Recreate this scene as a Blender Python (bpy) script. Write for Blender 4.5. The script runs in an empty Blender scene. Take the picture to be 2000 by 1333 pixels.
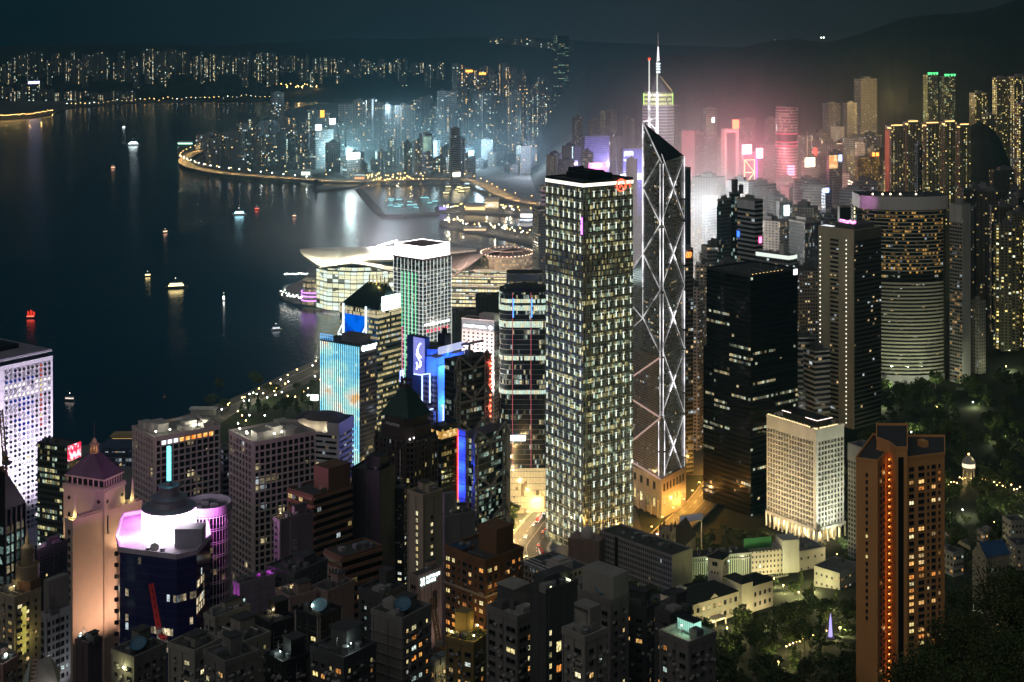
import bpy,math,random
from mathutils import Vector,Matrix,noise as mnoise
# view, sky, exposure
scene=bpy.context.scene
FPX,HZ,CAMZ=2900.0,45.0,400.0
cd=bpy.data.cameras.new('camera');cam=bpy.data.objects.new('camera',cd)
scene.collection.objects.link(cam);scene.camera=cam
cam.location=(0,0,CAMZ);cam.rotation_euler=(math.radians(90),0,0)
cd.sensor_width=36.0;cd.lens=FPX/2000.0*36.0
cd.shift_y=-(666.5-HZ)/2000.0
cd.clip_start=1.0;cd.clip_end=40000.0
scene.view_settings.view_transform='Standard';scene.view_settings.look='None'
scene.view_settings.exposure=0.25;scene.view_settings.gamma=1.0
world=bpy.data.worlds.new('World');scene.world=world;world.use_nodes=True
wt=world.node_tree;wt.nodes.clear()
def wnode(t,**k):
 n=wt.nodes.new(t)
 for a,v in k.items():setattr(n,a,v)
 return n
wo=wnode('ShaderNodeOutputWorld');wb=wnode('ShaderNodeBackground')
wtc=wnode('ShaderNodeTexCoord');wsep=wnode('ShaderNodeSeparateXYZ')
wt.links.new(wtc.outputs['Generated'],wsep.inputs[0])
wx=wnode('ShaderNodeMapRange');wx.inputs['From Min'].default_value=-0.30;wx.inputs['From Max'].default_value=0.30
wt.links.new(wsep.outputs['X'],wx.inputs['Value'])
rx=wnode('ShaderNodeValToRGB')
rx.color_ramp.elements[0].color=(0.0006,0.0066,0.0098,1);rx.color_ramp.elements[1].color=(0.0140,0.0150,0.0125,1)
e=rx.color_ramp.elements.new(0.45);e.color=(0.0100,0.0150,0.0190,1)
e=rx.color_ramp.elements.new(0.66);e.color=(0.0170,0.0180,0.0185,1)
wt.links.new(wx.outputs[0],rx.inputs[0])
wz=wnode('ShaderNodeMapRange');wz.inputs['From Min'].default_value=0.05;wz.inputs['From Max'].default_value=0.9
wt.links.new(wsep.outputs['Z'],wz.inputs['Value'])
wmix=wnode('ShaderNodeMixRGB');wmix.inputs[2].default_value=(0.0040,0.018,0.026,1)
wt.links.new(wz.outputs[0],wmix.inputs[0]);wt.links.new(rx.outputs[0],wmix.inputs[1])
wnz=wnode('ShaderNodeTexNoise');wnz.inputs['Scale'].default_value=3.0;wnz.inputs['Detail'].default_value=4;wmp=wnode('ShaderNodeMapping');wmp.inputs['Scale'].default_value=(1,1,3.5)
wt.links.new(wtc.outputs['Generated'],wmp.inputs[0]);wt.links.new(wmp.outputs[0],wnz.inputs['Vector'])
wsc=wnode('ShaderNodeVectorMath');wsc.operation='SCALE';wad=wnode('ShaderNodeMath');wad.inputs[1].default_value=0.45;wt.links.new(wnz.outputs['Fac'],wad.inputs[0])
wt.links.new(wmix.outputs[0],wsc.inputs[0]);wt.links.new(wad.outputs[0],wsc.inputs['Scale'])
wt.links.new(wsc.outputs[0],wb.inputs['Color']);wb.inputs['Strength'].default_value=1.0
wt.links.new(wb.outputs[0],wo.inputs['Surface'])
sl=bpy.data.lights.new('skyglow_sun','SUN');sl.energy=0.35;sl.angle=math.radians(75);sl.color=(1.0,0.90,0.84)  # broad soft sun standing in for light off city-lit cloud
so=bpy.data.objects.new('skyglow_sun',sl);scene.collection.objects.link(so)
so.rotation_euler=(math.radians(48),0,math.radians(-28))
cy=scene.cycles
cy.max_bounces=4;cy.diffuse_bounces=2;cy.glossy_bounces=3;cy.transmission_bounces=2
cy.volume_bounces=0;cy.transparent_max_bounces=6
cy.caustics_reflective=False;cy.caustics_refractive=False
cy.sample_clamp_indirect=2.0;cy.use_denoising=True
cy.use_light_tree=True
# helpers
R=random.Random(11)
COL=scene.collection
D2R=math.radians
def PX(px,Y):return(px-1000.0)*Y/FPX
def PZ(py,Y):return CAMZ-(py-HZ)*Y/FPX
def GY(py,z=3.0):return FPX*(CAMZ-z)/(py-HZ)
def at(px,py,z=3.0):
 Y=GY(py,z);return(PX(px,Y),Y,z)
def tag(o,label=None,cat=None,group=None,kind=None):
 if label:o['label']=label
 if cat:o['category']=cat
 if group:o['group']=group
 if kind:o['kind']=kind
 return o
def thing(name,label,cat,loc=(0,0,0),rz=0.0,group=None):
 o=bpy.data.objects.new(name,None);COL.objects.link(o)
 o.location=loc;o.rotation_euler=(0,0,rz);o.empty_display_size=2
 return tag(o,label,cat,group)
def link_mesh(name,me,parent=None,loc=(0,0,0),rot=(0,0,0),scale=(1,1,1)):
 o=bpy.data.objects.new(name,me);COL.objects.link(o)
 o.location=loc;o.rotation_euler=rot;o.scale=scale
 if parent:o.parent=parent
 return o
KIDS={}
def dup(src,loc=None,rz=None,label=None,group=None,scale=None):
 """copy of a thing with copies of its parts and their sub-parts"""
 kids=KIDS.get(src.name)
 if kids is None:
  kids=KIDS[src.name]=[(c,list(c.children))for c in src.children]
 o=src.copy();COL.objects.link(o)
 if loc is not None:o.location=loc
 if rz is not None:o.rotation_euler=(0,0,rz)
 if scale is not None:o.scale=scale
 if label:o['label']=label
 if group:o['group']=group
 for c,gs in kids:
  d=c.copy();COL.objects.link(d);d.parent=o
  for g in gs:
   k=g.copy();COL.objects.link(k);k.parent=d
 return o
def onground(px,py,lift=0.0):
 """where the line of sight through a pixel meets the slope"""
 Y=420.0
 while Y<1700:
  x=PX(px,Y);g=max(ground(x,Y),3.5)
  if PZ(py,Y)<=g+lift:return(x,Y,g)
  Y+=4
 return at(px,py,3.5)
class MB:
 def __init__(s):s.v=[];s.f=[];s.m=[];s.uv=[]
 def face(s,pts,m=0,uv=None):
  b=len(s.v);s.v.extend([tuple(p)for p in pts]);s.f.append(tuple(range(b,b+len(pts))));s.m.append(m)
  s.uv.append(uv or[(p[0],p[1])for p in pts])
 def prism(s,poly,z0,z1,m=0,mt=None,fit=None,cap=True,bottom=False,tops=None):
  n=len(poly);u=0.0
  a=sum(poly[i][0]*poly[(i+1)%n][1]-poly[(i+1)%n][0]*poly[i][1]for i in range(n))
  if a<0:
   poly=poly[::-1];tops=tops[::-1]if tops else None
  tz=tops or[z1]*n
  for i in range(n):
   p,q=poly[i],poly[(i+1)%n];L=math.hypot(q[0]-p[0],q[1]-p[1])
   uw=L;k=1.0
   if fit:
    uw=max(1,round(L/fit[0]))*fit[0]
    k=max(1,round((max(tz)-z0)/fit[1]))*fit[1]/(max(tz)-z0)
   t0,t1=tz[i],tz[(i+1)%n]
   s.face([(p[0],p[1],z0),(q[0],q[1],z0),(q[0],q[1],t1),(p[0],p[1],t0)],m,[(u,0),(u+uw,0),(u+uw,(t1-z0)*k),(u,(t0-z0)*k)])
   u+=uw+(fit[0]*40 if fit else 0)
  if cap:s.face([(poly[i][0],poly[i][1],tz[i])for i in range(n)],m if mt is None else mt)
  if bottom:s.face([(p[0],p[1],z0)for p in poly[::-1]],m)
 def box(s,x0,x1,y0,y1,z0,z1,m=0,mt=None,fit=None):
  s.prism([(x0,y0),(x1,y0),(x1,y1),(x0,y1)],z0,z1,m,mt,fit,True,True)
 def bar(s,p,q,w,h=None,m=0):
  p=Vector(p);q=Vector(q);d=q-p
  if d.length<1e-6:return
  d.normalize();up=Vector((0,0,1))if abs(d.z)<0.95 else Vector((1,0,0))
  a=d.cross(up).normalized()*(w/2);b=a.cross(d).normalized()*((h or w)/2)
  P=[p-a-b,p+a-b,p+a+b,p-a+b];Q=[q-a-b,q+a-b,q+a+b,q-a+b]
  for i in range(4):
   j=(i+1)%4;s.face([P[i],P[j],Q[j],Q[i]],m)
  s.face(P[::-1],m);s.face(Q,m)
 def tube(s,p,q,r0,r1=None,n=8,m=0):
  p=Vector(p);q=Vector(q);d=(q-p)
  if d.length<1e-6:return
  d.normalize();up=Vector((0,0,1))if abs(d.z)<0.95 else Vector((1,0,0))
  a=d.cross(up).normalized();b=a.cross(d).normalized();r1=r0 if r1 is None else r1
  A=[p+a*(math.cos(t)*r0)+b*(math.sin(t)*r0)for t in[2*math.pi*i/n for i in range(n)]]
  B=[q+a*(math.cos(t)*r1)+b*(math.sin(t)*r1)for t in[2*math.pi*i/n for i in range(n)]]
  for i in range(n):
   j=(i+1)%n;s.face([A[j],A[i],B[i],B[j]],m)
  s.face(A,m);s.face(B[::-1],m)
 def lathe(s,prof,n=24,cx=0,cy=0,m=0,a0=0.0,a1=2*math.pi,ms=None):
  """rings (r, z) bottom to top"""
  for k in range(len(prof)-1):
   (r0,z0),(r1,z1)=prof[k],prof[k+1]
   for i in range(n):
    t0=a0+(a1-a0)*i/n;t1=a0+(a1-a0)*(i+1)/n
    pts=[(cx+r0*math.cos(t0),cy+r0*math.sin(t0),z0),(cx+r0*math.cos(t1),cy+r0*math.sin(t1),z0),(cx+r1*math.cos(t1),cy+r1*math.sin(t1),z1),(cx+r1*math.cos(t0),cy+r1*math.sin(t0),z1)]
    rr=max(r0,r1);uv=[(rr*t0,z0),(rr*t1,z0),(rr*t1,z1),(rr*t0,z1)]
    if r0<1e-4:pts=pts[1:];uv=uv[1:]
    elif r1<1e-4:pts=pts[:3];uv=uv[:3]
    s.face(pts,(ms[k]if ms else m),uv)
 def sphere(s,c,r,n=8,k=5,m=0,sz=1.0):
  s.lathe([(r*math.cos(t),c[2]+sz*r*math.sin(t))for t in[math.pi*(i/k-0.5)for i in range(k+1)]],n,c[0],c[1],m)
 def mesh(s,name,mats,smooth=False):
  me=bpy.data.meshes.new(name)
  me.from_pydata(s.v,[],s.f)
  for mt in mats:me.materials.append(mt)
  me.polygons.foreach_set('material_index',s.m)
  ul=me.uv_layers.new(name='UVMap')
  flat=[c for fu in s.uv for p in fu for c in p]
  ul.data.foreach_set('uv',flat)
  if smooth:me.polygons.foreach_set('use_smooth',[True]*len(s.f))
  me.update();return me
 def build(s,name,mats,parent=None,loc=(0,0,0),smooth=False,rot=(0,0,0)):
  if not isinstance(mats,(list,tuple)):mats=[mats]
  return link_mesh(name,s.mesh(name,mats,smooth),parent,loc,rot)
# materials
MATS={}
def nt_new(name):
 m=bpy.data.materials.new(name);m.use_nodes=True;t=m.node_tree;t.nodes.clear();return m,t
def plain(name,col,rough=0.75,metal=0.0,var=0.25,scale=0.12,streak=True,spec=0.4):
 if name in MATS:return MATS[name]
 m,t=nt_new(name);N=t.nodes.new;L=t.links.new
 o=N('ShaderNodeOutputMaterial');b=N('ShaderNodeBsdfPrincipled');L(b.outputs[0],o.inputs[0])
 tc=N('ShaderNodeTexCoord');mp=N('ShaderNodeMapping');mp.inputs['Scale'].default_value=(1,1,0.25 if streak else 1)
 nz=N('ShaderNodeTexNoise');nz.inputs['Scale'].default_value=scale;nz.inputs['Detail'].default_value=6;nz.inputs['Roughness'].default_value=0.65
 L(tc.outputs['Object'],mp.inputs[0]);L(mp.outputs[0],nz.inputs['Vector'])
 mr=N('ShaderNodeMapRange');mr.inputs['From Min'].default_value=0.3;mr.inputs['From Max'].default_value=0.7
 mr.inputs['To Min'].default_value=1-var;mr.inputs['To Max'].default_value=1+var*0.6
 L(nz.outputs['Fac'],mr.inputs['Value'])
 mx=N('ShaderNodeVectorMath');mx.operation='SCALE';mx.inputs[0].default_value=col[:3];L(mr.outputs[0],mx.inputs['Scale'])
 L(mx.outputs[0],b.inputs['Base Color'])
 b.inputs['Roughness'].default_value=rough;b.inputs['Metallic'].default_value=metal
 b.inputs['Specular IOR Level'].default_value=spec
 MATS[name]=m;return m
def emit(name,col,s,sample=True):
 if name in MATS:return MATS[name]
 m,t=nt_new(name);o=t.nodes.new('ShaderNodeOutputMaterial');e=t.nodes.new('ShaderNodeEmission')
 e.inputs[0].default_value=(*col,1);e.inputs[1].default_value=s;t.links.new(e.outputs[0],o.inputs[0])
 m.cycles.emission_sampling='AUTO' if sample else 'NONE'
 MATS[name]=m;return m
def tube_light(name,col,lo,hi):
 """light tube whose brightness varies at random along its length"""
 m,t=nt_new(name);N=t.nodes.new;L=t.links.new;o=N('ShaderNodeOutputMaterial');e=N('ShaderNodeEmission');L(e.outputs[0],o.inputs[0]);e.inputs[0].default_value=(*col,1)
 tc=N('ShaderNodeTexCoord');nz=N('ShaderNodeTexNoise');nz.inputs['Scale'].default_value=.075;nz.inputs['Detail'].default_value=3;L(tc.outputs['Object'],nz.inputs['Vector'])
 mr=N('ShaderNodeMapRange');mr.inputs['From Min'].default_value=.36;mr.inputs['From Max'].default_value=.64;mr.inputs['To Min'].default_value=lo;mr.inputs['To Max'].default_value=hi;L(nz.outputs['Fac'],mr.inputs['Value']);L(mr.outputs[0],e.inputs[1]);MATS[name]=m;return m
def make_facade_group():
 g=bpy.data.node_groups.new('facade','ShaderNodeTree');I=g.interface
 spec=[('Wall','C',(0.3,0.3,0.3,1)),('Glass','C',(0.02,0.025,0.03,1)),('Cold','C',(0.8,0.95,1,1)),('Warm','C',(1,0.7,0.35,1)),('W','F',3.0),('H','F',3.5),('Fx','F',0.15),('Fy0','F',0.25),('Fy1','F',0.85),('Lit','F',0.15),('Row','F',0.0),('Run','F',8.0),('WarmP','F',0.5),('Strength','F',1.0),('WallRough','F',0.7),('Mull','F',0.0),('Glow','F',0.0),('Even','F',0.0),('Col','F',0.0),('Spec','F',0.5)]
 for n,k,d in spec:
  s=I.new_socket(n,in_out='INPUT',socket_type='NodeSocketColor' if k=='C' else 'NodeSocketFloat');s.default_value=d
 I.new_socket('Shader',in_out='OUTPUT',socket_type='NodeSocketShader')
 N=g.nodes.new;L=g.links.new
 gi=N('NodeGroupInput');go=N('NodeGroupOutput')
 def M(op,a,b=None,c=None):
  n=N('ShaderNodeMath');n.operation=op
  for i,x in enumerate((a,b,c)):
   if x is None:continue
   if isinstance(x,(int,float)):n.inputs[i].default_value=x
   else:L(x,n.inputs[i])
  return n.outputs[0]
 G=gi.outputs
 uvn=N('ShaderNodeUVMap');sp=N('ShaderNodeSeparateXYZ');L(uvn.outputs[0],sp.inputs[0])
 u=M('DIVIDE',sp.outputs[0],G['W']);v=M('DIVIDE',sp.outputs[1],G['H'])
 cu=M('FLOOR',u);cv=M('FLOOR',v);fu=M('SUBTRACT',u,cu);fv=M('SUBTRACT',v,cv)
 oi=N('ShaderNodeObjectInfo');seed=M('FLOOR',M('MULTIPLY',oi.outputs['Random'],991.0))
 cb=N('ShaderNodeCombineXYZ');L(cu,cb.inputs[0]);L(cv,cb.inputs[1]);L(seed,cb.inputs[2])
 wn=N('ShaderNodeTexWhiteNoise');wn.noise_dimensions='3D';L(cb.outputs[0],wn.inputs['Vector'])
 sc=N('ShaderNodeSeparateColor');L(wn.outputs['Color'],sc.inputs[0])
 r1=wn.outputs['Value']
 cb2=N('ShaderNodeCombineXYZ');L(M('FLOOR',M('DIVIDE',u,G['Run'])),cb2.inputs[0]);L(cv,cb2.inputs[1]);L(M('ADD',seed,37.0),cb2.inputs[2])
 wn2=N('ShaderNodeTexWhiteNoise');wn2.noise_dimensions='3D';L(cb2.outputs[0],wn2.inputs['Vector'])
 nzc=N('ShaderNodeTexNoise');nzc.inputs['Scale'].default_value=0.045;nzc.inputs['Detail'].default_value=2
 cb3=N('ShaderNodeCombineXYZ');L(sp.outputs[0],cb3.inputs[0]);L(sp.outputs[1],cb3.inputs[1]);L(seed,cb3.inputs[2]);L(cb3.outputs[0],nzc.inputs['Vector'])
 clus=M('MULTIPLY',M('MAXIMUM',M('SUBTRACT',nzc.outputs['Fac'],0.28),0.0),4.2)
 lit=M('MAXIMUM',M('LESS_THAN',r1,M('MULTIPLY',G['Lit'],clus)),M('MULTIPLY',M('LESS_THAN',wn2.outputs['Value'],G['Row']),M('LESS_THAN',sc.outputs[0],0.85)))
 cb4=N('ShaderNodeCombineXYZ');L(cu,cb4.inputs[0]);L(M('ADD',seed,71.0),cb4.inputs[1]);wn4=N('ShaderNodeTexWhiteNoise');wn4.noise_dimensions='2D';L(cb4.outputs[0],wn4.inputs['Vector'])
 lit=M('MAXIMUM',lit,M('MULTIPLY',M('LESS_THAN',wn4.outputs['Value'],G['Col']),M('LESS_THAN',r1,0.72)))
 mu=M('MULTIPLY',M('GREATER_THAN',fu,G['Fx']),M('LESS_THAN',fu,M('SUBTRACT',1.0,G['Fx'])))
 mv=M('MULTIPLY',M('GREATER_THAN',fv,G['Fy0']),M('LESS_THAN',fv,G['Fy1']))
 mm=M('GREATER_THAN',M('ABSOLUTE',M('SUBTRACT',fu,0.5)),G['Mull'])
 mask=M('MULTIPLY',M('MULTIPLY',mu,mv),mm)
 nzi=N('ShaderNodeTexNoise');nzi.inputs['Scale'].default_value=0.85;nzi.inputs['Detail'].default_value=3;nzi.inputs['Roughness'].default_value=0.7
 L(cb3.outputs[0],nzi.inputs['Vector'])
 inner=M('MULTIPLY',M('POWER',M('MAXIMUM',M('SUBTRACT',nzi.outputs['Fac'],0.2),0.0),1.6),3.6)
 br=M('MULTIPLY',inner,M('ADD',0.12,M('MULTIPLY',M('POWER',sc.outputs[1],1.8),1.25)))
 br=M('ADD',M('MULTIPLY',br,M('SUBTRACT',1.0,G['Even'])),M('MULTIPLY',G['Even'],M('ADD',0.45,M('MULTIPLY',inner,0.3))))
 es=M('MULTIPLY',M('MULTIPLY',M('MULTIPLY',lit,mask),br),G['Strength'])
 es=M('ADD',es,M('MULTIPLY',M('MULTIPLY',mask,G['Glow']),sc.outputs[2]))  # Glow: faint emission painted over every pane
 mixc=N('ShaderNodeMixRGB');L(M('LESS_THAN',sc.outputs[2],G['WarmP']),mixc.inputs[0]);L(G['Cold'],mixc.inputs[1]);L(G['Warm'],mixc.inputs[2])
 tc=N('ShaderNodeTexCoord');nw=N('ShaderNodeTexNoise');nw.inputs['Scale'].default_value=0.09;nw.inputs['Detail'].default_value=5
 L(tc.outputs['Object'],nw.inputs['Vector'])
 wv=M('ADD',0.62,M('MULTIPLY',nw.outputs['Fac'],0.7))
 wsc=N('ShaderNodeVectorMath');wsc.operation='SCALE';L(G['Wall'],wsc.inputs[0]);L(wv,wsc.inputs['Scale'])
 bc=N('ShaderNodeMixRGB');L(mask,bc.inputs[0]);L(wsc.outputs[0],bc.inputs[1]);L(G['Glass'],bc.inputs[2])
 ro=N('ShaderNodeMix');ro.data_type='FLOAT';L(mask,ro.inputs[0]);L(G['WallRough'],ro.inputs[2]);ro.inputs[3].default_value=0.10
 p=N('ShaderNodeBsdfPrincipled');L(bc.outputs[0],p.inputs['Base Color']);L(ro.outputs[0],p.inputs['Roughness'])
 L(mixc.outputs[0],p.inputs['Emission Color']);L(es,p.inputs['Emission Strength'])
 L(G['Spec'],p.inputs['Specular IOR Level'])
 L(p.outputs[0],go.inputs[0])
 return g
FG=make_facade_group()
def facade(name,**k):
 if name in MATS:return MATS[name]
 m,t=nt_new(name);n=t.nodes.new('ShaderNodeGroup');n.node_tree=FG
 o=t.nodes.new('ShaderNodeOutputMaterial');t.links.new(n.outputs[0],o.inputs[0])
 for a,v in k.items():
  n.inputs[a].default_value=(*v,1)if isinstance(v,(tuple,list))else v
 m.cycles.emission_sampling='NONE'
 m['cell']=(k.get('W',3.0),k.get('H',3.5))
 MATS[name]=m;return m
def cell(m):return tuple(m['cell'])
CONC=plain('concrete',(0.34,0.33,0.31));DCONC=plain('dark_concrete',(0.13,0.13,0.13));ROOF=plain('roof_felt',(0.085,0.085,0.085),0.9,scale=0.3)
STEEL=plain('steel',(0.32,0.33,0.35),0.45,0.6);DSTEEL=plain('dark_steel',(0.06,0.065,0.07),0.5,0.5);BLACK=plain('black_paint',(0.015,0.015,0.016),0.5)
WHITEP=plain('white_paint',(0.72,0.72,0.70),0.6);CREAM=plain('cream_render',(0.52,0.44,0.33));BROWN=plain('brown_tile',(0.20,0.11,0.07))
WHITE_L=emit('white_light',(1,0.97,0.9),6.0);WARM_L=emit('warm_light',(1,0.62,0.22),6.0);COOL_L=emit('cool_light',(0.75,0.92,1.0),5.0)
RED_L=emit('red_light',(1.0,0.05,0.02),4.0);CYAN_L=emit('cyan_light',(0.05,0.75,0.9),4.5);BLUE_L=emit('blue_light',(0.03,0.12,1.0),3.0)
ORANGE_L=emit('orange_light',(1.0,0.35,0.05),4.0);GREEN_L=emit('green_light',(0.1,1.0,0.25),3.0);PINK_L=emit('pink_light',(1.0,0.12,0.35),5.0)
PURPLE_L=emit('purple_light',(0.45,0.08,1.0),4.0)
def lit_pane(name,c0,c1,s):
 """lamp-lit room behind a pane: brightness and tint differ from window to window"""
 if name in MATS:return MATS[name]
 m,t=nt_new(name);N=t.nodes.new;L=t.links.new
 o=N('ShaderNodeOutputMaterial');p=N('ShaderNodeBsdfPrincipled');L(p.outputs[0],o.inputs[0])
 oi=N('ShaderNodeObjectInfo');rp=N('ShaderNodeMixRGB');rp.inputs[1].default_value=(*c0,1);rp.inputs[2].default_value=(*c1,1);L(oi.outputs['Random'],rp.inputs[0])
 tc=N('ShaderNodeTexCoord');va=N('ShaderNodeVectorMath');va.operation='ADD';L(tc.outputs['Object'],va.inputs[0])
 cb=N('ShaderNodeCombineXYZ');ml=N('ShaderNodeMath');ml.operation='MULTIPLY';ml.inputs[1].default_value=57.0;L(oi.outputs['Random'],ml.inputs[0]);L(ml.outputs[0],cb.inputs[1]);L(cb.outputs[0],va.inputs[1])
 nz=N('ShaderNodeTexNoise');nz.inputs['Scale'].default_value=3.5;nz.inputs['Detail'].default_value=3;L(va.outputs[0],nz.inputs['Vector'])
 mr=N('ShaderNodeMapRange');mr.inputs['From Min'].default_value=0.32;mr.inputs['From Max'].default_value=0.66;mr.inputs['To Min'].default_value=0.12*s;mr.inputs['To Max'].default_value=s
 L(nz.outputs['Fac'],mr.inputs['Value'])
 m2=N('ShaderNodeMath');m2.operation='MULTIPLY';m3=N('ShaderNodeMath');m3.operation='MULTIPLY_ADD';m3.inputs[1].default_value=1.1;m3.inputs[2].default_value=0.25
 fr=N('ShaderNodeMath');fr.operation='FRACT';m4=N('ShaderNodeMath');m4.operation='MULTIPLY';m4.inputs[1].default_value=7.31;L(oi.outputs['Random'],m4.inputs[0]);L(m4.outputs[0],fr.inputs[0])
 L(fr.outputs[0],m3.inputs[0]);L(m3.outputs[0],m2.inputs[0]);L(mr.outputs[0],m2.inputs[1])
 L(rp.outputs[0],p.inputs['Emission Color']);L(m2.outputs[0],p.inputs['Emission Strength'])
 p.inputs['Base Color'].default_value=(0.05,0.05,0.05,1);p.inputs['Roughness'].default_value=0.2
 m.cycles.emission_sampling='NONE';MATS[name]=m;return m
GLASS_D=plain('dark_window_glass',(0.012,0.014,0.017),0.08,0,0.3)
PANE_W=lit_pane('warm_lit_pane',(1,0.50,0.13),(1,0.72,0.34),1.3)
PANE_O=lit_pane('orange_lit_pane',(1,0.30,0.05),(1,0.5,0.14),1.2)
PANE_C=lit_pane('cool_lit_pane',(0.62,0.9,0.82),(0.95,1,0.92),1.1)
PANE_Y=lit_pane('yellow_lit_pane',(0.95,0.75,0.25),(1,0.9,0.55),1.3)
FRAME_M=plain('window_frame_metal',(0.16,0.16,0.16),0.5)
# window parts: one unit mesh per kind, scaled to size
def window_mesh(name,pane,round_=False):
 b=MB()
 if round_:
  n=12
  ring=[(0.5*math.cos(2*math.pi*i/n),0.5*math.sin(2*math.pi*i/n))for i in range(n)]
  b.face([(x*0.86,-0.04,z*0.86)for x,z in ring],1)
  for i in range(n):
   p,q=ring[i],ring[(i+1)%n]
   b.face([(p[0],-0.35,p[1]),(q[0],-0.35,q[1]),(q[0]*.86,-0.35,q[1]*.86),(p[0]*.86,-0.35,p[1]*.86)][::-1],0)
   b.face([(p[0]*.86,-0.35,p[1]*.86),(q[0]*.86,-0.35,q[1]*.86),(q[0]*.86,-0.04,q[1]*.86),(p[0]*.86,-0.04,p[1]*.86)][::-1],0)
   b.face([(p[0],0,p[1]),(q[0],0,q[1]),(q[0],-0.35,q[1]),(p[0],-0.35,p[1])][::-1],0)
 else:
  b.face([(-.46,-0.03,-.45),(.46,-0.03,-.45),(.46,-0.03,.45),(-.46,-0.03,.45)],1)
  for x0,x1,z0,z1 in((-.5,-.45,-.5,.5),(.45,.5,-.5,.5),(-.45,.45,.45,.5),(-.45,.45,-.5,-.45),(-.02,.02,-.45,.45)):
   b.box(x0,x1,-0.12,0.01,z0,z1,0)
  b.box(-.54,.54,-0.28,0.005,-.56,-.505,0)
 return b.mesh(name,[FRAME_M,pane])
WM={}
def wmesh(kind):
 if kind not in WM:
  if kind.startswith('r_'):
   pane={'r_dark':GLASS_D,'r_blue':emit('blue_lit_round',(0.02,0.07,0.6),0.5,False),'r_white':emit('white_lit_round',(1,0.95,0.9),1.6,False),'r_grey':plain('grey_blind',(0.30,0.30,0.33),0.4),'r_red':emit('red_lit_round',(1,0.16,0.09),0.5,False),'r_yellow':emit('yellow_lit_round',(1,0.85,0.45),0.9,False)}[kind]
   WM[kind]=window_mesh('round_window_'+kind[2:],pane,True)
  else:
   WM[kind]=window_mesh('window_'+kind,{'dark':GLASS_D,'warm':PANE_W,'orange':PANE_O,'cool':PANE_C,'yellow':PANE_Y}[kind])
 return WM[kind]
def put_windows(root,lst,most=100,name='window'):
 """lst: (local point, rz, width, height, kind). The first (largest) ones become parts, the rest one part."""
 for p,rz,w,h,k in lst[:most]:
  link_mesh(name,wmesh(k),root,p,(0,0,rz),(w,1,h))
 rest=lst[most:]
 if rest:
  b=MB();mats=[]
  for p,rz,w,h,k in rest:
   me=wmesh(k);c,s=math.cos(rz),math.sin(rz)
   for pane in me.materials:
    if pane not in mats:mats.append(pane)
   for pl in me.polygons:
    pts=[]
    for vi in pl.vertices:
     x,y,z=me.vertices[vi].co;x*=w;z*=h
     pts.append((p[0]+c*x-s*y,p[1]+s*x+c*y,p[2]+z))
    b.face(pts,mats.index(me.materials[pl.material_index]))
  o=b.build('window_rows',mats,root);o['kind']='stuff'
def corner(xl,xc,xr,Y,aspect=1.0):
 """square-cornered plan seen corner-on: near corner at column xc, silhouettes at xl and xr; returns near corner, yaw, widths of the left and right fronts"""
 Xc=PX(xc,Y);tl=(xl-1000)/FPX;tr=(xr-1000)/FPX;best=None
 for i in range(10,891):
  th=D2R(i/10.0);c,s=math.cos(th),math.sin(th)
  dl=c+tl*s;dr=s-tr*c
  if dl<1e-3 or dr<1e-3:continue
  wl=(Xc-tl*Y)/dl;wr=(tr*Y-Xc)/dr
  if wl<=0 or wr<=0:continue
  e=abs(math.log(wl/wr/aspect))
  if best is None or e<best[0]:best=(e,th,wl,wr)
 return Xc,best[1],best[2],best[3]
FOOT=[]
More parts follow.
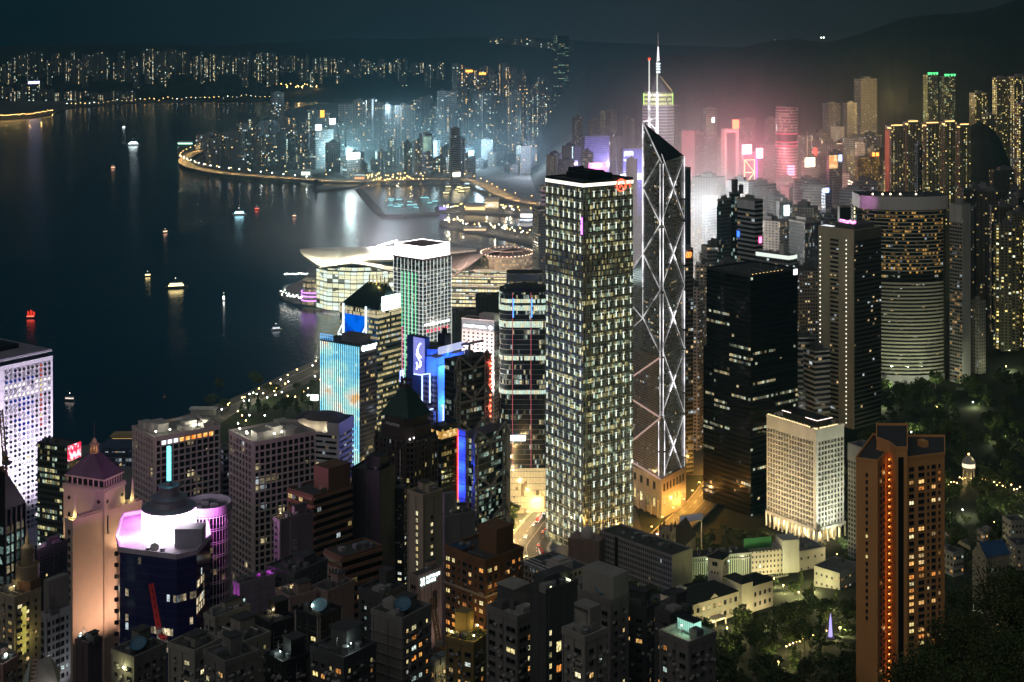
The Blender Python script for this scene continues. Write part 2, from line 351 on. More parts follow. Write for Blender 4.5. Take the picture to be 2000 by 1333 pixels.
class Bld:
 """a building with two fronts towards the view. Local frame: near corner at (wL/2, -wR/2); front L faces -y, front R faces +x."""
 def __init__(s,name,label,xl,xc,xr,yt,Y,zb=None,aspect=1.0,cat='tower',group=None):
  Xc,th,s.wl,s.wr=corner(xl,xc,xr,Y,aspect);s.th=th;s.Y=Y
  c,sn=math.cos(th),math.sin(th)
  cx=Xc-c*s.wl/2+sn*s.wr/2;cy=Y+sn*s.wl/2+c*s.wr/2
  s.cx,s.cy=cx,cy;FOOT.append((cx,cy,0.55*math.hypot(s.wl,s.wr)))
  s.z0=ground(cx,cy)-1.5 if zb is None else zb
  s.h=PZ(yt,Y)-s.z0
  s.root=thing(name,label,cat,(cx,cy,s.z0),-th,group)
  s.ml=Matrix.Rotation(-th,3,'Z')
 def org(s,f):return(Vector((-s.wl/2,-s.wr/2,0)),Vector((1,0,0)),Vector((0,-1,0)),s.wl)if f=='L' else(Vector((s.wl/2,-s.wr/2,0)),Vector((0,1,0)),Vector((1,0,0)),s.wr)
 def pt(s,f,u,v,out=0.0):
  o,ud,n,w=s.org(f);p=o+ud*u+n*out;return Vector((p.x,p.y,v))
 def uv(s,f,px,py):
  """pixel -> (along the front, height) on that front"""
  o,ud,n,w=s.org(f)
  O=s.ml@o+Vector((s.cx,s.cy,0));U=s.ml@ud;t=(px-1000)/FPX
  u=(t*O.y-O.x)/(U.x-t*U.y);Yp=O.y+u*U.y
  return u,PZ(py,Yp)-s.z0
 def poly(s,inset=0.0):
  a,b=s.wl/2-inset,s.wr/2-inset;return[(-a,-b),(a,-b),(a,b),(-a,b)]
 def rz(s,f):return 0.0 if f=='L' else math.pi/2
 def slab(s,mb,f,u0,u1,v0,v1,out,inn=0.0,m=0):
  """box on a front, from depth -inn to out"""
  P=[s.pt(f,u0,0,-inn),s.pt(f,u1,0,-inn),s.pt(f,u1,0,out),s.pt(f,u0,0,out)]
  mb.prism([(p.x,p.y)for p in P],v0,v1,m,None,None,True,True)
 def body(s,mat,roof=ROOF,h=None,inset=0.0,z0=0.0,name='wall'):
  b=MB();b.prism(s.poly(inset),z0,h or s.h,0,1,cell(mat)if 'cell' in mat.keys()else None)
  return b.build(name,[mat,roof],s.root)
 def parapet(s,mat,hh=1.4,t=0.5,z=None,out=0.15):
  z=s.h if z is None else z;b=MB();a,c=s.wl/2+out,s.wr/2+out
  b.box(-a,a,-c,-c+t,z-0.6,z+hh);b.box(-a,a,c-t,c,z-0.6,z+hh)
  b.box(-a,-a+t,-c+t,c-t,z-0.6,z+hh);b.box(a-t,a,-c+t,c-t,z-0.6,z+hh)
  return b.build('parapet',mat,s.root)
 def grid(s,mat,f,nc,nr,v0,v1,bw=0.5,bh=0.6,d=0.5,u0=0.0,u1=None,name='facade_grid',ends=True):
  b=MB();u1=s.org(f)[3]if u1 is None else u1
  for i in range(nc+1):
   if not ends and i in(0,nc):continue
   u=u0+(u1-u0)*i/nc;s.slab(b,f,max(u0,u-bw/2),min(u1,u+bw/2),v0,v1,d)
  for j in range(nr+1):
   v=v0+(v1-v0)*j/nr;s.slab(b,f,u0,u1,v-bh/2,v+bh/2,d-0.06)
  return b.build(name,mat,s.root)
 def text(s,f,body,u,v,size,mat,out=0.25,name='sign_lettering',align='CENTER',parent=None,sx=1.0):
  c=bpy.data.curves.new(name,'FONT');c.body=body;c.size=size;c.extrude=0.06;c.align_x=align;c.align_y='CENTER'
  t=bpy.data.objects.new(name,c);COL.objects.link(t);bpy.context.view_layer.update();me=bpy.data.meshes.new_from_object(t.evaluated_get(bpy.context.evaluated_depsgraph_get()));me.materials.clear();me.materials.append(mat);bpy.data.objects.remove(t);o=bpy.data.objects.new(name,me);COL.objects.link(o);o.parent=parent or s.root
  o.location=s.pt(f,u,v,out);o.rotation_euler=(math.pi/2,0,s.rz(f));o.scale=(sx,1,1)
  return o
 def windows(s,f,nc,nr,v0,v1,ww,wh,lit,kinds=('warm','warm','orange','cool'),u0=0.0,u1=None,skip=None):
  u1=s.org(f)[3]if u1 is None else u1;out=[]
  for j in range(nr-1,-1,-1):
   for i in range(nc):
    if skip and skip(i,j):continue
    u=u0+(u1-u0)*(i+0.5)/nc;v=v0+(v1-v0)*(j+0.5)/nr
    k=R.choice(kinds)if R.random()<lit else 'dark'
    out.append((s.pt(f,u,v,0.02),s.rz(f),ww,wh,k))
  return out
 def roofstuff(s,n=4,z=None,big=None,mat=None):
  """plant rooms, tanks and ducts on the roof"""
  z=s.h if z is None else z;mat=mat or CONC
  a,c=s.wl/2,s.wr/2
  if big:
   b=MB();b.box(-a*big,a*big,-c*big*0.8,c*big*0.8,z,z+R.uniform(3.5,5.5));b.build('plant_room',[mat],s.root)
  for i in range(n):
   b=MB();x=R.uniform(-a*0.75,a*0.75);y=R.uniform(-c*0.75,c*0.75);k=R.random()
   if k<0.35:
    b.lathe([(1.1,z),(1.1,z+2.0),(0.9,z+2.2),(0,z+2.2)],12,x,y);b.build('water_tank',STEEL,s.root)
   elif k<0.7:
    w=R.uniform(0.8,2.2);d=R.uniform(0.8,2.2);hh=R.uniform(1.2,2.6);b.box(x-w,x+w,y-d,y+d,z,z+hh);b.box(x-w*.8,x+w*.8,y-d*.8,y+d*.8,z+hh,z+hh+0.25);b.build('air_handler',R.choice([STEEL,CONC,DCONC]),s.root)
   else:
    L=R.uniform(2,a*0.8);b.bar((x-L/2,y,z+0.6),(x+L/2,y,z+0.6),0.5);b.bar((x-L/2,y,z),(x-L/2,y,z+.4),0.3);b.bar((x+L/2,y,z),(x+L/2,y,z+.4),0.3);b.build('duct',STEEL,s.root)
def glyph_row(B,f,u0,u1,v,size,n,mat,out=.4,name='neon_sign',vertical=False,seed=3):
 """a row of neon characters too small to read: a few strokes each"""
 b=MB();RR=random.Random(seed)
 for i in range(n):
  if vertical:uc,vc=u0,v-i*size*1.15
  else:uc,vc=u0+(u1-u0)*(i+.5)/n,v
  s=size*.42;w=size*.09
  for dv in RR.sample((-1,-.4,.2,.6,1),3):B.slab(b,f,uc-s,uc+s*RR.uniform(.5,1),vc+dv*s-w,vc+dv*s+w,out+.2,-out)
  for du in RR.sample((-1,0,.9),2):B.slab(b,f,uc+du*s-w,uc+du*s+w,vc-s,vc+s,out+.15,-out)
 return b.build(name,mat,B.root)
def point_light(name,loc,power,col,parent=None,r=0.6):
 l=bpy.data.lights.new(name,'POINT');l.energy=power;l.color=col;l.shadow_soft_size=r
 o=bpy.data.objects.new(name,l);COL.objects.link(o);o.location=loc
 if parent:o.parent=parent
 return o
def street_spot(loc,power,col,parent):
 l=bpy.data.lights.new('lamp_light','SPOT');l.energy=power;l.color=col;l.spot_size=D2R(146);l.spot_blend=0.3;l.shadow_soft_size=.4
 o=bpy.data.objects.new('lamp_light',l);COL.objects.link(o);o.location=loc;o.parent=parent;return o
def spot_light(name,loc,target,power,col,ang=90,parent=None,r=0.4):
 l=bpy.data.lights.new(name,'SPOT');l.energy=power;l.color=col;l.spot_size=D2R(ang);l.spot_blend=0.8;l.shadow_soft_size=r
 o=bpy.data.objects.new(name,l);COL.objects.link(o);o.location=loc
 d=Vector(target)-Vector(loc);o.rotation_euler=d.to_track_quat('-Z','Y').to_euler()
 if parent:o.parent=parent
 return o
# terrain
def lerp_tab(tab,x):
 if x<=tab[0][0]:return tab[0][1]
 for(a,va),(b,vb)in zip(tab,tab[1:]):
  if x<=b:return va+(vb-va)*(x-a)/(b-a)
 return tab[-1][1]
SLOPE=[(-80,396),(0,385),(80,345),(200,283),(400,178),(600,112),(720,76),(900,40),(1040,18),(1120,9),(1300,4)]
def sm(t):t=max(0.0,min(1.0,t));return t*t*(3-2*t)
def ground(x,y):
 z=lerp_tab(SLOPE,y)
 r=sm((x-180)/260.0)
 z+=r*sm((y-700)/300.0)*(1-sm((y-1500)/500.0))*34
 z+=sm((x-30)/40.0)*(1-sm((y-230)/140.0))*14*(1 if y>60 else y/60.0)
 r2=sm((x-420)/330.0)*sm((y-1150)/500.0)*(1-sm((y-2900)/600.0))
 z+=r2*85
 return z
# water, land, hills, roads
def water_mat():
 m,t=nt_new('harbour_water');N=t.nodes.new;L=t.links.new
 o=N('ShaderNodeOutputMaterial');p=N('ShaderNodeBsdfPrincipled');L(p.outputs[0],o.inputs[0])
 p.inputs['Base Color'].default_value=(0.0002,0.018,0.042,1);p.inputs['Specular IOR Level'].default_value=0.36;p.inputs['Roughness'].default_value=0.15
 p.inputs['IOR'].default_value=1.33
 tc=N('ShaderNodeTexCoord');mp=N('ShaderNodeMapping');mp.inputs['Scale'].default_value=(1,0.55,1);L(tc.outputs['Object'],mp.inputs[0])
 n1=N('ShaderNodeTexNoise');n1.inputs['Scale'].default_value=0.11;n1.inputs['Detail'].default_value=5;n1.inputs['Roughness'].default_value=0.6;L(mp.outputs[0],n1.inputs['Vector'])
 n2=N('ShaderNodeTexNoise');n2.inputs['Scale'].default_value=0.006;n2.inputs['Detail'].default_value=2;L(tc.outputs['Object'],n2.inputs['Vector'])
 ml=N('ShaderNodeMath');ml.operation='MULTIPLY';L(n1.outputs['Fac'],ml.inputs[0]);L(n2.outputs['Fac'],ml.inputs[1])
 bp=N('ShaderNodeBump');bp.inputs['Strength'].default_value=0.6;bp.inputs['Distance'].default_value=2.2;L(ml.outputs[0],bp.inputs['Height']);L(bp.outputs[0],p.inputs['Normal'])
 return m
wb_=MB();wb_.face([(-9000,-200,0),(7000,-200,0),(7000,14000,0),(-9000,14000,0)])
tag(wb_.build('harbour_water',water_mat()),kind='structure')
PAVE=plain('paving',(0.14,0.135,0.125),0.85,scale=0.05,streak=False);ASPH=plain('asphalt',(0.055,0.053,0.05),0.8,scale=0.15,streak=False)
SOIL=plain('dark_vegetated_ground',(0.022,0.030,0.016),0.95,scale=0.03,streak=False,var=0.5);QUAY=plain('quay_stone',(0.22,0.21,0.2),0.85)
COAST=[(-700,1100),(-400,1000),(-100,925),(60,893),(160,878),(222,870),(262,851),(420,797),(480,774),(560,735),(600,717),(640,700),(668,672),(668,600),(640,599),(600,596),(572,592),(552,586),(545,577),(552,569),(580,556),(598,545),(600,530),(640,500),(760,484),(880,478),(960,494),(1055,500),(1062,486),(960,462),(900,452),(858,441),(860,434),(930,437),(1030,447),(1062,440),(1050,424),(980,422),(920,419),(858,416),(850,408),(870,401),(930,399),(1000,404),(1022,401),(985,393),(962,387),(958,374),(930,358),(880,352),(800,351),(716,356),(690,369),(650,372),(622,375),(612,369),(640,362),(560,350),(500,342),(430,331),(375,323),(352,312),(346,300),(350,286),(380,279),(430,262),(480,246),(520,232),(552,220),(600,208),(700,202),(900,200)]
land=[at(x,y,0)[:2]for x,y in COAST]+[(6500,7600),(6500,-200),(-700,-200)]
lb=MB()
import mathutils.geometry as mg
tess=mg.tessellate_polygon([[Vector((x,y,0))for x,y in land]])
lv=[(x,y,3.5)for x,y in land]
for t3 in tess:
 pts=[lv[i]for i in t3]
 if(pts[1][0]-pts[0][0])*(pts[2][1]-pts[0][1])-(pts[2][0]-pts[0][0])*(pts[1][1]-pts[0][1])<0:pts=pts[::-1]
 lb.face(pts,0)
for i in range(len(COAST)-1):
 p,q=land[i],land[i+1];lb.face([(p[0],p[1],-4),(q[0],q[1],-4),(q[0],q[1],3.5),(p[0],p[1],3.5)],1)
tag(lb.build('waterfront_land',[PAVE,QUAY]),kind='structure')
gb=MB();st=20
ys=list(range(-80,2960,st));xs=list(range(-760,2200,st));gz={}
def gzz(x,y):
 k=(x,y)
 if k not in gz:gz[k]=ground(x,y)+1.2*mnoise.noise(Vector((x*.02,y*.02,3)))
 return gz[k]
for y in ys:
 for x in xs:
  if abs(x)>0.5*y+420:continue
  q=[(x,y),(x+st,y),(x+st,y+st),(x,y+st)]
  if max(ground(*p)for p in q)<4.4:continue
  gb.face([(a,b,gzz(a,b))for a,b in q],0 if(x>90 or y<700)else 1)
tag(gb.build('hillside_ground',[SOIL,PAVE],smooth=True),kind='structure')
RIDGE=[(850,150),(960,142),(1060,131),(1130,126),(1200,122),(1300,107),(1345,111),(1400,103),(1460,90),(1510,80),(1560,78),(1620,83),(1680,66),(1760,38),(1830,30),(1900,24),(1950,12),(2000,-8),(2100,-60),(2300,-80),(2700,-60)]
def hillz(px,Y):
 top=PZ(lerp_tab(RIDGE,px),4700)
 t=sm((Y-2750)/1950.0)if Y<4700 else 1-0.6*sm((Y-4700)/1500)
 base=3+70*sm((px-1500)/500.0)
 z=base+(top-base)*(t**1.25)*sm((px-1010)/150.0)-12*(1-sm((px-1010)/150.0))
 w=mnoise.fractal(Vector((px*0.012,Y*0.0013,1.7)),0.9,2.1,4)*26*math.sin(math.pi*max(0,min(1,(Y-2750)/3400.0)))
 return z+(w if abs(Y-4700)>150 else w*0.25)*sm((px-1060)/120.0)
hb=MB();pxs=list(range(850,2701,14));Ys=[2750+65*i for i in range(54)]
for i in range(len(pxs)-1):
 for j in range(len(Ys)-1):
  q=[(pxs[i],Ys[j]),(pxs[i+1],Ys[j]),(pxs[i+1],Ys[j+1]),(pxs[i],Ys[j+1])]
  hb.face([(PX(a,Y),Y,hillz(a,Y))for a,Y in q])
HILLM=plain('wooded_hill',(0.020,0.028,0.016),0.95,scale=0.012,streak=False,var=0.6)
tag(hb.build('hills',HILLM,smooth=True),kind='structure')
def hill2(px,Y):
 return 3+95*sm((Y-7700)/1500.0)+max(0,PZ(lerp_tab([(-400,92),(0,92),(200,84),(420,90),(640,80),(860,76),(1000,74),(1300,90),(1700,100)],px),11000)-98)*sm((Y-9300)/1600.0)+mnoise.noise(Vector((px*.02,Y*.002,9)))*14*sm((Y-8800)/800)
fb=MB();pxs=list(range(-420,1500,24));Ys=[7500+150*i for i in range(26)]
FARC=[(-420,238),(-60,236),(60,232),(100,226),(122,217),(140,210),(260,203),(420,199),(560,194),(900,190)]
for i in range(len(pxs)-1):
 a0=max(GY(lerp_tab(FARC,pxs[i]),0),5800);a1=max(GY(lerp_tab(FARC,pxs[i+1]),0),5800)
 fb.face([(PX(pxs[i],a0),a0,-2),(PX(pxs[i+1],a1),a1,-2),(PX(pxs[i+1],a1),a1,3.2),(PX(pxs[i],a0),a0,3.2)],1)
 fb.face([(PX(pxs[i],a0),a0,3.2),(PX(pxs[i+1],a1),a1,3.2),(PX(pxs[i+1],7600),7600,3.2),(PX(pxs[i],7600),7600,3.2)],1)
 for j in range(len(Ys)-1):
  q=[(pxs[i],Ys[j]),(pxs[i+1],Ys[j]),(pxs[i+1],Ys[j+1]),(pxs[i],Ys[j+1])]
  fb.face([(PX(a,Y),Y,hill2(a,Y))for a,Y in q])
tag(fb.build('far_shore_hills',[HILLM,PAVE],smooth=True),kind='structure')
def path3(pix,z,n=8):
 """smooth polyline through pixel points lying at height z"""
 P=[Vector(at(x,y,z))for x,y in pix];out=[]
 for i in range(len(P)-1):
  p0=P[max(i-1,0)];p1=P[i];p2=P[i+1];p3=P[min(i+2,len(P)-1)]
  for k in range(n):
   t=k/n
   out.append(0.5*((2*p1)+(p2-p0)*t+(2*p0-5*p1+4*p2-p3)*t*t+(3*p1-p0-3*p2+p3)*t**3))
 out.append(P[-1]);return out
LANE=plain('road_marking',(0.62,0.6,0.52),0.7)
def road(name,P,w,dz=0.35,thick=0.0,marks=True,rail=False,mat=None,kerb=True):
 b=MB();n=len(P);S=[]
 for i in range(n):
  d=(P[min(i+1,n-1)]-P[max(i-1,0)]);d.z=0;d.normalize();S.append(Vector((d.y,-d.x,0)))
 off=lambda i,k,z:P[i]+S[i]*k+Vector((0,0,dz+z))
 for i in range(n-1):
  h=w/2
  b.face([off(i,-h,0),off(i,h,0),off(i+1,h,0),off(i+1,-h,0)],0)
  if thick:
   for sgn in(-1,1):
    b.face([off(i,sgn*h,0.9),off(i+1,sgn*h,0.9),off(i+1,sgn*h,-thick),off(i,sgn*h,-thick)],2)
    b.face([off(i,sgn*(h-.35),0.9),off(i+1,sgn*(h-.35),0.9),off(i+1,sgn*h,0.9),off(i,sgn*h,0.9)],2)
    b.face([off(i,sgn*(h-.35),0.9),off(i+1,sgn*(h-.35),0.9),off(i+1,sgn*(h-.35),0),off(i,sgn*(h-.35),0)],2)
   b.face([off(i,-h,-thick),off(i+1,-h,-thick),off(i+1,h,-thick),off(i,h,-thick)],2)
  elif kerb:
   for sgn in(-1,1):
    b.face([off(i,sgn*h,0),off(i+1,sgn*h,0),off(i+1,sgn*h,0.14),off(i,sgn*h,0.14)],2)
    b.face([off(i,sgn*h,0.14),off(i+1,sgn*h,0.14),off(i+1,sgn*(h+2.2),0.14),off(i,sgn*(h+2.2),0.14)],2)
  if marks:
   for k in((0,)if w<14 else(-w/4,0,w/4)):
    if k and i%2:continue
    b.face([off(i,k-.14,.004),off(i,k+.14,.004),off(i+1,k+.14,.004),off(i+1,k-.14,.004)],1)
 return tag(b.build(name,[mat or ASPH,LANE,CONC],smooth=False),kind='structure')
EXPR=path3([(432,283),(400,292),(372,303),(360,314),(376,326),(430,337),(500,344),(590,350),(680,355),(760,352),(850,350),(915,353),(955,366),(985,382),(1020,393),(1075,402)],9.0,8)
road('elevated_expressway',EXPR,34,0,2.0,mat=plain('worn_concrete_road',(.34,.30,.24),.8,streak=False))
PROM=path3([(353,314),(400,331),(470,341),(540,349),(610,357)],3.6,6)
road('seaside_promenade',PROM,12,0.1,marks=False,mat=PAVE)
CANYON=[Vector(p)for p in(at(1362,462,6),at(1360,520,6),at(1362,600,6),at(1352,690,6),at(1345,780,7))]
road('city_street',CANYON,40,0.2)
def draped(pix,z0,n=8):
 P=path3(pix,z0,n)
 for p in P:p.z=max(ground(p.x,p.y),3.6)+0.9
 return P
ROAD_A=draped([(1120,955),(1078,985),(1050,1020),(1028,1060),(1040,1100),(1075,1128)],16)
road('queens_road',ROAD_A,30,0.3)
ROAD_B=draped([(1420,880),(1375,945),(1335,985),(1300,1018),(1270,1060),(1230,1110)],22)
road('flyover_road',ROAD_B,24,0.8,thick=0.8)
ROAD_C=draped([(1560,1075),(1612,1082),(1665,1088),(1720,1075)],30)
road('hotel_drive',ROAD_C,13,0.4)
ROAD_D=[Vector(at(x,y,3.6))for x,y in((430,812),(480,788),(560,748),(624,717))]
road('waterfront_promenade',ROAD_D,16,0.05,marks=False,mat=PAVE)
LAWN=plain('park_lawn',(0.035,0.055,0.018),0.95,scale=0.06,streak=False,var=0.4)
lw=MB();lw.face([(*at(x,y,3.55)[:2],3.56)for x,y in((400,850),(470,800),(560,765),(640,735),(690,760),(690,850),(560,880),(440,870))]);tag(lw.build('park_lawn',LAWN),kind='structure')
for nm,lab,pts in(('breakwater','dark stone breakwater slanting down from the expressway',[(702,372),(722,396),(744,421)]),('breakwater','dark stone breakwater running level towards the lit piers',[(742,424),(790,423),(856,419)])):
 P=[Vector(at(x,y,0))for x,y in pts];b=MB()
 for p,q in zip(P,P[1:]):
  d=(q-p).normalized();s=Vector((d.y,-d.x,0))
  b.prism([tuple((p+s*9)[:2]),tuple((q+s*9)[:2]),tuple((q-s*9)[:2]),tuple((p-s*9)[:2])],-3,2.6)
  b.prism([tuple((p+s*4)[:2]),tuple((q+s*4)[:2]),tuple((q-s*4)[:2]),tuple((p-s*4)[:2])],2.6,4.2)
 tag(b.build(nm,plain('rubble_stone',(0.10,0.10,0.10),0.9)),lab,'breakwater')
# the landmark towers
def t_square():
 B=Bld('office_tower','tall dark square glass tower with rows of white spike lights and a bright roof band',1066,1139,1236,357,1085,zb=8)
 fm=facade('dark_curtain_wall',Wall=(0.06,0.066,0.055),Glass=(0.016,0.022,0.018),W=1.55,H=4.1,Fx=0.06,Fy0=0.12,Fy1=0.9,Lit=0.24,Row=0.26,Run=11,WarmP=0.75,Warm=(1,0.88,0.38),Cold=(0.72,1,0.7),Strength=0.85,WallRough=0.4,Glow=.055)  # Glow lifts the dark grid with light painted on the panes
 B.body(fm)
 steel=plain('light_steel_mullion',(0.55,0.57,0.52),0.4,0.3)
 rows=34;v0=8;v1=B.h-5
 lightm=emit('mullion_spike_light',(0.90,1.0,0.84),1.5)
 me=MB();w=.6
 me.face([(-w*.16,-.5,0),(w*.16,-.5,0),(w*.55,-.5,-4.1),(-w*.55,-.5,-4.1)][::-1])
 me.face([(-w*.16,-.5,0),(-w*.55,-.5,-4.1),(-w*.55,0,-4.1),(-w*.16,0,0)][::-1]);me.face([(w*.16,-.5,0),(w*.16,0,0),(w*.55,0,-4.1),(w*.55,-.5,-4.1)][::-1])
 me.box(-1.55,1.55,-.55,-.35,0.0,0.14)
 spikes=[me.mesh('spike_light',[emit('mullion_spike_light_%d'%q,(.9,1,.84),s_)])for q,s_ in enumerate((1.5,.95,.6,1.15))];spike=spikes[0]
 places=[]
 for f in 'LR':
  W=B.org(f)[3];b=MB()
  for j in range(int(B.h/4.1)):
   B.slab(b,f,0,W,4.1*j+3.8,4.1*j+4.1,0.32)
  for i in range(7):
   u=W*(0.055+0.148*i);B.slab(b,f,u-0.22,u+0.22,0,B.h-3,0.42)
  for i in range(25):u=W*i/24;B.slab(b,f,max(0,u-.07),min(W,u+.07),0,B.h-3,0.2)
  b.build('facade_grid',steel,B.root)
 k=0
 for j in range(33,0,-1):
  v=8.2*j+6
  if v>B.h-6 or j in(25,26):continue
  for f in 'LR':
   W=B.org(f)[3]
   for i in range(7):
    if i==0 and f=='R':continue
    if f=='R' and i==0:continue
    places.append((B.pt(f,W*(0.055+0.148*i),v,0.45),B.rz(f)))
 for p,rz in places[:100]:link_mesh('spike_light',R.choice(spikes),B.root,p,(0,0,rz))
 b=MB()
 for p,rz in places[100:]:
  c,s=math.cos(rz),math.sin(rz);q=R.randrange(4)
  for pl in spike.polygons:b.face(m=q,pts=[(p[0]+c*v.co.x-s*v.co.y,p[1]+s*v.co.x+c*v.co.y,p[2]+v.co.z)for v in[spike.vertices[i]for i in pl.vertices]])
 tag(b.build('spike_light_rows',[s_.materials[0]for s_ in spikes],B.root),kind='stuff')
 b=MB();a,c=B.wl/2+.3,B.wr/2+.3
 b.prism([(-a,-c),(a,-c),(a,c),(-a,c)],B.h-3.4,B.h-.6,0,None,None,False);b.build('crown_light_band',emit('crown_light',(1,0.95,0.78),1.6),B.root)
 B.parapet(DSTEEL,1.2)
 b=MB();b.box(-14,14,-11,11,B.h,B.h+4.5);b.box(-9,9,-7,7,B.h+4.5,B.h+6);b.build('plant_room',BLACK,B.root)
 b=MB();b.tube((-16,-6,B.h+5),(-16,6,B.h+5),2.6,n=10);b.tube((12,-6,B.h+4.5),(12,4,B.h+4.5),2.4,n=10);b.bar((-16,0,B.h+6.5),(14,2,B.h+6.5),0.7);b.build('gondola_crane',BLACK,B.root)
 u,v=B.uv('R',1212,362);rs=emit('red_sign',(1.0,0.10,0.05),3.0);B.text('R','K',u+.3,v,7.5,rs,0.8);B.text('R','H',u+6.6,v+.2,8.5,rs,0.8);b=MB();n=24
 for i in range(n):
  t0,t1=2*math.pi*i/n,2*math.pi*(i+1)/n
  P=[B.pt('R',u+4.2*math.cos(t),v+4.4*math.sin(t),0.75)for t in(t0,t1)];b.bar(P[0],P[1],0.8)
 b.build('sign_ring',MATS['red_sign'],B.root)
 b=MB();u,v=B.wl-0.9,0
 for k,py in enumerate((428,433.5,439,444.5,450,455.5)):
  uu,vv=B.uv('L',1137,py)
  for dv in(-.75,0,.75):B.slab(b,'L',B.wl-1.9,B.wl-.2,vv+dv-.17,vv+dv+.17,0.7,-0.45)
  for du in(0.15,0.85,1.6):B.slab(b,'L',B.wl-2.0+du,B.wl-1.75+du,vv-.8,vv+(.8 if k%2 else.3),0.75,-0.45)
 b.build('purple_characters',emit('purple_characters',(0.75,0.2,1.0),3.5),B.root)
 b=MB();uu,v1=B.uv('L',1137,424);uu,v0=B.uv('L',1137,460);B.slab(b,'L',B.wl-2.3,B.wl+.1,v0,v1,0.45);b.build('purple_sign_board',emit('purple_board',(0.16,0.01,0.30),0.6),B.root)
t_square()
def t_prism():
 N,Rr,L,Bk=(1292,1178),(1335,1210),(1255,1206),(1285,1240)
 W=lambda pv:Vector((PX(pv[0],pv[1]),pv[1],0))
 n,r,l,bk=W(N),W(Rr),W(L),W(Bk);c=(n+r+l+bk)/4;z0=6.0
 root=thing('braced_tower','angular glass tower with white lit X braces, sloped roof and two lit masts','tower',(c.x,c.y,z0))
 n-=c;r-=c;l-=c;bk-=c
 zN,zR,zL,zB=PZ(318,1178)-z0,PZ(304,1210)-z0,PZ(238,1206)-z0,PZ(262,1240)-z0
 fm=facade('grey_reflective_glass',Wall=(0.20,0.20,0.19),Glass=(0.03,0.034,0.036),W=1.6,H=1.9,Fx=0.10,Fy0=0.10,Fy1=0.9,Lit=0.02,Row=0.02,Run=6,WarmP=0.6,Strength=0.9,Cold=(0.85,1,0.95),WallRough=0.35,Glow=.05)  # Glow paints the grey of the tube light onto the panes
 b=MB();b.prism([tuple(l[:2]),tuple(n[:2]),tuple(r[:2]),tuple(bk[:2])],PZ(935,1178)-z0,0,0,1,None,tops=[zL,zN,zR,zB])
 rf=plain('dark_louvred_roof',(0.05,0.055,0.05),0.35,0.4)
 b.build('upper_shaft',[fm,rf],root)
 wl=W((1212,1232))-c;wb=W((1244,1262))-c;fm2=facade('brown_grid_glass',Wall=(0.26,0.20,0.17),Glass=(0.03,0.03,0.03),W=1.7,H=2.0,Fx=0.14,Fy0=0.14,Fy1=0.86,Lit=0.04,Row=0.01,Run=5,WarmP=0.6,Strength=0.9,WallRough=0.5,Glow=.04)  # tube light painted on this front too, by Glow
 b=MB();nl=l+(n-l)*0.0
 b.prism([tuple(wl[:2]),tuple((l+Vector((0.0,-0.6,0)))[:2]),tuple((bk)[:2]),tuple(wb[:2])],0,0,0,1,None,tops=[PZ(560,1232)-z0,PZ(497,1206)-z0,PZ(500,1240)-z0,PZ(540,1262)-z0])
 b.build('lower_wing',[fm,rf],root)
 b=MB();v=PZ(692,1190)-z0;lo=PZ(935,1178)-z0
 d=(n-wl);nn=Vector((d.y,-d.x,0)).normalized()*0.5
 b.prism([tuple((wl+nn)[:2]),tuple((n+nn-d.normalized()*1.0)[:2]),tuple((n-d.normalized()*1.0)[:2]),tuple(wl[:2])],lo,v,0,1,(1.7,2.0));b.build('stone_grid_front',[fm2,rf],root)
 gr=plain('base_granite',(0.42,0.36,0.30),0.6);b=MB()
 P=[wl+Vector((-1,-2,0)),n+Vector((0,-2,0)),r+Vector((2,0,0)),wb+Vector((8,4,0))]
 b.prism([tuple(p[:2])for p in P],0,lo,0,1);b.build('granite_base',[gr,ROOF],root)
 dl=(P[1]-P[0]);Ll=dl.length;dl.normalize();nl=Vector((dl.y,-dl.x,0));wn=MB();col=MB()
 dr=(P[2]-P[1]);Lr=dr.length;dr.normalize();nr=Vector((dr.y,-dr.x,0))
 rzl=math.atan2(dl.y,dl.x);rzr=math.atan2(dr.y,dr.x);lst=[]
 for k in range(6):
  p=P[0]+dl*(Ll*(0.08+0.15*k));lst.append((Vector((p.x,p.y,lo-7.5))+nl*.05,rzl,3.6,6.0,'dark'));lst.append((Vector((p.x,p.y,lo-21))+nl*.05,rzl,3.4,8.0,'yellow'))
 for k in range(7):
  p=P[1]+dr*(Lr*(0.1+0.13*k));lst.append((Vector((p.x,p.y,lo-7.5))+nr*.05,rzr,2.6,6.0,'dark'));lst.append((Vector((p.x,p.y,lo-19))+nr*.05,rzr,2.6,5.0,'warm'))
 put_windows(root,lst)
 for k in range(7):
  p=P[0]+dl*(Ll*(0.04+0.15*k))+nl*1.2;col.tube((p.x,p.y,0),(p.x,p.y,15),.9,n=8)
 col.build('base_columns',gr,root)
 tb=tube_light('white_tube_light',(1.0,0.96,1.0),.45,2.3);dim=tube_light('dim_tube_light',(1,0.97,0.96),.10,.62);ros=emit('rose_tube_light',(1,0.66,0.55),0.42)
 zz=lambda py,Y:PZ(py,Y)-z0
 def tube(p0,p1,mat,w=1.1,nm='light_tube'):
  q=MB();q.bar(p0,p1,w*.62);return q.build(nm,mat,root)
 o=Vector((0,-1.0,0))
 def pl(py):return Vector((l.x,l.y,zz(py,1206)))+o
 def pn(py,dx=0.0):return Vector((n.x+dx,n.y,zz(py,1178)))+o
 def pr(py):return Vector((r.x,r.y,zz(py,1210)))+Vector((.6,-.8,0))
 def pw(py):return Vector((wl.x,wl.y,zz(py,1232)))+o
 tube(pl(240),pl(560),tb,1.3);tube(pl(560),pl(622),dim,1.0)
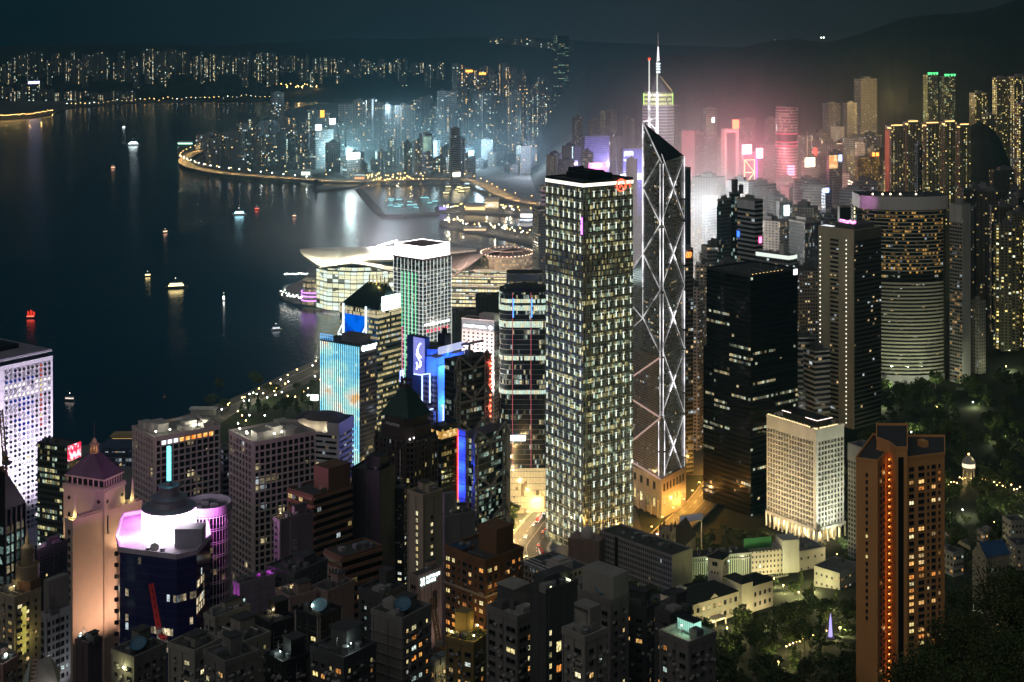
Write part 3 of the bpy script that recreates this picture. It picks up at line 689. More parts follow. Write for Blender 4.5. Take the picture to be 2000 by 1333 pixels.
 for a,bb in((320,440),(446,568),(574,696),(700,812),(822,880),(884,930)):
  for dx in(-1.25,1.25):tube(pn(a,dx*(1 if a<800 else 1.9)),pn(bb,dx*(1 if a<800 else 1.9)),tb,.8)
 for a,bb in((306,428),(434,560),(568,676),(684,806),(812,930)):tube(pr(a),pr((a+bb)/2+20),tb,1.2);tube(pr((a+bb)/2+24),pr(bb),dim,.9)
 mid=lambda A,Bp,t:A+(Bp-A)*t
 for k,cyy in enumerate((367,495,620,745,870)):
  A,Bq,C,D=pn(cyy-66),pr(cyy+60),pn(cyy+66),pr(cyy-60)
  for p,q in((A,Bq),(C,D)):
   tube(p,mid(p,q,.36),dim,.8,'brace_tube');tube(mid(p,q,.36),mid(p,q,.62),tb,1.1,'brace_tube');tube(mid(p,q,.62),q,dim,.8,'brace_tube')
 for a,bb in((308,367),(437,367),(437,495),(566,495),(566,620),(692,620)):tube(pn(a,-1),pl(bb),dim,1.15,'brace_tube')
 for a,bb in((497,545),(497,560),(622,570),(622,660)):tube(pl(a),pw(bb),dim,.9,'brace_tube')
 wall_left=lambda py:Vector(((wl.x*.62+l.x*.38),(wl.y*.62+l.y*.38)-8.5,zz(py,1215)))
 for a,bb in((697,752),(815,765),(815,880),(935,888)):tube(pn(a,-1)+Vector((0,-1,0)),pw(bb)+nn*1.5,ros,1.6,'brace_tube')
 tube(pl(238),Vector((n.x,n.y,zN))+o,dim,1.2)
 for px in(1268,1283.5):
  q=MB();m=W((px,1222))-c;zt,zm,zb=zz(117,1222),zz(180,1222),zz(262,1222)
  q.tube((m.x,m.y,zb),(m.x,m.y,zm),1.15,0.9,8);q.build('mast',tb,root)
  q=MB();q.tube((m.x,m.y,zm),(m.x,m.y,zt),.55,.4,8)
  q.build('mast_top',emit('mast_tip_light',(0.9,0.95,0.85),.9),root)
  q=MB()
  for i in range(14):z=zm+(zt-zm)*i/13;q.bar((m.x-.8,m.y,z),(m.x+.8,m.y,z),.35)
  q.build('mast_rungs',STEEL,root)
 q=MB();m1=W((1268,1222))-c;m2=W((1283.5,1222))-c;e=Vector((l.x,l.y,zL))+o
 for p,t in((Vector((m1.x,m1.y,zz(236,1222))),e),(Vector((m2.x,m2.y,zz(230,1222))),Vector((m1.x,m1.y,zz(236,1222)))),(Vector((m2.x,m2.y,zz(230,1222))),e),(Vector((m1.x,m1.y,zz(258,1222))),e),(Vector((m1.x,m1.y,zz(240,1222))),Vector((m2.x,m2.y,zz(256,1222))))):q.bar(p,t,.9)
 q.build('roof_truss',tb,root)
 q=MB();q.sphere((m1.x,m1.y,zz(116,1222)),1.0);q.build('beacon',RED_L,root)
t_prism()
def t_black():
 B=Bld('office_tower','broad black glass office block with a few lit strips beside the white hotel',1380,1466,1558,541,1180,zb=2,aspect=0.9)
 fm=facade('black_glass',Wall=(0.007,0.007,0.008),Glass=(0.004,0.004,0.005),W=2.6,H=4.0,Fx=0.05,Fy0=0.30,Fy1=0.82,Lit=0.012,Row=0.10,Run=10,WarmP=0.45,Warm=(1,0.82,0.45),Cold=(0.9,1,0.75),Strength=0.75,WallRough=0.35,Spec=.12)
 B.body(fm);B.parapet(BLACK,1.5)
 b=MB();b.prism([(-B.wl/2-3.5,-B.wr/2-.3),(-B.wl/2+9,-B.wr/2-.3),(-B.wl/2+9,B.wr/2),(-B.wl/2-3.5,B.wr/2)],0,PZ(697,1180)-B.z0,0,1,cell(fm));b.build('side_block',[fm,BLACK],B.root)
 B.roofstuff(6,mat=DCONC)
 for i in range(9):
  u,v=4+i*4.2,B.h+.9;b=MB();b.box(-.25,.25,-.25,.25,0,.5);b.build('roof_lamp',emit('amber_roof_lamp',(1,.65,.25),5),B.root,B.pt('R',min(u,B.wr-1),v,-1.5))
 u,v=B.uv('R',1553,532);b=MB();B.slab(b,'R',u-2,u+2,v-2,v+2.5,.6);b.build('corner_sign',emit('white_blue_sign',(.8,.9,1),3),B.root)
t_black()
def t_hotel():
 B=Bld('hotel','white slab hotel of deep square windows over lit arches with a garden roof',1497,1594,1649,843,1097,zb=14,aspect=1.75)
 wh=plain('white_stone',(0.66,0.64,0.56),0.7,var=0.12)
 gl=facade('hotel_glass',Wall=(0.12,0.12,0.11),Glass=(0.05,0.05,0.045),W=2.15,H=3.6,Fx=0.02,Fy0=0.02,Fy1=0.98,Lit=0.10,Row=0.0,WarmP=1.0,Warm=(1,0.74,0.36),Strength=0.32,Glow=0.02)
 top=8.0;base=12.0
 b=MB();b.prism(B.poly(1.2),base,B.h-.1,0,1,cell(gl));b.build('window_wall',[gl,ROOF],B.root)
 b=MB();b.box(-B.wl/2+.1,B.wl/2-.1,-B.wr/2+.1,B.wr/2-.1,B.h-top,B.h-.05);b.build('attic_wall',wh,B.root)
 for f,nc in(('L',17),('R',8)):
  W=B.org(f)[3];g=MB();rows=int((B.h-top-base)/3.6);u0,u1=(0.6,W-2.6)if f=='L' else(2.0,W-.6)
  for i in range(nc+1):u=u0+(u1-u0)*i/nc;B.slab(g,f,u-.42,u+.42,base,B.h-top,0.0,1.25)
  for j in range(rows+1):v=base+(B.h-top-base)*j/rows;B.slab(g,f,u0,u1,v-.55,v+.45,-.03,1.2)
  g.build('window_grid',wh,B.root)
 b=MB();B.slab(b,'L',B.wl-2.9,B.wl,base,B.h+.2,.25,0);B.slab(b,'R',0.0,1.8,base,B.h+.2,.2,0);b.build('corner_pier',wh,B.root)
 b=MB()
 for f,nc in(('L',12),('R',5)):
  W=B.org(f)[3]+(0.6 if f=='R' else 0)
  for i in range(nc):
   a0,a1=W*i/nc,W*(i+1)/nc;r=(a1-a0)/2-.6;um=(a0+a1)/2;vt=base-1.5-r
   B.slab(b,f,a0,a0+.6,0,base+.3,1.2,0.2);B.slab(b,f,a1-.6,a1,0,base+.3,1.2,0.2)
   for k in range(8):
    t0,t1=math.pi*k/8,math.pi*(k+1)/8;x0,x1=um-r*math.cos(t0),um-r*math.cos(t1);y=vt+r*min(math.sin(t0),math.sin(t1))
    B.slab(b,f,x0,x1,y,base+.3,1.18,.2)
 b.build('arcade',wh,B.root)
 b=MB();b.box(-B.wl/2+4,B.wl/2-4,-B.wr/2+4,B.wr/2-4,0,base-.5);b.build('ground_floor',plain('warm_stone',(.45,.38,.28)),B.root)
 for f,us in(('L',[W_*B.wl for W_ in(.1,.3,.5,.7,.9)]),('R',[B.wr*.3,B.wr*.75])):
  for u in us:point_light('arcade_lamp',B.pt(f,u,6,-1.8),3200,(1,.78,.4),B.root,.5)
 for u in(.1,.5,.9):spot_light('flood_lamp',B.pt('R',B.wr*u,8.0,42),B.pt('R',B.wr*u,42,0),170000,(.95,1,.80),100,B.root)
 for u in(.15,.5,.85):spot_light('flood_lamp',B.pt('L',B.wl*u,10.0,46),B.pt('L',B.wl*u,42,0),48000,(1,.80,.50),100,B.root)
 B.parapet(wh,1.3)
 b=MB();b.box(-B.wl*.32,B.wl*.36,-B.wr*.22,B.wr*.3,B.h,B.h+5);b.build('roof_pavilion',BLACK,B.root)
 b=MB();z=B.h+5.1;x0,x1,y0=-B.wl*.33,B.wl*.37,-B.wr*.23
 b.bar((x0,y0,z),(x0+9,y0,z),.4);b.bar((x1-12,y0,z),(x1,y0,z),.4);b.bar((x1,y0,z),(x1,B.wr*.31,z),.4);b.build('neon_edge',emit('pale_pink_neon',(1,.75,.65),2.5),B.root)
 g=MB();RR=random.Random(4)
 for i in range(70):
  u=RR.random()*B.wl if i<48 else RR.random()*B.wr;p=B.pt('L' if i<48 else 'R',u,B.h+1.4,-2.5-RR.random()*3)
  g.sphere(p+Vector((0,0,RR.random())),.55,6,4)
 g.build('roof_garden',plain('roof_garden_leaf',(.05,.07,.02)),B.root)
 g=MB();
 for i in range(46):
  f='L' if i<30 else 'R';u=(i+.5)/30*B.wl if i<30 else(i-29.5)/16*B.wr*.8
  g.sphere(B.pt(f,u,B.h+1.5,-1.0),.27,5,3)
 g.build('fairy_lights',emit('fairy_light',(1,.72,.35),7),B.root)
t_hotel()
def t_dots():
 B=Bld('office_tower','grey concrete slab tower with two vertical rows of dot lights',1600,1668,1721,452,1330,zb=36,aspect=1.0)
 cw=plain('warm_grey_concrete',(0.52,0.45,0.32),.75,var=.15)
 lv=facade('louvre_dark',Wall=(0.06,0.058,0.05),Glass=(0.012,0.012,0.012),W=2.4,H=4.0,Fx=0.02,Fy0=0.35,Fy1=0.9,Lit=0.05,Row=0.02,Run=8,WarmP=.5,Strength=.8,WallRough=.6)
 B.body(lv)
 b=MB();s=B.wl/68.0
 B.slab(b,'L',0,22*s,0,B.h+.6,1.4);B.slab(b,'L',40*s,B.wl+.3,0,B.h+.6,1.4);B.slab(b,'L',22*s,40*s,B.h-9,B.h+.6,1.2);b.build('concrete_piers',cw,B.root)
 b=MB()
 for j in range(int(B.h/4)):B.slab(b,'L',22*s,40*s,4*j,4*j+1.7,.9)
 b.build('slot_spandrels',cw,B.root)
 b=MB()
 for j in range(int(B.h/4)):B.slab(b,'R',.3,B.wr,4*j,4*j+1.1,.5)
 b.build('louvre_bands',plain('dark_louvre',(.085,.08,.065),.6),B.root)
 b=MB();B.slab(b,'R',0,B.wr,B.h-8,B.h+.5,.6);b.build('attic_band',plain('dark_attic',(.13,.12,.10)),B.root)
 dot=MB();dot.sphere((0,0,0),.42,8,5);dm=dot.mesh('dot_light',[emit('dot_light',(1,.96,.78),3.2)]);k=0
 for j in range(44):
  v=B.h-9-j*4.0
  if v<4:break
  for u in(4*s,55*s):link_mesh('dot_light',dm,B.root,B.pt('L',u,v,1.5))
 B.parapet(cw,1.2)
 b=MB();b.box(-4,B.wl/2-2,-B.wr/2+3,B.wr/2-8,B.h,B.h+5.5);b.build('plant_room',DCONC,B.root)
 u,v=B.uv('L',1651,432);glyph_row(B,'L',u-9,u+9,B.h+7.2,3.0,7,emit('pink_neon_sign',(1,.25,.75),3.5),-4,'neon_sign')
 b=MB();B.slab(b,'L',.5,20*s,B.h+.7,B.h+1.1,-1,9);b.build('lit_roof_deck',emit('roof_wash_emission',(.85,.9,1),1.1),B.root)  # the deck itself glows, lamplight put into its material
t_dots()
def t_curved():
 Y=1500;xa,xb=PX(1700,Y),PX(1850,Y);cx=(xa+xb)/2;half=(xb-xa)/2;z0=30;h=PZ(408,Y)-z0
 root=thing('curved_hotel','curved hotel tower with banded floors and a pale oval crown','tower',(cx,Y+10,z0))
 def arc(hw,sag,back,n=20,ox=0.0):
  P=[(ox+hw*math.sin(t)/math.sin(1.15),-sag*(math.cos(t)-math.cos(1.15))/(1-math.cos(1.15)))for t in[-1.15+2.3*i/n for i in range(n+1)]]
  return P+[(ox+hw,back),(ox-hw,back)]
 gl=facade('curved_hotel_glass',Wall=(.03,.03,.03),Glass=(.010,.010,.010),W=2.3,H=3.75,Fx=.06,Fy0=.3,Fy1=.92,Lit=.05,Row=.03,Run=9,WarmP=.55,Warm=(1,.72,.30),Cold=(1,1,.8),Strength=.8)
 gu=facade('curved_hotel_upper',Wall=(.03,.03,.03),Glass=(.010,.010,.010),W=2.3,H=3.75,Fx=.08,Fy0=.25,Fy1=.92,Lit=.26,Row=.10,Run=5,WarmP=.93,Warm=(1,.52,.12),Strength=.8)
 hs=3.75*round((PZ(535,Y)-z0)/3.75)
 b=MB();b.prism(arc(half,12,26),14,hs,0,1);b.build('lower_floors',[gl,ROOF],root)
 b=MB();b.prism(arc(half,12,26),hs,h,0,1);b.build('upper_floors',[gu,ROOF],root)
 sp=plain('pale_spandrel',(.66,.64,.52),.65,var=.12)
 def bands(v0,v1,t,name):
  b=MB();v=v0
  A,A2=arc(half+.7,12.6,26),arc(half-.2,11.8,26)
  while v<v1:
   b.prism(A[:21]+A2[:21][::-1],v,v+t,0,None,None,True,True);v+=3.75
  return b.build(name,sp,root)
 bands(16,hs-8,1.75,'spandrel_bands');bands(hs+3,h-2,.9,'upper_bands')
 cr=plain('crown_white',(.62,.60,.60),.6,var=.1);b=MB();hc=PZ(384,Y)-z0;hb=PZ(410,Y)-z0
 b.prism(arc(half+6,15,34,ox=-2.5),hb,hc,0,1,None,True,True);b.build('oval_crown',[cr,ROOF],root)
 b=MB();b.prism(arc(half+.5,14,26),0,14.5,0,1);b.build('podium',[cr,ROOF],root)
 b=MB();b.box(half-3,half+.9,-2,26,14,h);b.build('end_wall',plain('end_wall_dark',(.05,.048,.04)),root)
 for x in(-34,-24,-16,-6,10):
  b=MB();b.sphere((0,0,0),.9,8,5);b.build('roof_lamp',emit('roof_lamp_warm',(1,.85,.5),6),root,(x,0,hc+1.2))
 [spot_light('podium_lamp',(x_,-58,12),(x_,0,40),20000,(.92,1,.66),110,root)for x_ in(-25,8,40)]
 spot_light('crown_lamp',(-half-14,-26,hc-4),(-half+2,2,hc-6),9000,(1,.35,.9),60,root)
t_curved()
def t_side():
 B=Bld('residential_slab','tall narrow slab with a column of orange windows right of the curved hotel',1855,1879,1895,402,1480,zb=40,aspect=1.1)
 fm=facade('slab_bands',Wall=(.36,.35,.32),Glass=(.02,.02,.02),W=3.2,H=3.6,Fx=.08,Fy0=.42,Fy1=.95,Lit=.25,Row=0,WarmP=.8,Warm=(1,.55,.2),Strength=.7)
 B.body(fm);B.parapet(CONC);b=MB();B.slab(b,'L',0,B.wl,B.h-17,B.h+.3,.5);B.slab(b,'R',.5,B.wr,0,B.h+.3,.4);b.build('pale_attic',plain('pale_panel',(.5,.49,.46)),B.root)
 B.roofstuff(2,big=.5)
 B=Bld('residential_slab','short pale grey slab standing at the edge of the dark trees',1895,1912,1925,592,1500,zb=45)
 B.body(facade('pale_slab_small',Wall=(.36,.34,.31),Glass=(.03,.03,.03),W=4,H=3.4,Fx=.3,Fy0=.3,Fy1=.7,Lit=.03,Strength=.8));B.parapet(CONC);B.roofstuff(2,big=.4)
 B=Bld('office_block','plain grey office block half hidden behind the salmon tower',1656,1694,1722,881,1000,zb=30,aspect=1.3)
 B.body(facade('grey_small_windows',Wall=(.30,.31,.31),Glass=(.02,.022,.024),W=2.4,H=3.3,Fx=.2,Fy0=.25,Fy1=.8,Lit=.02,WarmP=.4,Strength=.8));B.parapet(CONC)
 b=MB();B.slab(b,'L',0,B.wl,B.h-10,B.h+.4,.3);B.slab(b,'R',.4,B.wr,B.h-10,B.h+.4,.3);b.build('blank_attic',plain('pale_attic',(.40,.42,.43)),B.root);B.roofstuff(6)
t_side()
def t_salmon():
 sal=plain('salmon_render',(0.86,0.42,0.15),.75,var=.10);Y=655
 B=Bld('apartment_tower','tall salmon apartment tower with rows of lit windows and a dark vertical slot',1672,1722,1845,873,Y,zb=70,aspect=0.62)
 z=lambda py,Yy=Y:PZ(py,Yy)-B.z0
 root=B.root;inv=B.root.matrix_basis.inverted()if False else None
 def loc(px,Yy):
  v=Matrix.Rotation(B.th,3,'Z')@Vector((PX(px,Yy)-B.cx,Yy-B.cy,0));return(v.x,v.y)
 lw=[loc(1672,652),loc(1714,648),loc(1752,676),loc(1706,690)]
 b=MB();b.prism(lw,0,z(900,650),0,1);b.build('left_wing',[sal,ROOF],root)
 sh=[loc(1738,660),loc(1750,652),loc(1772,652),loc(1772,690),loc(1712,690),loc(1712,668)]
 b=MB();b.prism(sh,0,z(872,656),0,1);b.build('stair_shaft',[sal,ROOF],root)
 rw=[loc(1771,655),loc(1845,662),loc(1845,690),loc(1771,690)]
 b=MB();b.prism(rw,0,z(893,658),0,1);b.build('right_wing',[sal,ROOF],root)
 def parap(poly,zt,nm):
  b=MB();n=len(poly)
  for i in range(n):
   p,q=poly[i],poly[(i+1)%n];b.bar((*p,zt+.3),(*q,zt+.3),.5,1.4)
  b.build('parapet',sal,root)
 parap(lw,z(900,650),0);parap(sh,z(872,656),0);parap(rw,z(893,658),0)
 a,c=Vector(loc(1754.5,651.6)),Vector(loc(1763,651.6));b=MB();b.prism([tuple(a),tuple(c),tuple(c+Vector((0,.5))),tuple(a+Vector((0,.5)))],0,z(893,652));b.build('dark_slot',BLACK,root)
 lst=[];p0=Vector(loc(1771,655));p1=Vector(loc(1845,662));d=(p1-p0);Ld=d.length;d.normalize();nrm=Vector((d.y,-d.x));rz=math.atan2(d.y,d.x);fl=2.98
 cols=[(1780,2.6,.55),(1799,3.1,.6),(1812.5,1.1,.25),(1823,2.2,.3),(1834.5,1.1,.35)]
 RR=random.Random(5);zt=z(914,658)
 for j in range(38):
  zz=zt-j*fl
  if zz<z(1345):break
  rowl=RR.random()
  for px,w,pr in cols:
   u=(px-1771)/74.0*Ld;q=p0+d*u+nrm*.03
   lit=RR.random()<pr*(1.25 if rowl>.45 else.35)*(1 if j<26 else.5)
   lst.append((Vector((q.x,q.y,zz)),rz,w,1.75 if w>1.5 else 1.5,RR.choice(('warm','yellow','warm','orange'))if lit else 'dark'))
 q0=Vector(loc(1693,650));d2=Vector(loc(1714,648))-Vector(loc(1672,652));rz2=math.atan2(d2.y,d2.x);n2=Vector((d2.y,-d2.x)).normalized()
 for j in range(22):lst.append((Vector((q0.x,q0.y,z(928,650)-j*fl)).__add__(Vector((n2.x*.03,n2.y*.03,0))),rz2,.95,1.5,'yellow' if j in(9,12)else 'dark'))
 put_windows(root,lst)
 s0=Vector(loc(1714,648));s1=Vector(loc(1738,661));ds=(s1-s0);Ls=ds.length;ds.normalize();ns=Vector((ds.y,-ds.x));rzs=math.atan2(ds.y,ds.x)
 lst=[]
 for j in range(38):
  zz=z(916,650)-j*fl
  if zz<z(1345):break
  for t in(.28,.5):q=s0+ds*(Ls*t)+ns*.05;lst.append((Vector((q.x,q.y,zz)),rzs,1.7,1.6,'warm' if RR.random()<.12 else 'dark'))
 put_windows(root,lst,60,'side_window')
 bal=MB();lam=MB();sl=MB();q=s0+ds*(Ls*.86)
 bal.box(-1.3,1.3,-1.1,0,-.9,-.75);bal.box(-1.3,1.3,-1.1,-1.0,-.75,.1);bm=bal.mesh('balcony',[plain('balcony_rail',(.35,.19,.12))])
 lam.box(-.35,.35,-.5,-.2,.8,1.15);lm=lam.mesh('balcony_lamp',[emit('balcony_lamp',(1,.38,.08),4.0)])
 for j in range(34):
  zz=z(914,650)-j*fl
  o=link_mesh('balcony',bm,root,(q.x+ns.x*.1,q.y+ns.y*.1,zz),(0,0,rzs));link_mesh('balcony_lamp',lm,o,(0,0,0))
 for j in range(3,34,6):
  zz=z(914,650)-j*fl;point_light('recess_lamp',(q.x+ns.x*3.2,q.y+ns.y*3.2-.5,zz),620,(1,.40,.10),root,.8)
 for x,y,k in((lw[0][0]*.4+lw[2][0]*.6,lw[0][1]*.4+lw[2][1]*.6,0),(rw[0][0]*.4+rw[2][0]*.6,rw[0][1]*.5+rw[2][1]*.5,1)):
  b=MB();b.box(x-2,x+2,y-1.5,y+1.5,z(898)if k else z(905),(z(898)if k else z(905))+3);b.build('plant_room',sal,root)
t_salmon()
# left and centre of the business district
def t_round():
 B=Bld('round_window_tower','white tower of round windows at the left edge above the harbour',-150,-48,103,727,955,zb=4)
 wh=plain('white_aluminium',(0.66,0.62,0.68),.55,.1,var=.08)
 B.body(wh,BLACK)
 RR=random.Random(8);lst=[];W=B.wr;sp=3.32;nC=15;u0=W-3.0-(nC-1)*sp
 colk=[RR.random()for _ in range(60)]
 for j in range(38):
  v=B.h-4.8-j*3.3
  if v<B.h-112:break
  for i in range(nC-1,nC-12,-1):
   u=u0+i*sp;c=nC-1-i;r=RR.random()
   if j in(3,4,5)and r<.68:k='r_white'
   elif c==2 and j<13:k='r_red' if r<.8 else 'r_yellow'
   elif 4<=c<=9 and 1<j<14 and r<.5:k='r_blue'
   elif j>12 and r<.08:k='r_white' if r<.05 else 'r_yellow'
   else:k='r_dark' if r<.72 else 'r_grey'
   lst.append((B.pt('R',u,v,.25),B.rz('R'),2.3,2.3,k))
 put_windows(B.root,lst)
 b=MB()
 for i in range(nC):B.slab(b,'R',u0+(i-.5)*sp-.05,u0+(i-.5)*sp+.05,0,B.h,.12)
 for j in range(20):B.slab(b,'R',0,W,B.h-3-j*6.6-.05,B.h-3-j*6.6+.05,.1)
 b.build('panel_joints',plain('panel_joint',(.36,.33,.38)),B.root)
 b=MB();b.box(-B.wl/2+2,B.wl/2-2,-B.wr/2+2,B.wr/2-2,B.h,B.h+3.0);b.build('recessed_band',BLACK,B.root)
 b=MB();b.box(-B.wl/2+.5,B.wl/2-.5,-B.wr/2+.5,B.wr/2-.5,B.h+3.0,B.h+4.4);b.build('roof_slab',plain('mauve_roof',(.30,.27,.34)),B.root)
 b=MB();b.box(-B.wl/2+.3,B.wl/2-.25,-B.wr/2+.3,B.wr/2-.3,B.h+2.9,B.h+3.25);b.build('roof_edge',WHITEP,B.root)
 b=MB();b.box(-12,8,0,18,B.h+4.4,B.h+7.5);b.build('plant_room',BLACK,B.root)
 for u in(W*.3,W*.65,W*.95):spot_light('facade_flood',B.pt('R',u,B.h-100,70),B.pt('R',u,B.h-48,0),330000,(.92,.82,1),75,B.root)
t_round()
def t_left():
 gg=facade('green_office_glass',Wall=(.06,.07,.055),Glass=(.02,.026,.02),W=1.9,H=3.6,Fx=.08,Fy0=.3,Fy1=.88,Lit=.20,Row=.34,Run=8,WarmP=.6,Warm=(1,.9,.42),Cold=(.75,1,.78),Strength=.9)
 B=Bld('glass_office','green glass office block with a red screen on its corner below the round window tower',73,131,157,874,900,zb=4,aspect=1.9)
 B.body(gg);B.parapet(DSTEEL,.8);b=MB();a0,v1=B.uv('R',134,868);a1,v0=B.uv('R',155,891)
 B.slab(b,'R',.6,B.wr-.4,B.h-8.6,B.h+.4,.8);b.build('red_screen',screen('red_screen',(1,.02,.06),(1,.75,.85),1.6,.35),B.root)
 b=MB();B.slab(b,'L',0,B.wl,0,B.h-22,.6);B.roofstuff(3)
 B=Bld('unfinished_tower','dark unfinished tower with lit bare floors at the left edge',-34,10,49,905,610,zb=30)
 ff=facade('bare_floors',Wall=(.012,.012,.012),Glass=(.03,.03,.03),W=5.2,H=4.1,Fx=.16,Fy0=.12,Fy1=.88,Lit=.7,Row=.4,Run=3,WarmP=.35,Warm=(1,.85,.5),Cold=(.6,.95,.85),Strength=.45,WallRough=.5)
 P=B.poly();b=MB();b.prism(P,0,B.h-26,0,1,cell(ff));b.build('wall',[ff,ROOF],B.root)
 a,c=B.wl/2,B.wr/2;b=MB();b.prism(P,B.h-26,0,0,0,tops=[B.h-2,B.h-4,B.h-19,B.h-6]);b.build('netted_top',BLACK,B.root)
 b=MB()
 for i in range(5):B.slab(b,'R',B.wr*i/4-.3,B.wr*i/4+.3,0,B.h-20,.5)
 for j in range(24):B.slab(b,'R',0,B.wr,4.1*j+3.7,4.1*j+4.2,.8)
 b.build('floor_edges',BLACK,B.root)
 crane('tower_crane','rusty luffing crane on top of the dark unfinished tower',(PX(9,622),622,B.z0+B.h-14),13,20,118,62,plain('crane_rust',(.30,.17,.05)))
def screen(name,c0,c1,s,scale):
 """an LED screen: a moving picture's soft patches in two colours"""
 if name in MATS:return MATS[name]
 m,t=nt_new(name);N=t.nodes.new;L=t.links.new;o=N('ShaderNodeOutputMaterial');e=N('ShaderNodeEmission');L(e.outputs[0],o.inputs[0])
 tc=N('ShaderNodeTexCoord');nz=N('ShaderNodeTexNoise');nz.inputs['Scale'].default_value=scale;nz.inputs['Detail'].default_value=4;L(tc.outputs['Object'],nz.inputs['Vector'])
 cr=N('ShaderNodeValToRGB');cr.color_ramp.elements[0].position=.46;cr.color_ramp.elements[1].position=.58;cr.color_ramp.elements[0].color=(*c0,1);cr.color_ramp.elements[1].color=(*c1,1)
 L(nz.outputs['Fac'],cr.inputs[0]);L(cr.outputs[0],e.inputs[0]);e.inputs[1].default_value=s;MATS[name]=m;return m
def crane(name,label,base,mast_h,jib,az,elev,mat,mat2=None):
 """luffing tower crane: lattice mast, raised lattice jib, counter jib, cab, cable"""
 t=thing(name,label,'crane',base);a=D2R(az);e=D2R(elev);s=.8
 def lattice(nm,p,q,w,m):
  b=MB();p,q=Vector(p),Vector(q);d=(q-p);n=max(3,int(d.length/(2.2*w)));d.normalize();up=Vector((0,0,1))if abs(d.z)<.9 else Vector((1,0,0));x=d.cross(up).normalized()*w/2;y=x.cross(d).normalized()*w/2;L=(q-p).length
  cs=[x+y,-x+y,-x-y,x-y]
  for c in cs:b.bar(p+c,q+c,.34)
  for i in range(n):
   A,Bq=p+d*(L*i/n),p+d*(L*(i+1)/n)
   for k in range(4):b.bar(A+cs[k],Bq+cs[(k+1)%4],.2);b.bar(A+cs[k],A+cs[(k+1)%4],.2)
  return b.build(nm,m,t)
 lattice('mast',(0,0,0),(0,0,mast_h),1.6,mat2 or mat)
 dx,dy=math.cos(a),math.sin(a);tip=Vector((dx*jib*math.cos(e),dy*jib*math.cos(e),mast_h+jib*math.sin(e)))
 lattice('jib',(0,0,mast_h),tip,1.3,mat);lattice('counter_jib',(0,0,mast_h),(-dx*6,-dy*6,mast_h+.5),1.2,mat)
 b=MB();b.box(-1,1,-1,1,mast_h+.2,mast_h+2.4);b.build('cab',CONC,t)
 b=MB();b.bar((-dx*6,-dy*6,mast_h+.5),(-dx*2,-dy*2,mast_h+7),.2);b.bar((-dx*2,-dy*2,mast_h+7),tip,.12);b.bar(tip,tip+Vector((0,0,-6)),.1);b.build('cable',DSTEEL,t)
 b=MB();b.box(-1.2,1.2,-1,1,-1.6,0);b.build('counterweight',DCONC,t,(-dx*6,-dy*6,mast_h))
 return t
t_left()
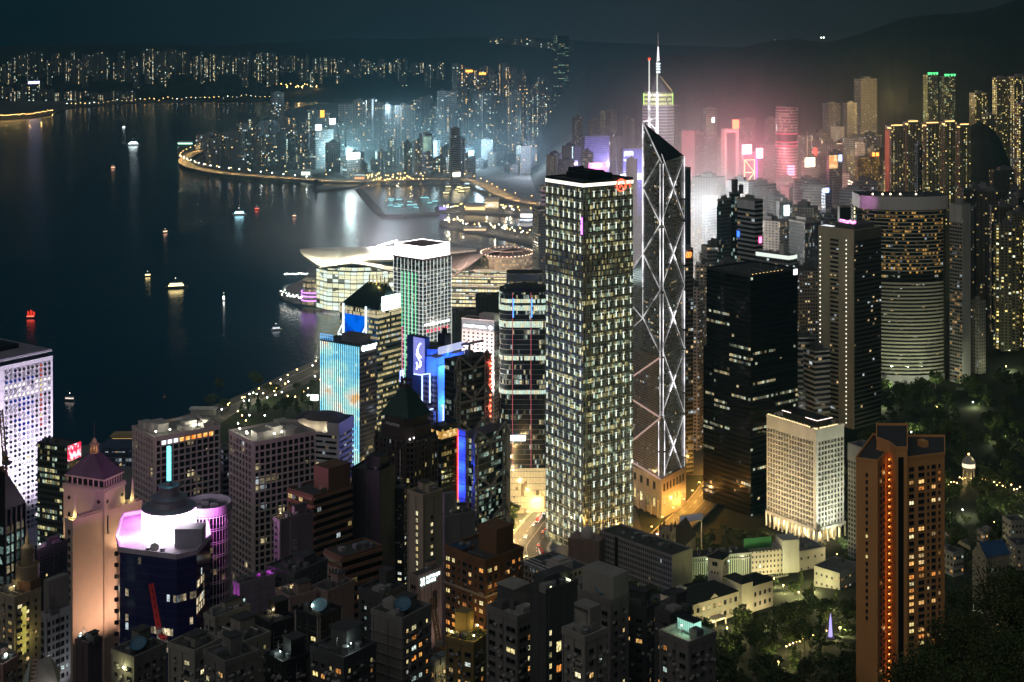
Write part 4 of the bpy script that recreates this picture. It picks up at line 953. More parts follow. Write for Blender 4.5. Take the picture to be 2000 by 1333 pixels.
def t_pyramid_cream():
 st=plain('pinkish_stone',(.62,.47,.40),.75,var=.10,streak=False);Y=722
 B=Bld('stone_office','pale stone tower with a purple pyramid roof, cupola and big blank wall',127,142,277,1022,Y,zb=40,aspect=.16)
 B.body(st);B.parapet(st,1.3,.8)
 b=MB()
 for i in range(60):B.slab(b,'R',3+i*(B.wr-6)/60,3.25+i*(B.wr-6)/60,B.h+.8,B.h+2.2,.1)
 B.slab(b,'R',2,B.wr-2,B.h+2.2,B.h+2.5,.2);b.build('balustrade',st,B.root)
 lst=[(B.pt('L',B.wl*.55,B.h-5-j*4.0,.03),0,2.0,2.3,'yellow' if j in(10,23)else 'dark')for j in range(22)]
 put_windows(B.root,lst)
 for u in(3.0,B.wr-4):
  p=B.pt('R',u,B.h,-2.2);b=MB();b.box(-1.7,1.7,-1.7,1.7,0,1.6);b.lathe([(1.5,1.6),(.9,6),(.35,12.5),(0,13.2)],4);b.build('obelisk',st,B.root,p)
  point_light('obelisk_lamp',p+Vector((0.6,-2.4,3.0)),520,(1,.9,.3),B.root,.3)
 U=Bld('tower_tmp','x',124,204,244,962,735,zb=B.z0,aspect=1.55);h=U.h
 M=Matrix.Translation((U.cx-B.cx,U.cy-B.cy,0));M=Matrix.Rotation(B.th,4,'Z')@M@Matrix.Rotation(-U.th,4,'Z')
 t=U.root;bpy.data.objects.remove(t);up=bpy.data.objects.new('upper_tower',None);
 b=MB();b.prism(U.poly(),30,h,0,1);mesh=b.mesh('upper_tower',[st,ROOF]);up=link_mesh('upper_tower',mesh,B.root);up.matrix_local=M;U.root=up
 lst=[]
 for f,n in(('L',5),('R',4)):
  W=U.org(f)[3]
  for i in range(n):
   lst.append((U.pt(f,W*(i+.8)/(n+.6),h-16.5,.05),U.rz(f),1.7,8.4,'dark'))
  for i in(0.14,.86):
   p=U.pt(f,W*i,h-5.2,.1);b=MB();b.face([(0,0,1.2),(-1.2,0,0),(0,0,-1.2),(1.2,0,0)][::-1]);b.build('diamond_opening',BLACK,up,p,rot=(0,0,U.rz(f)))
 put_windows(up,lst)
 b=MB();a,c=U.wl/2,U.wr/2;b.box(-a-.5,a+.5,-c-.5,c+.5,h-.6,h+.3);b.box(-a-.2,a+.2,-c-.2,c+.2,h+.3,h+1.6);b.build('cornice',st,up)
 b=MB();b.box(-a+1.6,a-1.6,-c+1.6,c-1.6,h,h+5.2);b.build('belvedere',BLACK,up)
 b=MB()
 for i in range(8):
  for y in(-c+1.2,c-1.2):b.tube((-a+1.2+(2*a-2.4)*i/7,y,h),(-a+1.2+(2*a-2.4)*i/7,y,h+5.2),.35,n=6)
  for x in(-a+1.2,a-1.2):b.tube((x,-c+1.2+(2*c-2.4)*i/7,h),(x,-c+1.2+(2*c-2.4)*i/7,h+5.2),.35,n=6)
 b.build('belvedere_columns',st,up)
 za=PZ(884,748)-B.z0;e=h+5.2;b=MB();q=2.1
 b.box(-a+.3,a-.3,-c+.3,c-.3,e,e+.7)
 E=[(-a+.6,-c+.6,e+.7),(a-.6,-c+.6,e+.7),(a-.6,c-.6,e+.7),(-a+.6,c-.6,e+.7)];T=[(-q,-q,za),(q,-q,za),(q,q,za),(-q,q,za)]
 for i in range(4):b.face([E[i],E[(i+1)%4],T[(i+1)%4],T[i]],1)
 b.face(T,1)
 for i in range(4):
  for k in range(9):
   t_=k/8;p=Vector(E[i]).lerp(Vector(E[(i+1)%4]),t_);r=Vector(T[i]).lerp(Vector(T[(i+1)%4]),t_);b.bar(p+Vector((0,0,.1)),r+Vector((0,0,.1)),.18,.25,1)
 b.build('pyramid_roof',[st,plain('violet_copper_roof',(.14,.085,.13),.5)],up)
 b=MB()
 for i in range(8):t_=math.pi*i/4;b.tube((1.8*math.cos(t_),1.8*math.sin(t_),za),(1.8*math.cos(t_),1.8*math.sin(t_),za+4.2),.32,n=6)
 b.lathe([(2.5,za+4.2),(2.5,za+4.8),(1.5,za+5.0),(1.3,za+6.2),(.7,za+7.2),(.15,za+7.7)],12);b.lathe([(2.3,za),(2.3,za+.5),(1.2,za+.5)],12);b.build('cupola',plain('cupola_stone',(.5,.35,.2)),up)
 b=MB();b.tube((0,0,za+7.5),(0,0,za+16),.16,.05,6);b.build('spire',BROWN,up);point_light('cupola_lamp',(0,0,za+2),160,(1,.6,.2),up,.3)
 for f,u in(('L',.25),('L',.75),('R',.5)):
  W=U.org(f)[3];spot_light('terrace_flood',U.pt(f,W*u,h-34,9),U.pt(f,W*u,h-6,0),11000,(1,.66,.38),100,up)
 for u in(.22,.5,.8):spot_light('wall_flood',B.pt('R',B.wr*u,B.h-66,26),B.pt('R',B.wr*u,B.h-36,0),34000,(1,.62,.40),80,B.root)
t_pyramid_cream()
def t_drum():
 pts=[(228,672),(234,655),(345,646),(384,652),(411,672),(402,700),(300,708),(240,700)];z0=40
 W=[Vector((PX(p,Y),Y,0))for p,Y in pts];c=sum(W,Vector())/len(W);root=thing('drum_top_tower','dark blue glass tower crowned by a glowing white drum screen and cyan mast','tower',(c.x,c.y,z0))
 P=[tuple((w-c)[:2])for w in W];h=PZ(1084,650)-z0
 gl=facade('midnight_glass',Wall=(.05,.05,.16),Glass=(.03,.028,.13),W=1.6,H=3.7,Fx=.05,Fy0=.1,Fy1=.92,Lit=.02,Row=.05,Run=7,WarmP=.85,Warm=(1,.82,.5),Strength=1.1,WallRough=.15)
 b=MB();b.prism(P,0,h,0,1);b.build('wall',[gl,plain('pale_roof',(.4,.38,.42))],root)
 b=MB();n=len(P)
 for i in range(n):b.bar((*P[i],h+.6),(*P[(i+1)%n],h+.6),.8,2.2)
 b.build('parapet',plain('pale_parapet',(.55,.5,.58)),root)
 dx,dy=PX(330,676)-c.x,676-c.y;zt=PZ(1008,664)-z0;zb=PZ(1069,664)-z0;r=52*670/FPX
 b=MB();b.lathe([(r,zb),(r,zt)],48,dx,dy);b.build('drum_screen',screen('drum_screen',(1,.70,1),(1,.95,1),8.5,.22),root)
 rim=plain('drum_metal',(.35,.33,.40),.4,.4)
 b=MB();b.lathe([(r-.6,h),(r-.6,zb),(r+.2,zb),(r+.2,zb-.02)],40,dx,dy);b.build('drum_base',rim,root)
 b=MB();b.lathe([(r+.25,zt-.1),(r+.25,zt+.6),(8.6,zt+1.5),(8.0,zt+3.6),(8.3,zt+5.0),(7.6,zt+5.2),(5.0,zt+6.0),(4.6,zt+8.2),(4.9,zt+10),(4.4,zt+10.1),(1.8,zt+10.1),(1.3,zt+12.2),(0,zt+12.4)],40,dx,dy);b.build('crown_rings',rim,root)
 m0=zt+12.2;m1=PZ(872,676)-z0;b=MB();b.tube((dx,dy,m0),(dx,dy,m1),.62,.45,10)
 for i in range(40):b.tube((dx,dy,m0+(m1-m0)*i/40),(dx,dy,m0+(m1-m0)*i/40+.22),.95,n=8)
 b.build('cyan_mast',emit('cyan_mast',(.12,.95,1),3.4),root)
 b=MB();bx0,bx1=PX(332,650)-c.x,PX(386,650)-c.x;b.box(bx0,bx1,-25+8,-8,h,PZ(1044,652)-z0);b.build('lift_room',plain('grey_metal_panel',(.3,.3,.34),.5),root)
 b=MB();b.box(PX(283,650)-c.x,PX(290,650)-c.x,-24,-22,h,h+2.4);b.box(PX(311,650)-c.x,PX(319,650)-c.x,-24.5,-22.5,h,h+2.4);b.build('air_handler',STEEL,root)
 b=MB();b.lathe([(2.0,0),(1.9,.3),(0,.7)],16);b.build('dish',WHITEP,root,(PX(298,650)-c.x,-22,h+2.0),rot=(D2R(70),0,0))
 for xx,yy,zz in((-17,-6,3.0),(14,-8,3.0),(19,8,6),(-14,18,6)):point_light('magenta_spill_fill',(xx,yy,h+zz),(9000 if zz<4 else 11000),(1,.16,.9),root,.5)  # magenta lights added in place of the drum screen's spill
 b=MB();b.sphere((-16,-6,h+1.2),.5);b.sphere((13,-6,h+1.2),.5);b.build('magenta_fill_head',emit('magenta_spill_fill',(1,.1,.9),6),root)  # glowing balls added as heads for the magenta fill
 b=MB();p=P[0]
 for j in range(20):b.lathe([(1.1,h-8-j*5.2),(1.1,h-6.6-j*5.2),(.6,h-6.4-j*5.2)],10,p[0],p[1])
 b.build('corner_studs',BLACK,root)
 crane('luffing_crane','red and white lattice crane working before the dark blue drum tower',(PX(312,600),600,40),PZ(1240,600)-40,20,125,62,plain('crane_red',(.75,.06,.05)),plain('crane_white',(.6,.58,.55)))
 point_light('crane_fill_light',(PX(318,590),588,PZ(1262,590)),900,(1,.9,.8),None,.3)  # point light added to make the crane show up
 Y=700;rc=46*Y/FPX;cx=PX(404,Y);root=thing('round_office','cylindrical dark glass tower with white vertical grid and plant roof','tower',(cx,Y+2,30));hz=PZ(1012,Y-rc)-30
 b=MB();b.lathe([(rc-.4,0),(rc-.4,hz)],40);b.lathe([(rc-.4,hz),(0,hz+.1)],40,m=1);b.build('wall',[facade('round_dark_glass',Wall=(.02,.02,.02),Glass=(.01,.01,.012),W=2.2,H=3.4,Fx=.03,Fy0=.1,Fy1=.9,Lit=.02,Row=.012,Run=5,Strength=.8),DCONC],root)
 g=MB()
 for i in range(44):t_=2*math.pi*i/44;g.bar((rc*math.cos(t_),rc*math.sin(t_),0),(rc*math.cos(t_),rc*math.sin(t_),hz),.26)
 for j in range(int(hz/6.2)):
  for dz in(0,.9):
   z=hz-j*6.2-dz;g.lathe([(rc+.05,z-.28),(rc+.25,z-.28),(rc+.25,z),(rc+.05,z)],44)
 g.build('white_grid',WHITEP,root)
 b=MB();b.lathe([(rc+.3,hz-.4),(rc+.3,hz+3.6),(rc-.4,hz+3.6),(rc-.4,hz+.4)],40);b.build('parapet',plain('grey_parapet',(.28,.27,.3)),root)
 for x,y in((-4,-3),(3,2),(5,-5),(-2,5)):
  b=MB();b.box(x-2,x+2,y-1.4,y+1.4,hz,hz+2.4);b.build('air_handler',DCONC,root)
t_drum()
def t_grids():
 gw=plain('grid_concrete',(.62,.54,.52),.7,var=.12)
 gl=facade('grid_glass',Wall=(.02,.02,.025),Glass=(.010,.012,.018),W=3.72,H=3.62,Fx=.02,Fy0=.02,Fy1=.98,Lit=.06,Row=.012,Run=4,WarmP=.75,Warm=(1,.85,.45),Strength=.9)
 def gridtower(lab,xl,xc,xr,yt,Y,asp,ncl,ncr,top_lit,seed,box=False):
  B=Bld('grid_office',lab,xl,xc,xr,yt,Y,zb=8,aspect=asp)
  b=MB();b.prism(B.poly(.9),0,B.h,0,1,cell(gl));b.build('glazing',[gl,plain('lit_roof_deck',(.35,.34,.31))],B.root)
  nr=int(B.h/3.62)
  for f,nc in(('L',ncl),('R',ncr)):
   W=B.org(f)[3];g=MB();
   for i in range(nc+1):u=W*i/nc;B.slab(g,f,max(0,u-.34),min(W,u+.34),0,B.h,.0,.95)
   for j in range(nr+1):v=B.h-1.0-j*3.62;B.slab(g,f,0,W,v-.38,v+.42,-.05,.9)
   g.build('facade_grid',gw,B.root)
  b=MB();B.slab(b,'L',B.wl-1.6,B.wl+.1,0,B.h+.3,.2,0);B.slab(b,'R',0,.9,0,B.h+.3,.2,0);b.build('corner_pier',gw,B.root)
  B.parapet(gw,1.2)
  if top_lit:
   W=B.wr;nc=ncr;b=MB();b2=MB()
   for i in range(1,nc-1):
    (b2 if i<4 else b).face([B.pt('R',W*i/nc+.5,B.h-4.2,-.75),B.pt('R',W*(i+1)/nc-.5,B.h-4.2,-.75),B.pt('R',W*(i+1)/nc-.5,B.h-2,-.75),B.pt('R',W*i/nc+.5,B.h-2,-.75)])
   b.build('lit_top_windows',screen('amber_room',(1,.25,.03),(1,.62,.2),1.2,.5),B.root);b2.build('lit_sign_windows',emit('white_room',(.9,.95,1),1.6),B.root)
  RR=random.Random(seed);wp=plain('roof_plant_white',(.55,.53,.48))
  a,c=B.wl/2,B.wr/2
  for i in range(7):
   x=RR.uniform(-a*.7,a*.7);y=RR.uniform(-c*.75,c*.75);w,d,hh=RR.uniform(2,5),RR.uniform(2,5),RR.uniform(2.4,5.5)
   b=MB();b.box(x-w,x+w,y-d,y+d,B.h,B.h+hh);b.box(x-w-.2,x+w+.2,y-d-.2,y+d+.2,B.h+hh,B.h+hh+.3);b.build('plant_room',[wp],B.root)
  for i in range(6):
   f=RR.choice('LR');u=RR.uniform(.15,.85)*B.org(f)[3];p=B.pt(f,u,B.h+2.6,-RR.uniform(1.5,4));b=MB();b.bar((0,0,-2.6),(0,0,0),.15);b.box(-.4,.4,-.4,.4,0,.5,1);b.build('roof_floodlight',[STEEL,emit('roof_floodlight',(1,.96,.8),9)],B.root,p)
   point_light('roof_flood_lamp',p+Vector((0,0,.9)),380,(1,.95,.75),B.root,.3)
  return B
 gridtower('grid fronted office tower with orange lit top row behind the cyan mast',258,303,430,858,832,.75,9,11,True,2)
 gridtower('grid fronted office tower with white floodlit roof plant and scattered yellow windows',447,496,617,868,802,.8,8,11,False,6)
 B=Bld('striped_block','narrow dark striped block squeezed between the two grid fronted towers',428,436,452,878,880,zb=6)
 B.body(facade('dark_stripes',Wall=(.16,.14,.15),Glass=(.01,.01,.012),W=3,H=3.6,Fx=0,Fy0=.35,Fy1=.95,Lit=.05,Strength=.8));b=MB();B.slab(b,'L',0,1.6,0,B.h,.5);b.build('white_pier',WHITEP,B.root);B.parapet(CONC)
 B=Bld('striped_office','white office block with dark window bands and a rounded roof recess',570,662,691,838,980,zb=4,aspect=1.5)
 wp=plain('white_band',(.62,.58,.60),.6);gd=facade('band_glass',Wall=(.02,.02,.02),Glass=(.015,.015,.018),W=2.4,H=3.7,Fx=.04,Fy0=.1,Fy1=.9,Lit=.16,Row=.05,WarmP=.9,Warm=(1,.8,.42),Strength=.9)
 b=MB();b.prism(B.poly(.8),0,B.h-4,0,1,cell(gd));b.build('glazing',[gd,wp],B.root);b=MB()
 for f in 'LR':
  for j in range(int(B.h/3.7)):B.slab(b,f,0,B.org(f)[3],B.h-5-j*3.7,B.h-3.2-j*3.7,0,.9)
 b.build('spandrel_bands',wp,B.root)
 b=MB();B.slab(b,'L',B.wl-1.8,B.wl,0,B.h,.1,1.5);B.slab(b,'L',0,2,0,B.h,.1,1);b.build('corner_pier',wp,B.root)
 b=MB();a,c=B.wl/2,B.wr/2;n=14;arc=[(-2+(a*.62)*math.cos(t_),-c+c*.55*math.sin(t_))for t_ in[math.pi-math.pi*i/n for i in range(n+1)]]
 poly=[(-a,-c)]+arc+[(a,-c),(a,c),(-a,c)];b.prism(poly,B.h-4,B.h+3.5,0,1);b.build('rounded_attic',[wp,ROOF],B.root)
 for x in(-9,-2,5):point_light('recess_lamp',(x,-c+2.6,B.h-2.4),420,(1,.85,.5),B.root,.3)
 b=MB();b.lathe([(a*.8,B.h+3.5),(a*.55,B.h+5.0),(0,B.h+5.6)],18,0,c*.2);b.build('roof_cap',plain('brown_roof_cap',(.16,.13,.12)),B.root)
t_grids()
def t_led():
 B=Bld('led_tower','office tower wrapped in vertical cyan and white light strips by the park',625,703,736,676,1150,zb=4,aspect=2.1)
 gl=facade('blue_grey_bands',Wall=(.09,.12,.15),Glass=(.02,.03,.04),W=2.6,H=3.5,Fx=.05,Fy0=.3,Fy1=.9,Lit=.10,Row=.08,Run=5,WarmP=.75,Warm=(1,.75,.3),Strength=.75)
 B.body(gl);RR=random.Random(3);n=21
 m,t=nt_new('led_strip');N=t.nodes.new;L=t.links.new;o=N('ShaderNodeOutputMaterial');e=N('ShaderNodeEmission');L(e.outputs[0],o.inputs[0]);tc=N('ShaderNodeTexCoord');nz=N('ShaderNodeTexNoise');nz.inputs['Scale'].default_value=.055;nz.inputs['Detail'].default_value=3
 L(tc.outputs['Object'],nz.inputs['Vector']);cr=N('ShaderNodeValToRGB');E=cr.color_ramp.elements;E[0].position=.42;E[0].color=(.22,.72,1,1);E[1].position=.54;E[1].color=(.5,1,.95,1);x=E.new(.66);x.color=(.9,.95,.85,1);x=E.new(.72);x.color=(1,.6,.25,1)
 L(nz.outputs['Fac'],cr.inputs[0]);L(cr.outputs[0],e.inputs[0]);e.inputs[1].default_value=1.25;MATS['led_strip']=m
 for i in range(n):
  b=MB();u=B.wl*(i+.5)/n;B.slab(b,'L',u-.17,u+.17,2,B.h-1,.7);b.build('led_strip',m,B.root)
 for u0,v0,w in((.42,.16,.5),(.3,.55,.45),(.1,.36,.55),(.55,.44,.4),(.62,.3,.36)):
  b=MB();B.slab(b,'L',B.wl*u0,B.wl*min(.97,u0+w),B.h*v0,B.h*v0+1.2,.35);b.build('lit_floor_strip',emit('cool_strip',(.7,.95,1),.9),B.root)
 g=MB();a,c=B.wl/2,B.wr/2
 for i in range(8):g.bar((-a+i*1.9,-c+.3,B.h),(-a+i*1.9,-c+.3,B.h+4.5),.3)
 g.bar((-a,-c+.3,B.h+4.5),(-a+13.5,-c+.3,B.h+4.5),.35);g.bar((-a,-c+.3,B.h+2.2),(-a+13.5,-c+.3,B.h+2.2),.3);g.build('roof_rail',emit('blue_rail_light',(.15,.5,1),1.2),B.root)
 b=MB();b.box(-2.5,a-3,-c*.5,c*.6,B.h,B.h+6.2);b.build('plant_room',plain('grey_plant_box',(.2,.2,.21)),B.root)
 u,v=B.uv('R',709,681);b=MB();nn=18
 for i in range(nn):
  t0,t1=2*math.pi*i/nn,2*math.pi*(i+1)/nn;b.bar(B.pt('R',u+1.5*math.cos(t0),v+1.9*math.sin(t0),.6),B.pt('R',u+1.5*math.cos(t1),v+1.9*math.sin(t1),.6),.8)
 b.build('sign_emblem',emit('white_sign',(.9,.97,1),3.5),B.root)
 glyph_row(B,'R',u+3,B.wr-.6,v+.6,2.4,7,MATS['white_sign'],.5,'sign_lettering');glyph_row(B,'R',u+3,B.wr-2,v-1.6,1.3,9,MATS['white_sign'],.5,'sign_lettering',seed=5)
 B=Bld('crown_tower','banded office tower with blue lit box, white struts and glaring corner screen',664,738,784,606,1285,zb=4,aspect=1.5)
 gl=facade('teal_bands',Wall=(.10,.20,.23),Glass=(.03,.05,.05),W=2.2,H=4.6,Fx=.03,Fy0=.4,Fy1=.86,Lit=.35,Row=.75,Run=16,Even=.45,WarmP=.92,Warm=(1,.82,.38),Strength=.95,WallRough=.4)
 B.body(gl);a,c=B.wl/2,B.wr/2
 b=MB();b.prism(B.poly(-.3),B.h-7.5,B.h-1,0,None,None,False);b.build('lit_crown_band',facade('crown_band',Wall=(.05,.07,.07),Glass=(.02,.03,.03),W=1.4,H=3.2,Fx=.06,Fy0=.08,Fy1=.94,Lit=.9,Row=.9,WarmP=1.0,Warm=(1,.86,.5),Strength=1.1,Even=.7),B.root)
 gm=plain('dark_green_glass_roof',(.03,.05,.045),.25,.2);ri=PZ(556,1300)-B.z0
 b=MB();b.face([(-a,-c,B.h),(a,-c,B.h),(a*.9,c*.1,ri),(-a*.2,c*.1,ri)]);b.face([(a,-c,B.h),(a,c,B.h),(a*.9,c*.1,ri)]);b.face([(-a,c,B.h),(-a,-c,B.h),(-a*.2,c*.1,ri)]);b.face([(a,c,B.h),(-a,c,B.h),(-a*.2,c*.1,ri),(a*.9,c*.1,ri)]);b.build('sloping_roof',gm,B.root)
 b=MB()
 for i in range(6):x=-a*.1+i*a*.2;b.bar((x,c*.05,ri-1),(x,c*.05,ri+6.5),.7);b.bar((x-1.4,c*.05-1,ri-6),(x,c*.05,ri+2),.5)
 b.build('roof_fins',plain('amber_fin',(.5,.42,.22)),B.root);point_light('fin_lamp',(a*.3,-c*.2,ri+1),1500,(1,.8,.3),B.root)
 b=MB();B.slab(b,'R',B.wr*.18,B.wr*.92,B.h-1.5,B.h+10.5,1.0,.3);b.build('corner_screen',emit('glaring_screen',(.82,1,1),9),B.root)
 u0,v1=B.uv('L',676,612);u1,v0=B.uv('L',716,655)
 b=MB();B.slab(b,'L',u0,u1,v0-6,v1,1.5);b.build('blue_box',screen('blue_wall',(.0,.05,.55),(.0,.16,.95),.8,.05),B.root)
 sm_=emit('white_strut_light',(.75,.9,1),1.7)
 for uu in(u0-1.5,u1+1.0):
  b=MB();b.bar(B.pt('L',uu,v0-14,2),B.pt('L',uu,v1+9,2),1.3);b.bar(B.pt('L',uu,v1-8,2),B.pt('L',uu-4.5,v0-1,3.5),.9);b.bar(B.pt('L',uu-4.5,v0-1,3.5),B.pt('L',uu-4.5,v0-13,3.5),.9);b.bar(B.pt('L',uu-4.5,v0-2,3.5),B.pt('L',uu,v0-3,2),.7);b.build('white_strut',sm_,B.root)
 point_light('blue_roof_lamp',B.pt('L',(u0+u1)/2,v0-4,8),16000,(.05,.3,1),B.root,1)
 B=Bld('lantern_tower','tall gridded tower with green light lines and a glowing white lantern crown',769,826,881,507,1610,zb=4,aspect=1.0)
 gl=facade('lantern_grid_glass',Wall=(.20,.20,.20),Glass=(.03,.03,.035),W=2.6,H=4.2,Fx=.08,Fy0=.2,Fy1=.88,Lit=.22,Row=.05,WarmP=.45,Warm=(1,.85,.6),Cold=(.8,1,.92),Strength=.8,WallRough=.5)
 B.body(gl);
 for f in 'LR':
  W=B.org(f)[3]
  g=MB()
  for j in range(30):B.slab(g,f,0,W,B.h-14-j*4.2,B.h-13.7-j*4.2,.4)
  for i in range(9):B.slab(g,f,W*i/8-.12,W*i/8+.12,10,B.h-2,.5)
  g.build('light_grid',emit('pale_line_light',(.9,1,.95),.95),B.root)
 g=MB()
 for i in range(2,7):B.slab(g,'L',B.wl*(i+.5)/8.5-.3,B.wl*(i+.5)/8.5+.3,8,B.h-16,.6)
 g.build('green_light_lines',emit('green_line',(.15,1,.45),1.0),B.root)
 g=MB()
 for i in(1,):B.slab(g,'L',B.wl*.3-.3,B.wl*.3+.3,8,B.h*.45,.65)
 g.build('red_light_line',emit('red_line',(1,.1,.3),1.0),B.root)
 b=MB();b.prism(B.poly(1.0),B.h,B.h+13.5,0,None,None,False);b.build('lantern_crown',emit('lantern_crown',(1,.93,.90),4.5),B.root)
 b=MB();b.prism(B.poly(2.0),B.h+12.7,B.h+13.0,0);b.build('lantern_roof',plain('rosy_roof',(.45,.28,.28)),B.root)
 b=MB();b.prism(B.poly(-.6),B.h-1.6,B.h,0,0);b.build('cornice',plain('rose_cornice',(.4,.3,.3)),B.root)
 glyph_row(B,'R',2,B.wr-2,B.h-72,3.0,12,emit('white_sign2',(1,1,1),2.2),.5,'sign_lettering');glyph_row(B,'R',4,B.wr-4,B.h-79,3.5,6,emit('red_sign2',(1,.1,.15),1.6),.5,'sign_lettering',seed=8)
t_led()
# centre: blue bank tower, steel truss tower, pink tower, glass tower, dark pyramid
def t_blue():
 B=Bld('blue_lit_tower','stepped stone tower flooded in blue with a lit emblem panel and neon outlines',792,852,906,700,1065,zb=4,aspect=1.0)
 st=plain('blue_lit_stone',(.36,.34,.38),.6);gb=facade('stone_bands',Wall=(.30,.22,.18),Glass=(.02,.02,.03),W=2.4,H=3.7,Fx=.1,Fy0=.35,Fy1=.85,Lit=.06,Strength=.8)
 z=lambda py,Y=1065:PZ(py,Y)-B.z0
 a,c=B.wl/2,B.wr/2
 B.body(gb,h=z(735));b=MB();b.box(-a*.55,a,-c+.5,c,z(735),z(700));b.build('upper_shaft',st,B.root)
 b=MB();n=14;b.prism([(a*.98*math.cos(t_)*.98+1,-c*.15+c*.8*math.sin(t_))for t_ in[2*math.pi*i/24 for i in range(24)]],z(735),z(686),0,1);b.build('round_cap',[plain('blue_metal_cap',(.25,.3,.45),.4,.3),DCONC],B.root)
 b=MB();b.box(2,9,1,8,z(686),z(664));b.box(2,5,6,8,z(664),z(655));b.build('plant_room',DSTEEL,B.root)
 u0,v1=B.uv('L',810,668);u1,v0=B.uv('L',832,740);v1=z(664);v0=z(737)
 b=MB();B.slab(b,'L',u0-6.5,u1,v0-14,v1,1.2,4.0);b.build('sign_block',plain('dark_blue_panel',(.05,.07,.13),.5),B.root)
 b=MB();B.slab(b,'L',u0,u1-.1,v0,v1-.4,1.45);b.build('emblem_panel',screen('emblem_panel',(.16,.20,.85),(.34,.36,.95),.75,.04),B.root)
 b=MB();um=(u0+u1)/2;hh=(v1-v0);vm=(v0+v1)/2;f='L'
 def stroke(pts,w):
  P=[B.pt(f,um+x,vm+y,1.75)for x,y in pts]
  for p,q in zip(P,P[1:]):b.bar(p,q,w,.5)
  for p in P:b.tube(p+Vector((0,.3,0)),p-Vector((0,.3,0)),w/2,n=8)
 stroke([(1.6,hh*.33),(.2,hh*.28),(-1.4,hh*.13),(-1.0,hh*.08),(2.0,-hh*.03)],1.35)
 stroke([(-1.9,hh*.03),(1.9,-hh*.16),(1.9,-hh*.25),(.6,-hh*.30)],1.35);stroke([(-1.9,-hh*.2),(-1.2,-hh*.26),(-1.9,-hh*.36)],1.2)
 b.build('emblem',emit('emblem_white',(.9,1,1),2.6),B.root)
 b=MB();B.slab(b,'R',2.0,B.wr*.95,z(694),z(680),.7);b.build('sign_panel',screen('pale_sign',(.55,.62,.95),(.8,.85,1),.8,.12),B.root)
 ne=emit('blue_white_neon',(.30,.42,1),3.2);b=MB()
 P=lambda f,px,py:B.pt(f,*[B.uv(f,px,py)[0],z(py)],1.9)
 def line(nm,*pp):
  q=MB()
  for s_,t_ in zip(pp,pp[1:]):q.bar(s_,t_,.75)
  q.build('neon_outline',ne,B.root)
 b.build('neon_anchor',ne,B.root)if b.f else None
 line('a',P('L',812,738),P('L',828,737),P('L',828,800));
 g=MB();
 def box_px(x0,x1,y0,y1,nm,mat,f='L',out=4.5):
  q=MB();B.slab(q,f,B.uv(f,x0,760)[0],B.uv(f,x1,760)[0],z(y1),z(y0),out,0);return q.build(nm,mat,B.root)
 ns=plain('neon_setback',(.12,.12,.16),.6)
 box_px(828,843,737,1000,'setback',gb,'L',1.6);box_px(842,852,803,1000,'setback',gb,'L',3.0)
 line('b',P('L',828,737)+Vector((0,0,.4)),P('L',843,731)+Vector((0,0,0)),P('L',843,788));line('c',P('L',823,803),P('L',842,802),P('L',842,850));line('d',P('L',842,802),B.pt('R',5.5,z(794),1.9),B.pt('R',5.5,z(850),1.9))
 b=MB();b.bar(B.pt('L',-4.0,z(738),1),B.pt('L',-4.0,z(760),1),.8);b.bar(B.pt('L',-4.0,z(738),1),B.pt('L',-1.5,z(736),1),.8);b.bar(B.pt('L',-1.5,z(736),1),B.pt('L',-1.5,z(752),1),.8);b.build('neon_outline',ne,B.root)
 u,v=0,0;b=MB();B.slab(b,'R',.8,B.wr*.45,0,z(716),1.2);b.build('blue_column',plain('pale_column',(.5,.52,.6),.5),B.root)
 for(f,u,v,pw)in(('R',B.wr*.2,z(722),30000),('R',B.wr*.25,z(790),34000),('L',B.wl*.9,z(715),22000),('R',B.wr*.6,z(700),14000)):
  point_light('blue_flood_lamp',B.pt(f,u,v,9),pw,(.02,.14,1),B.root,.8)
t_blue()
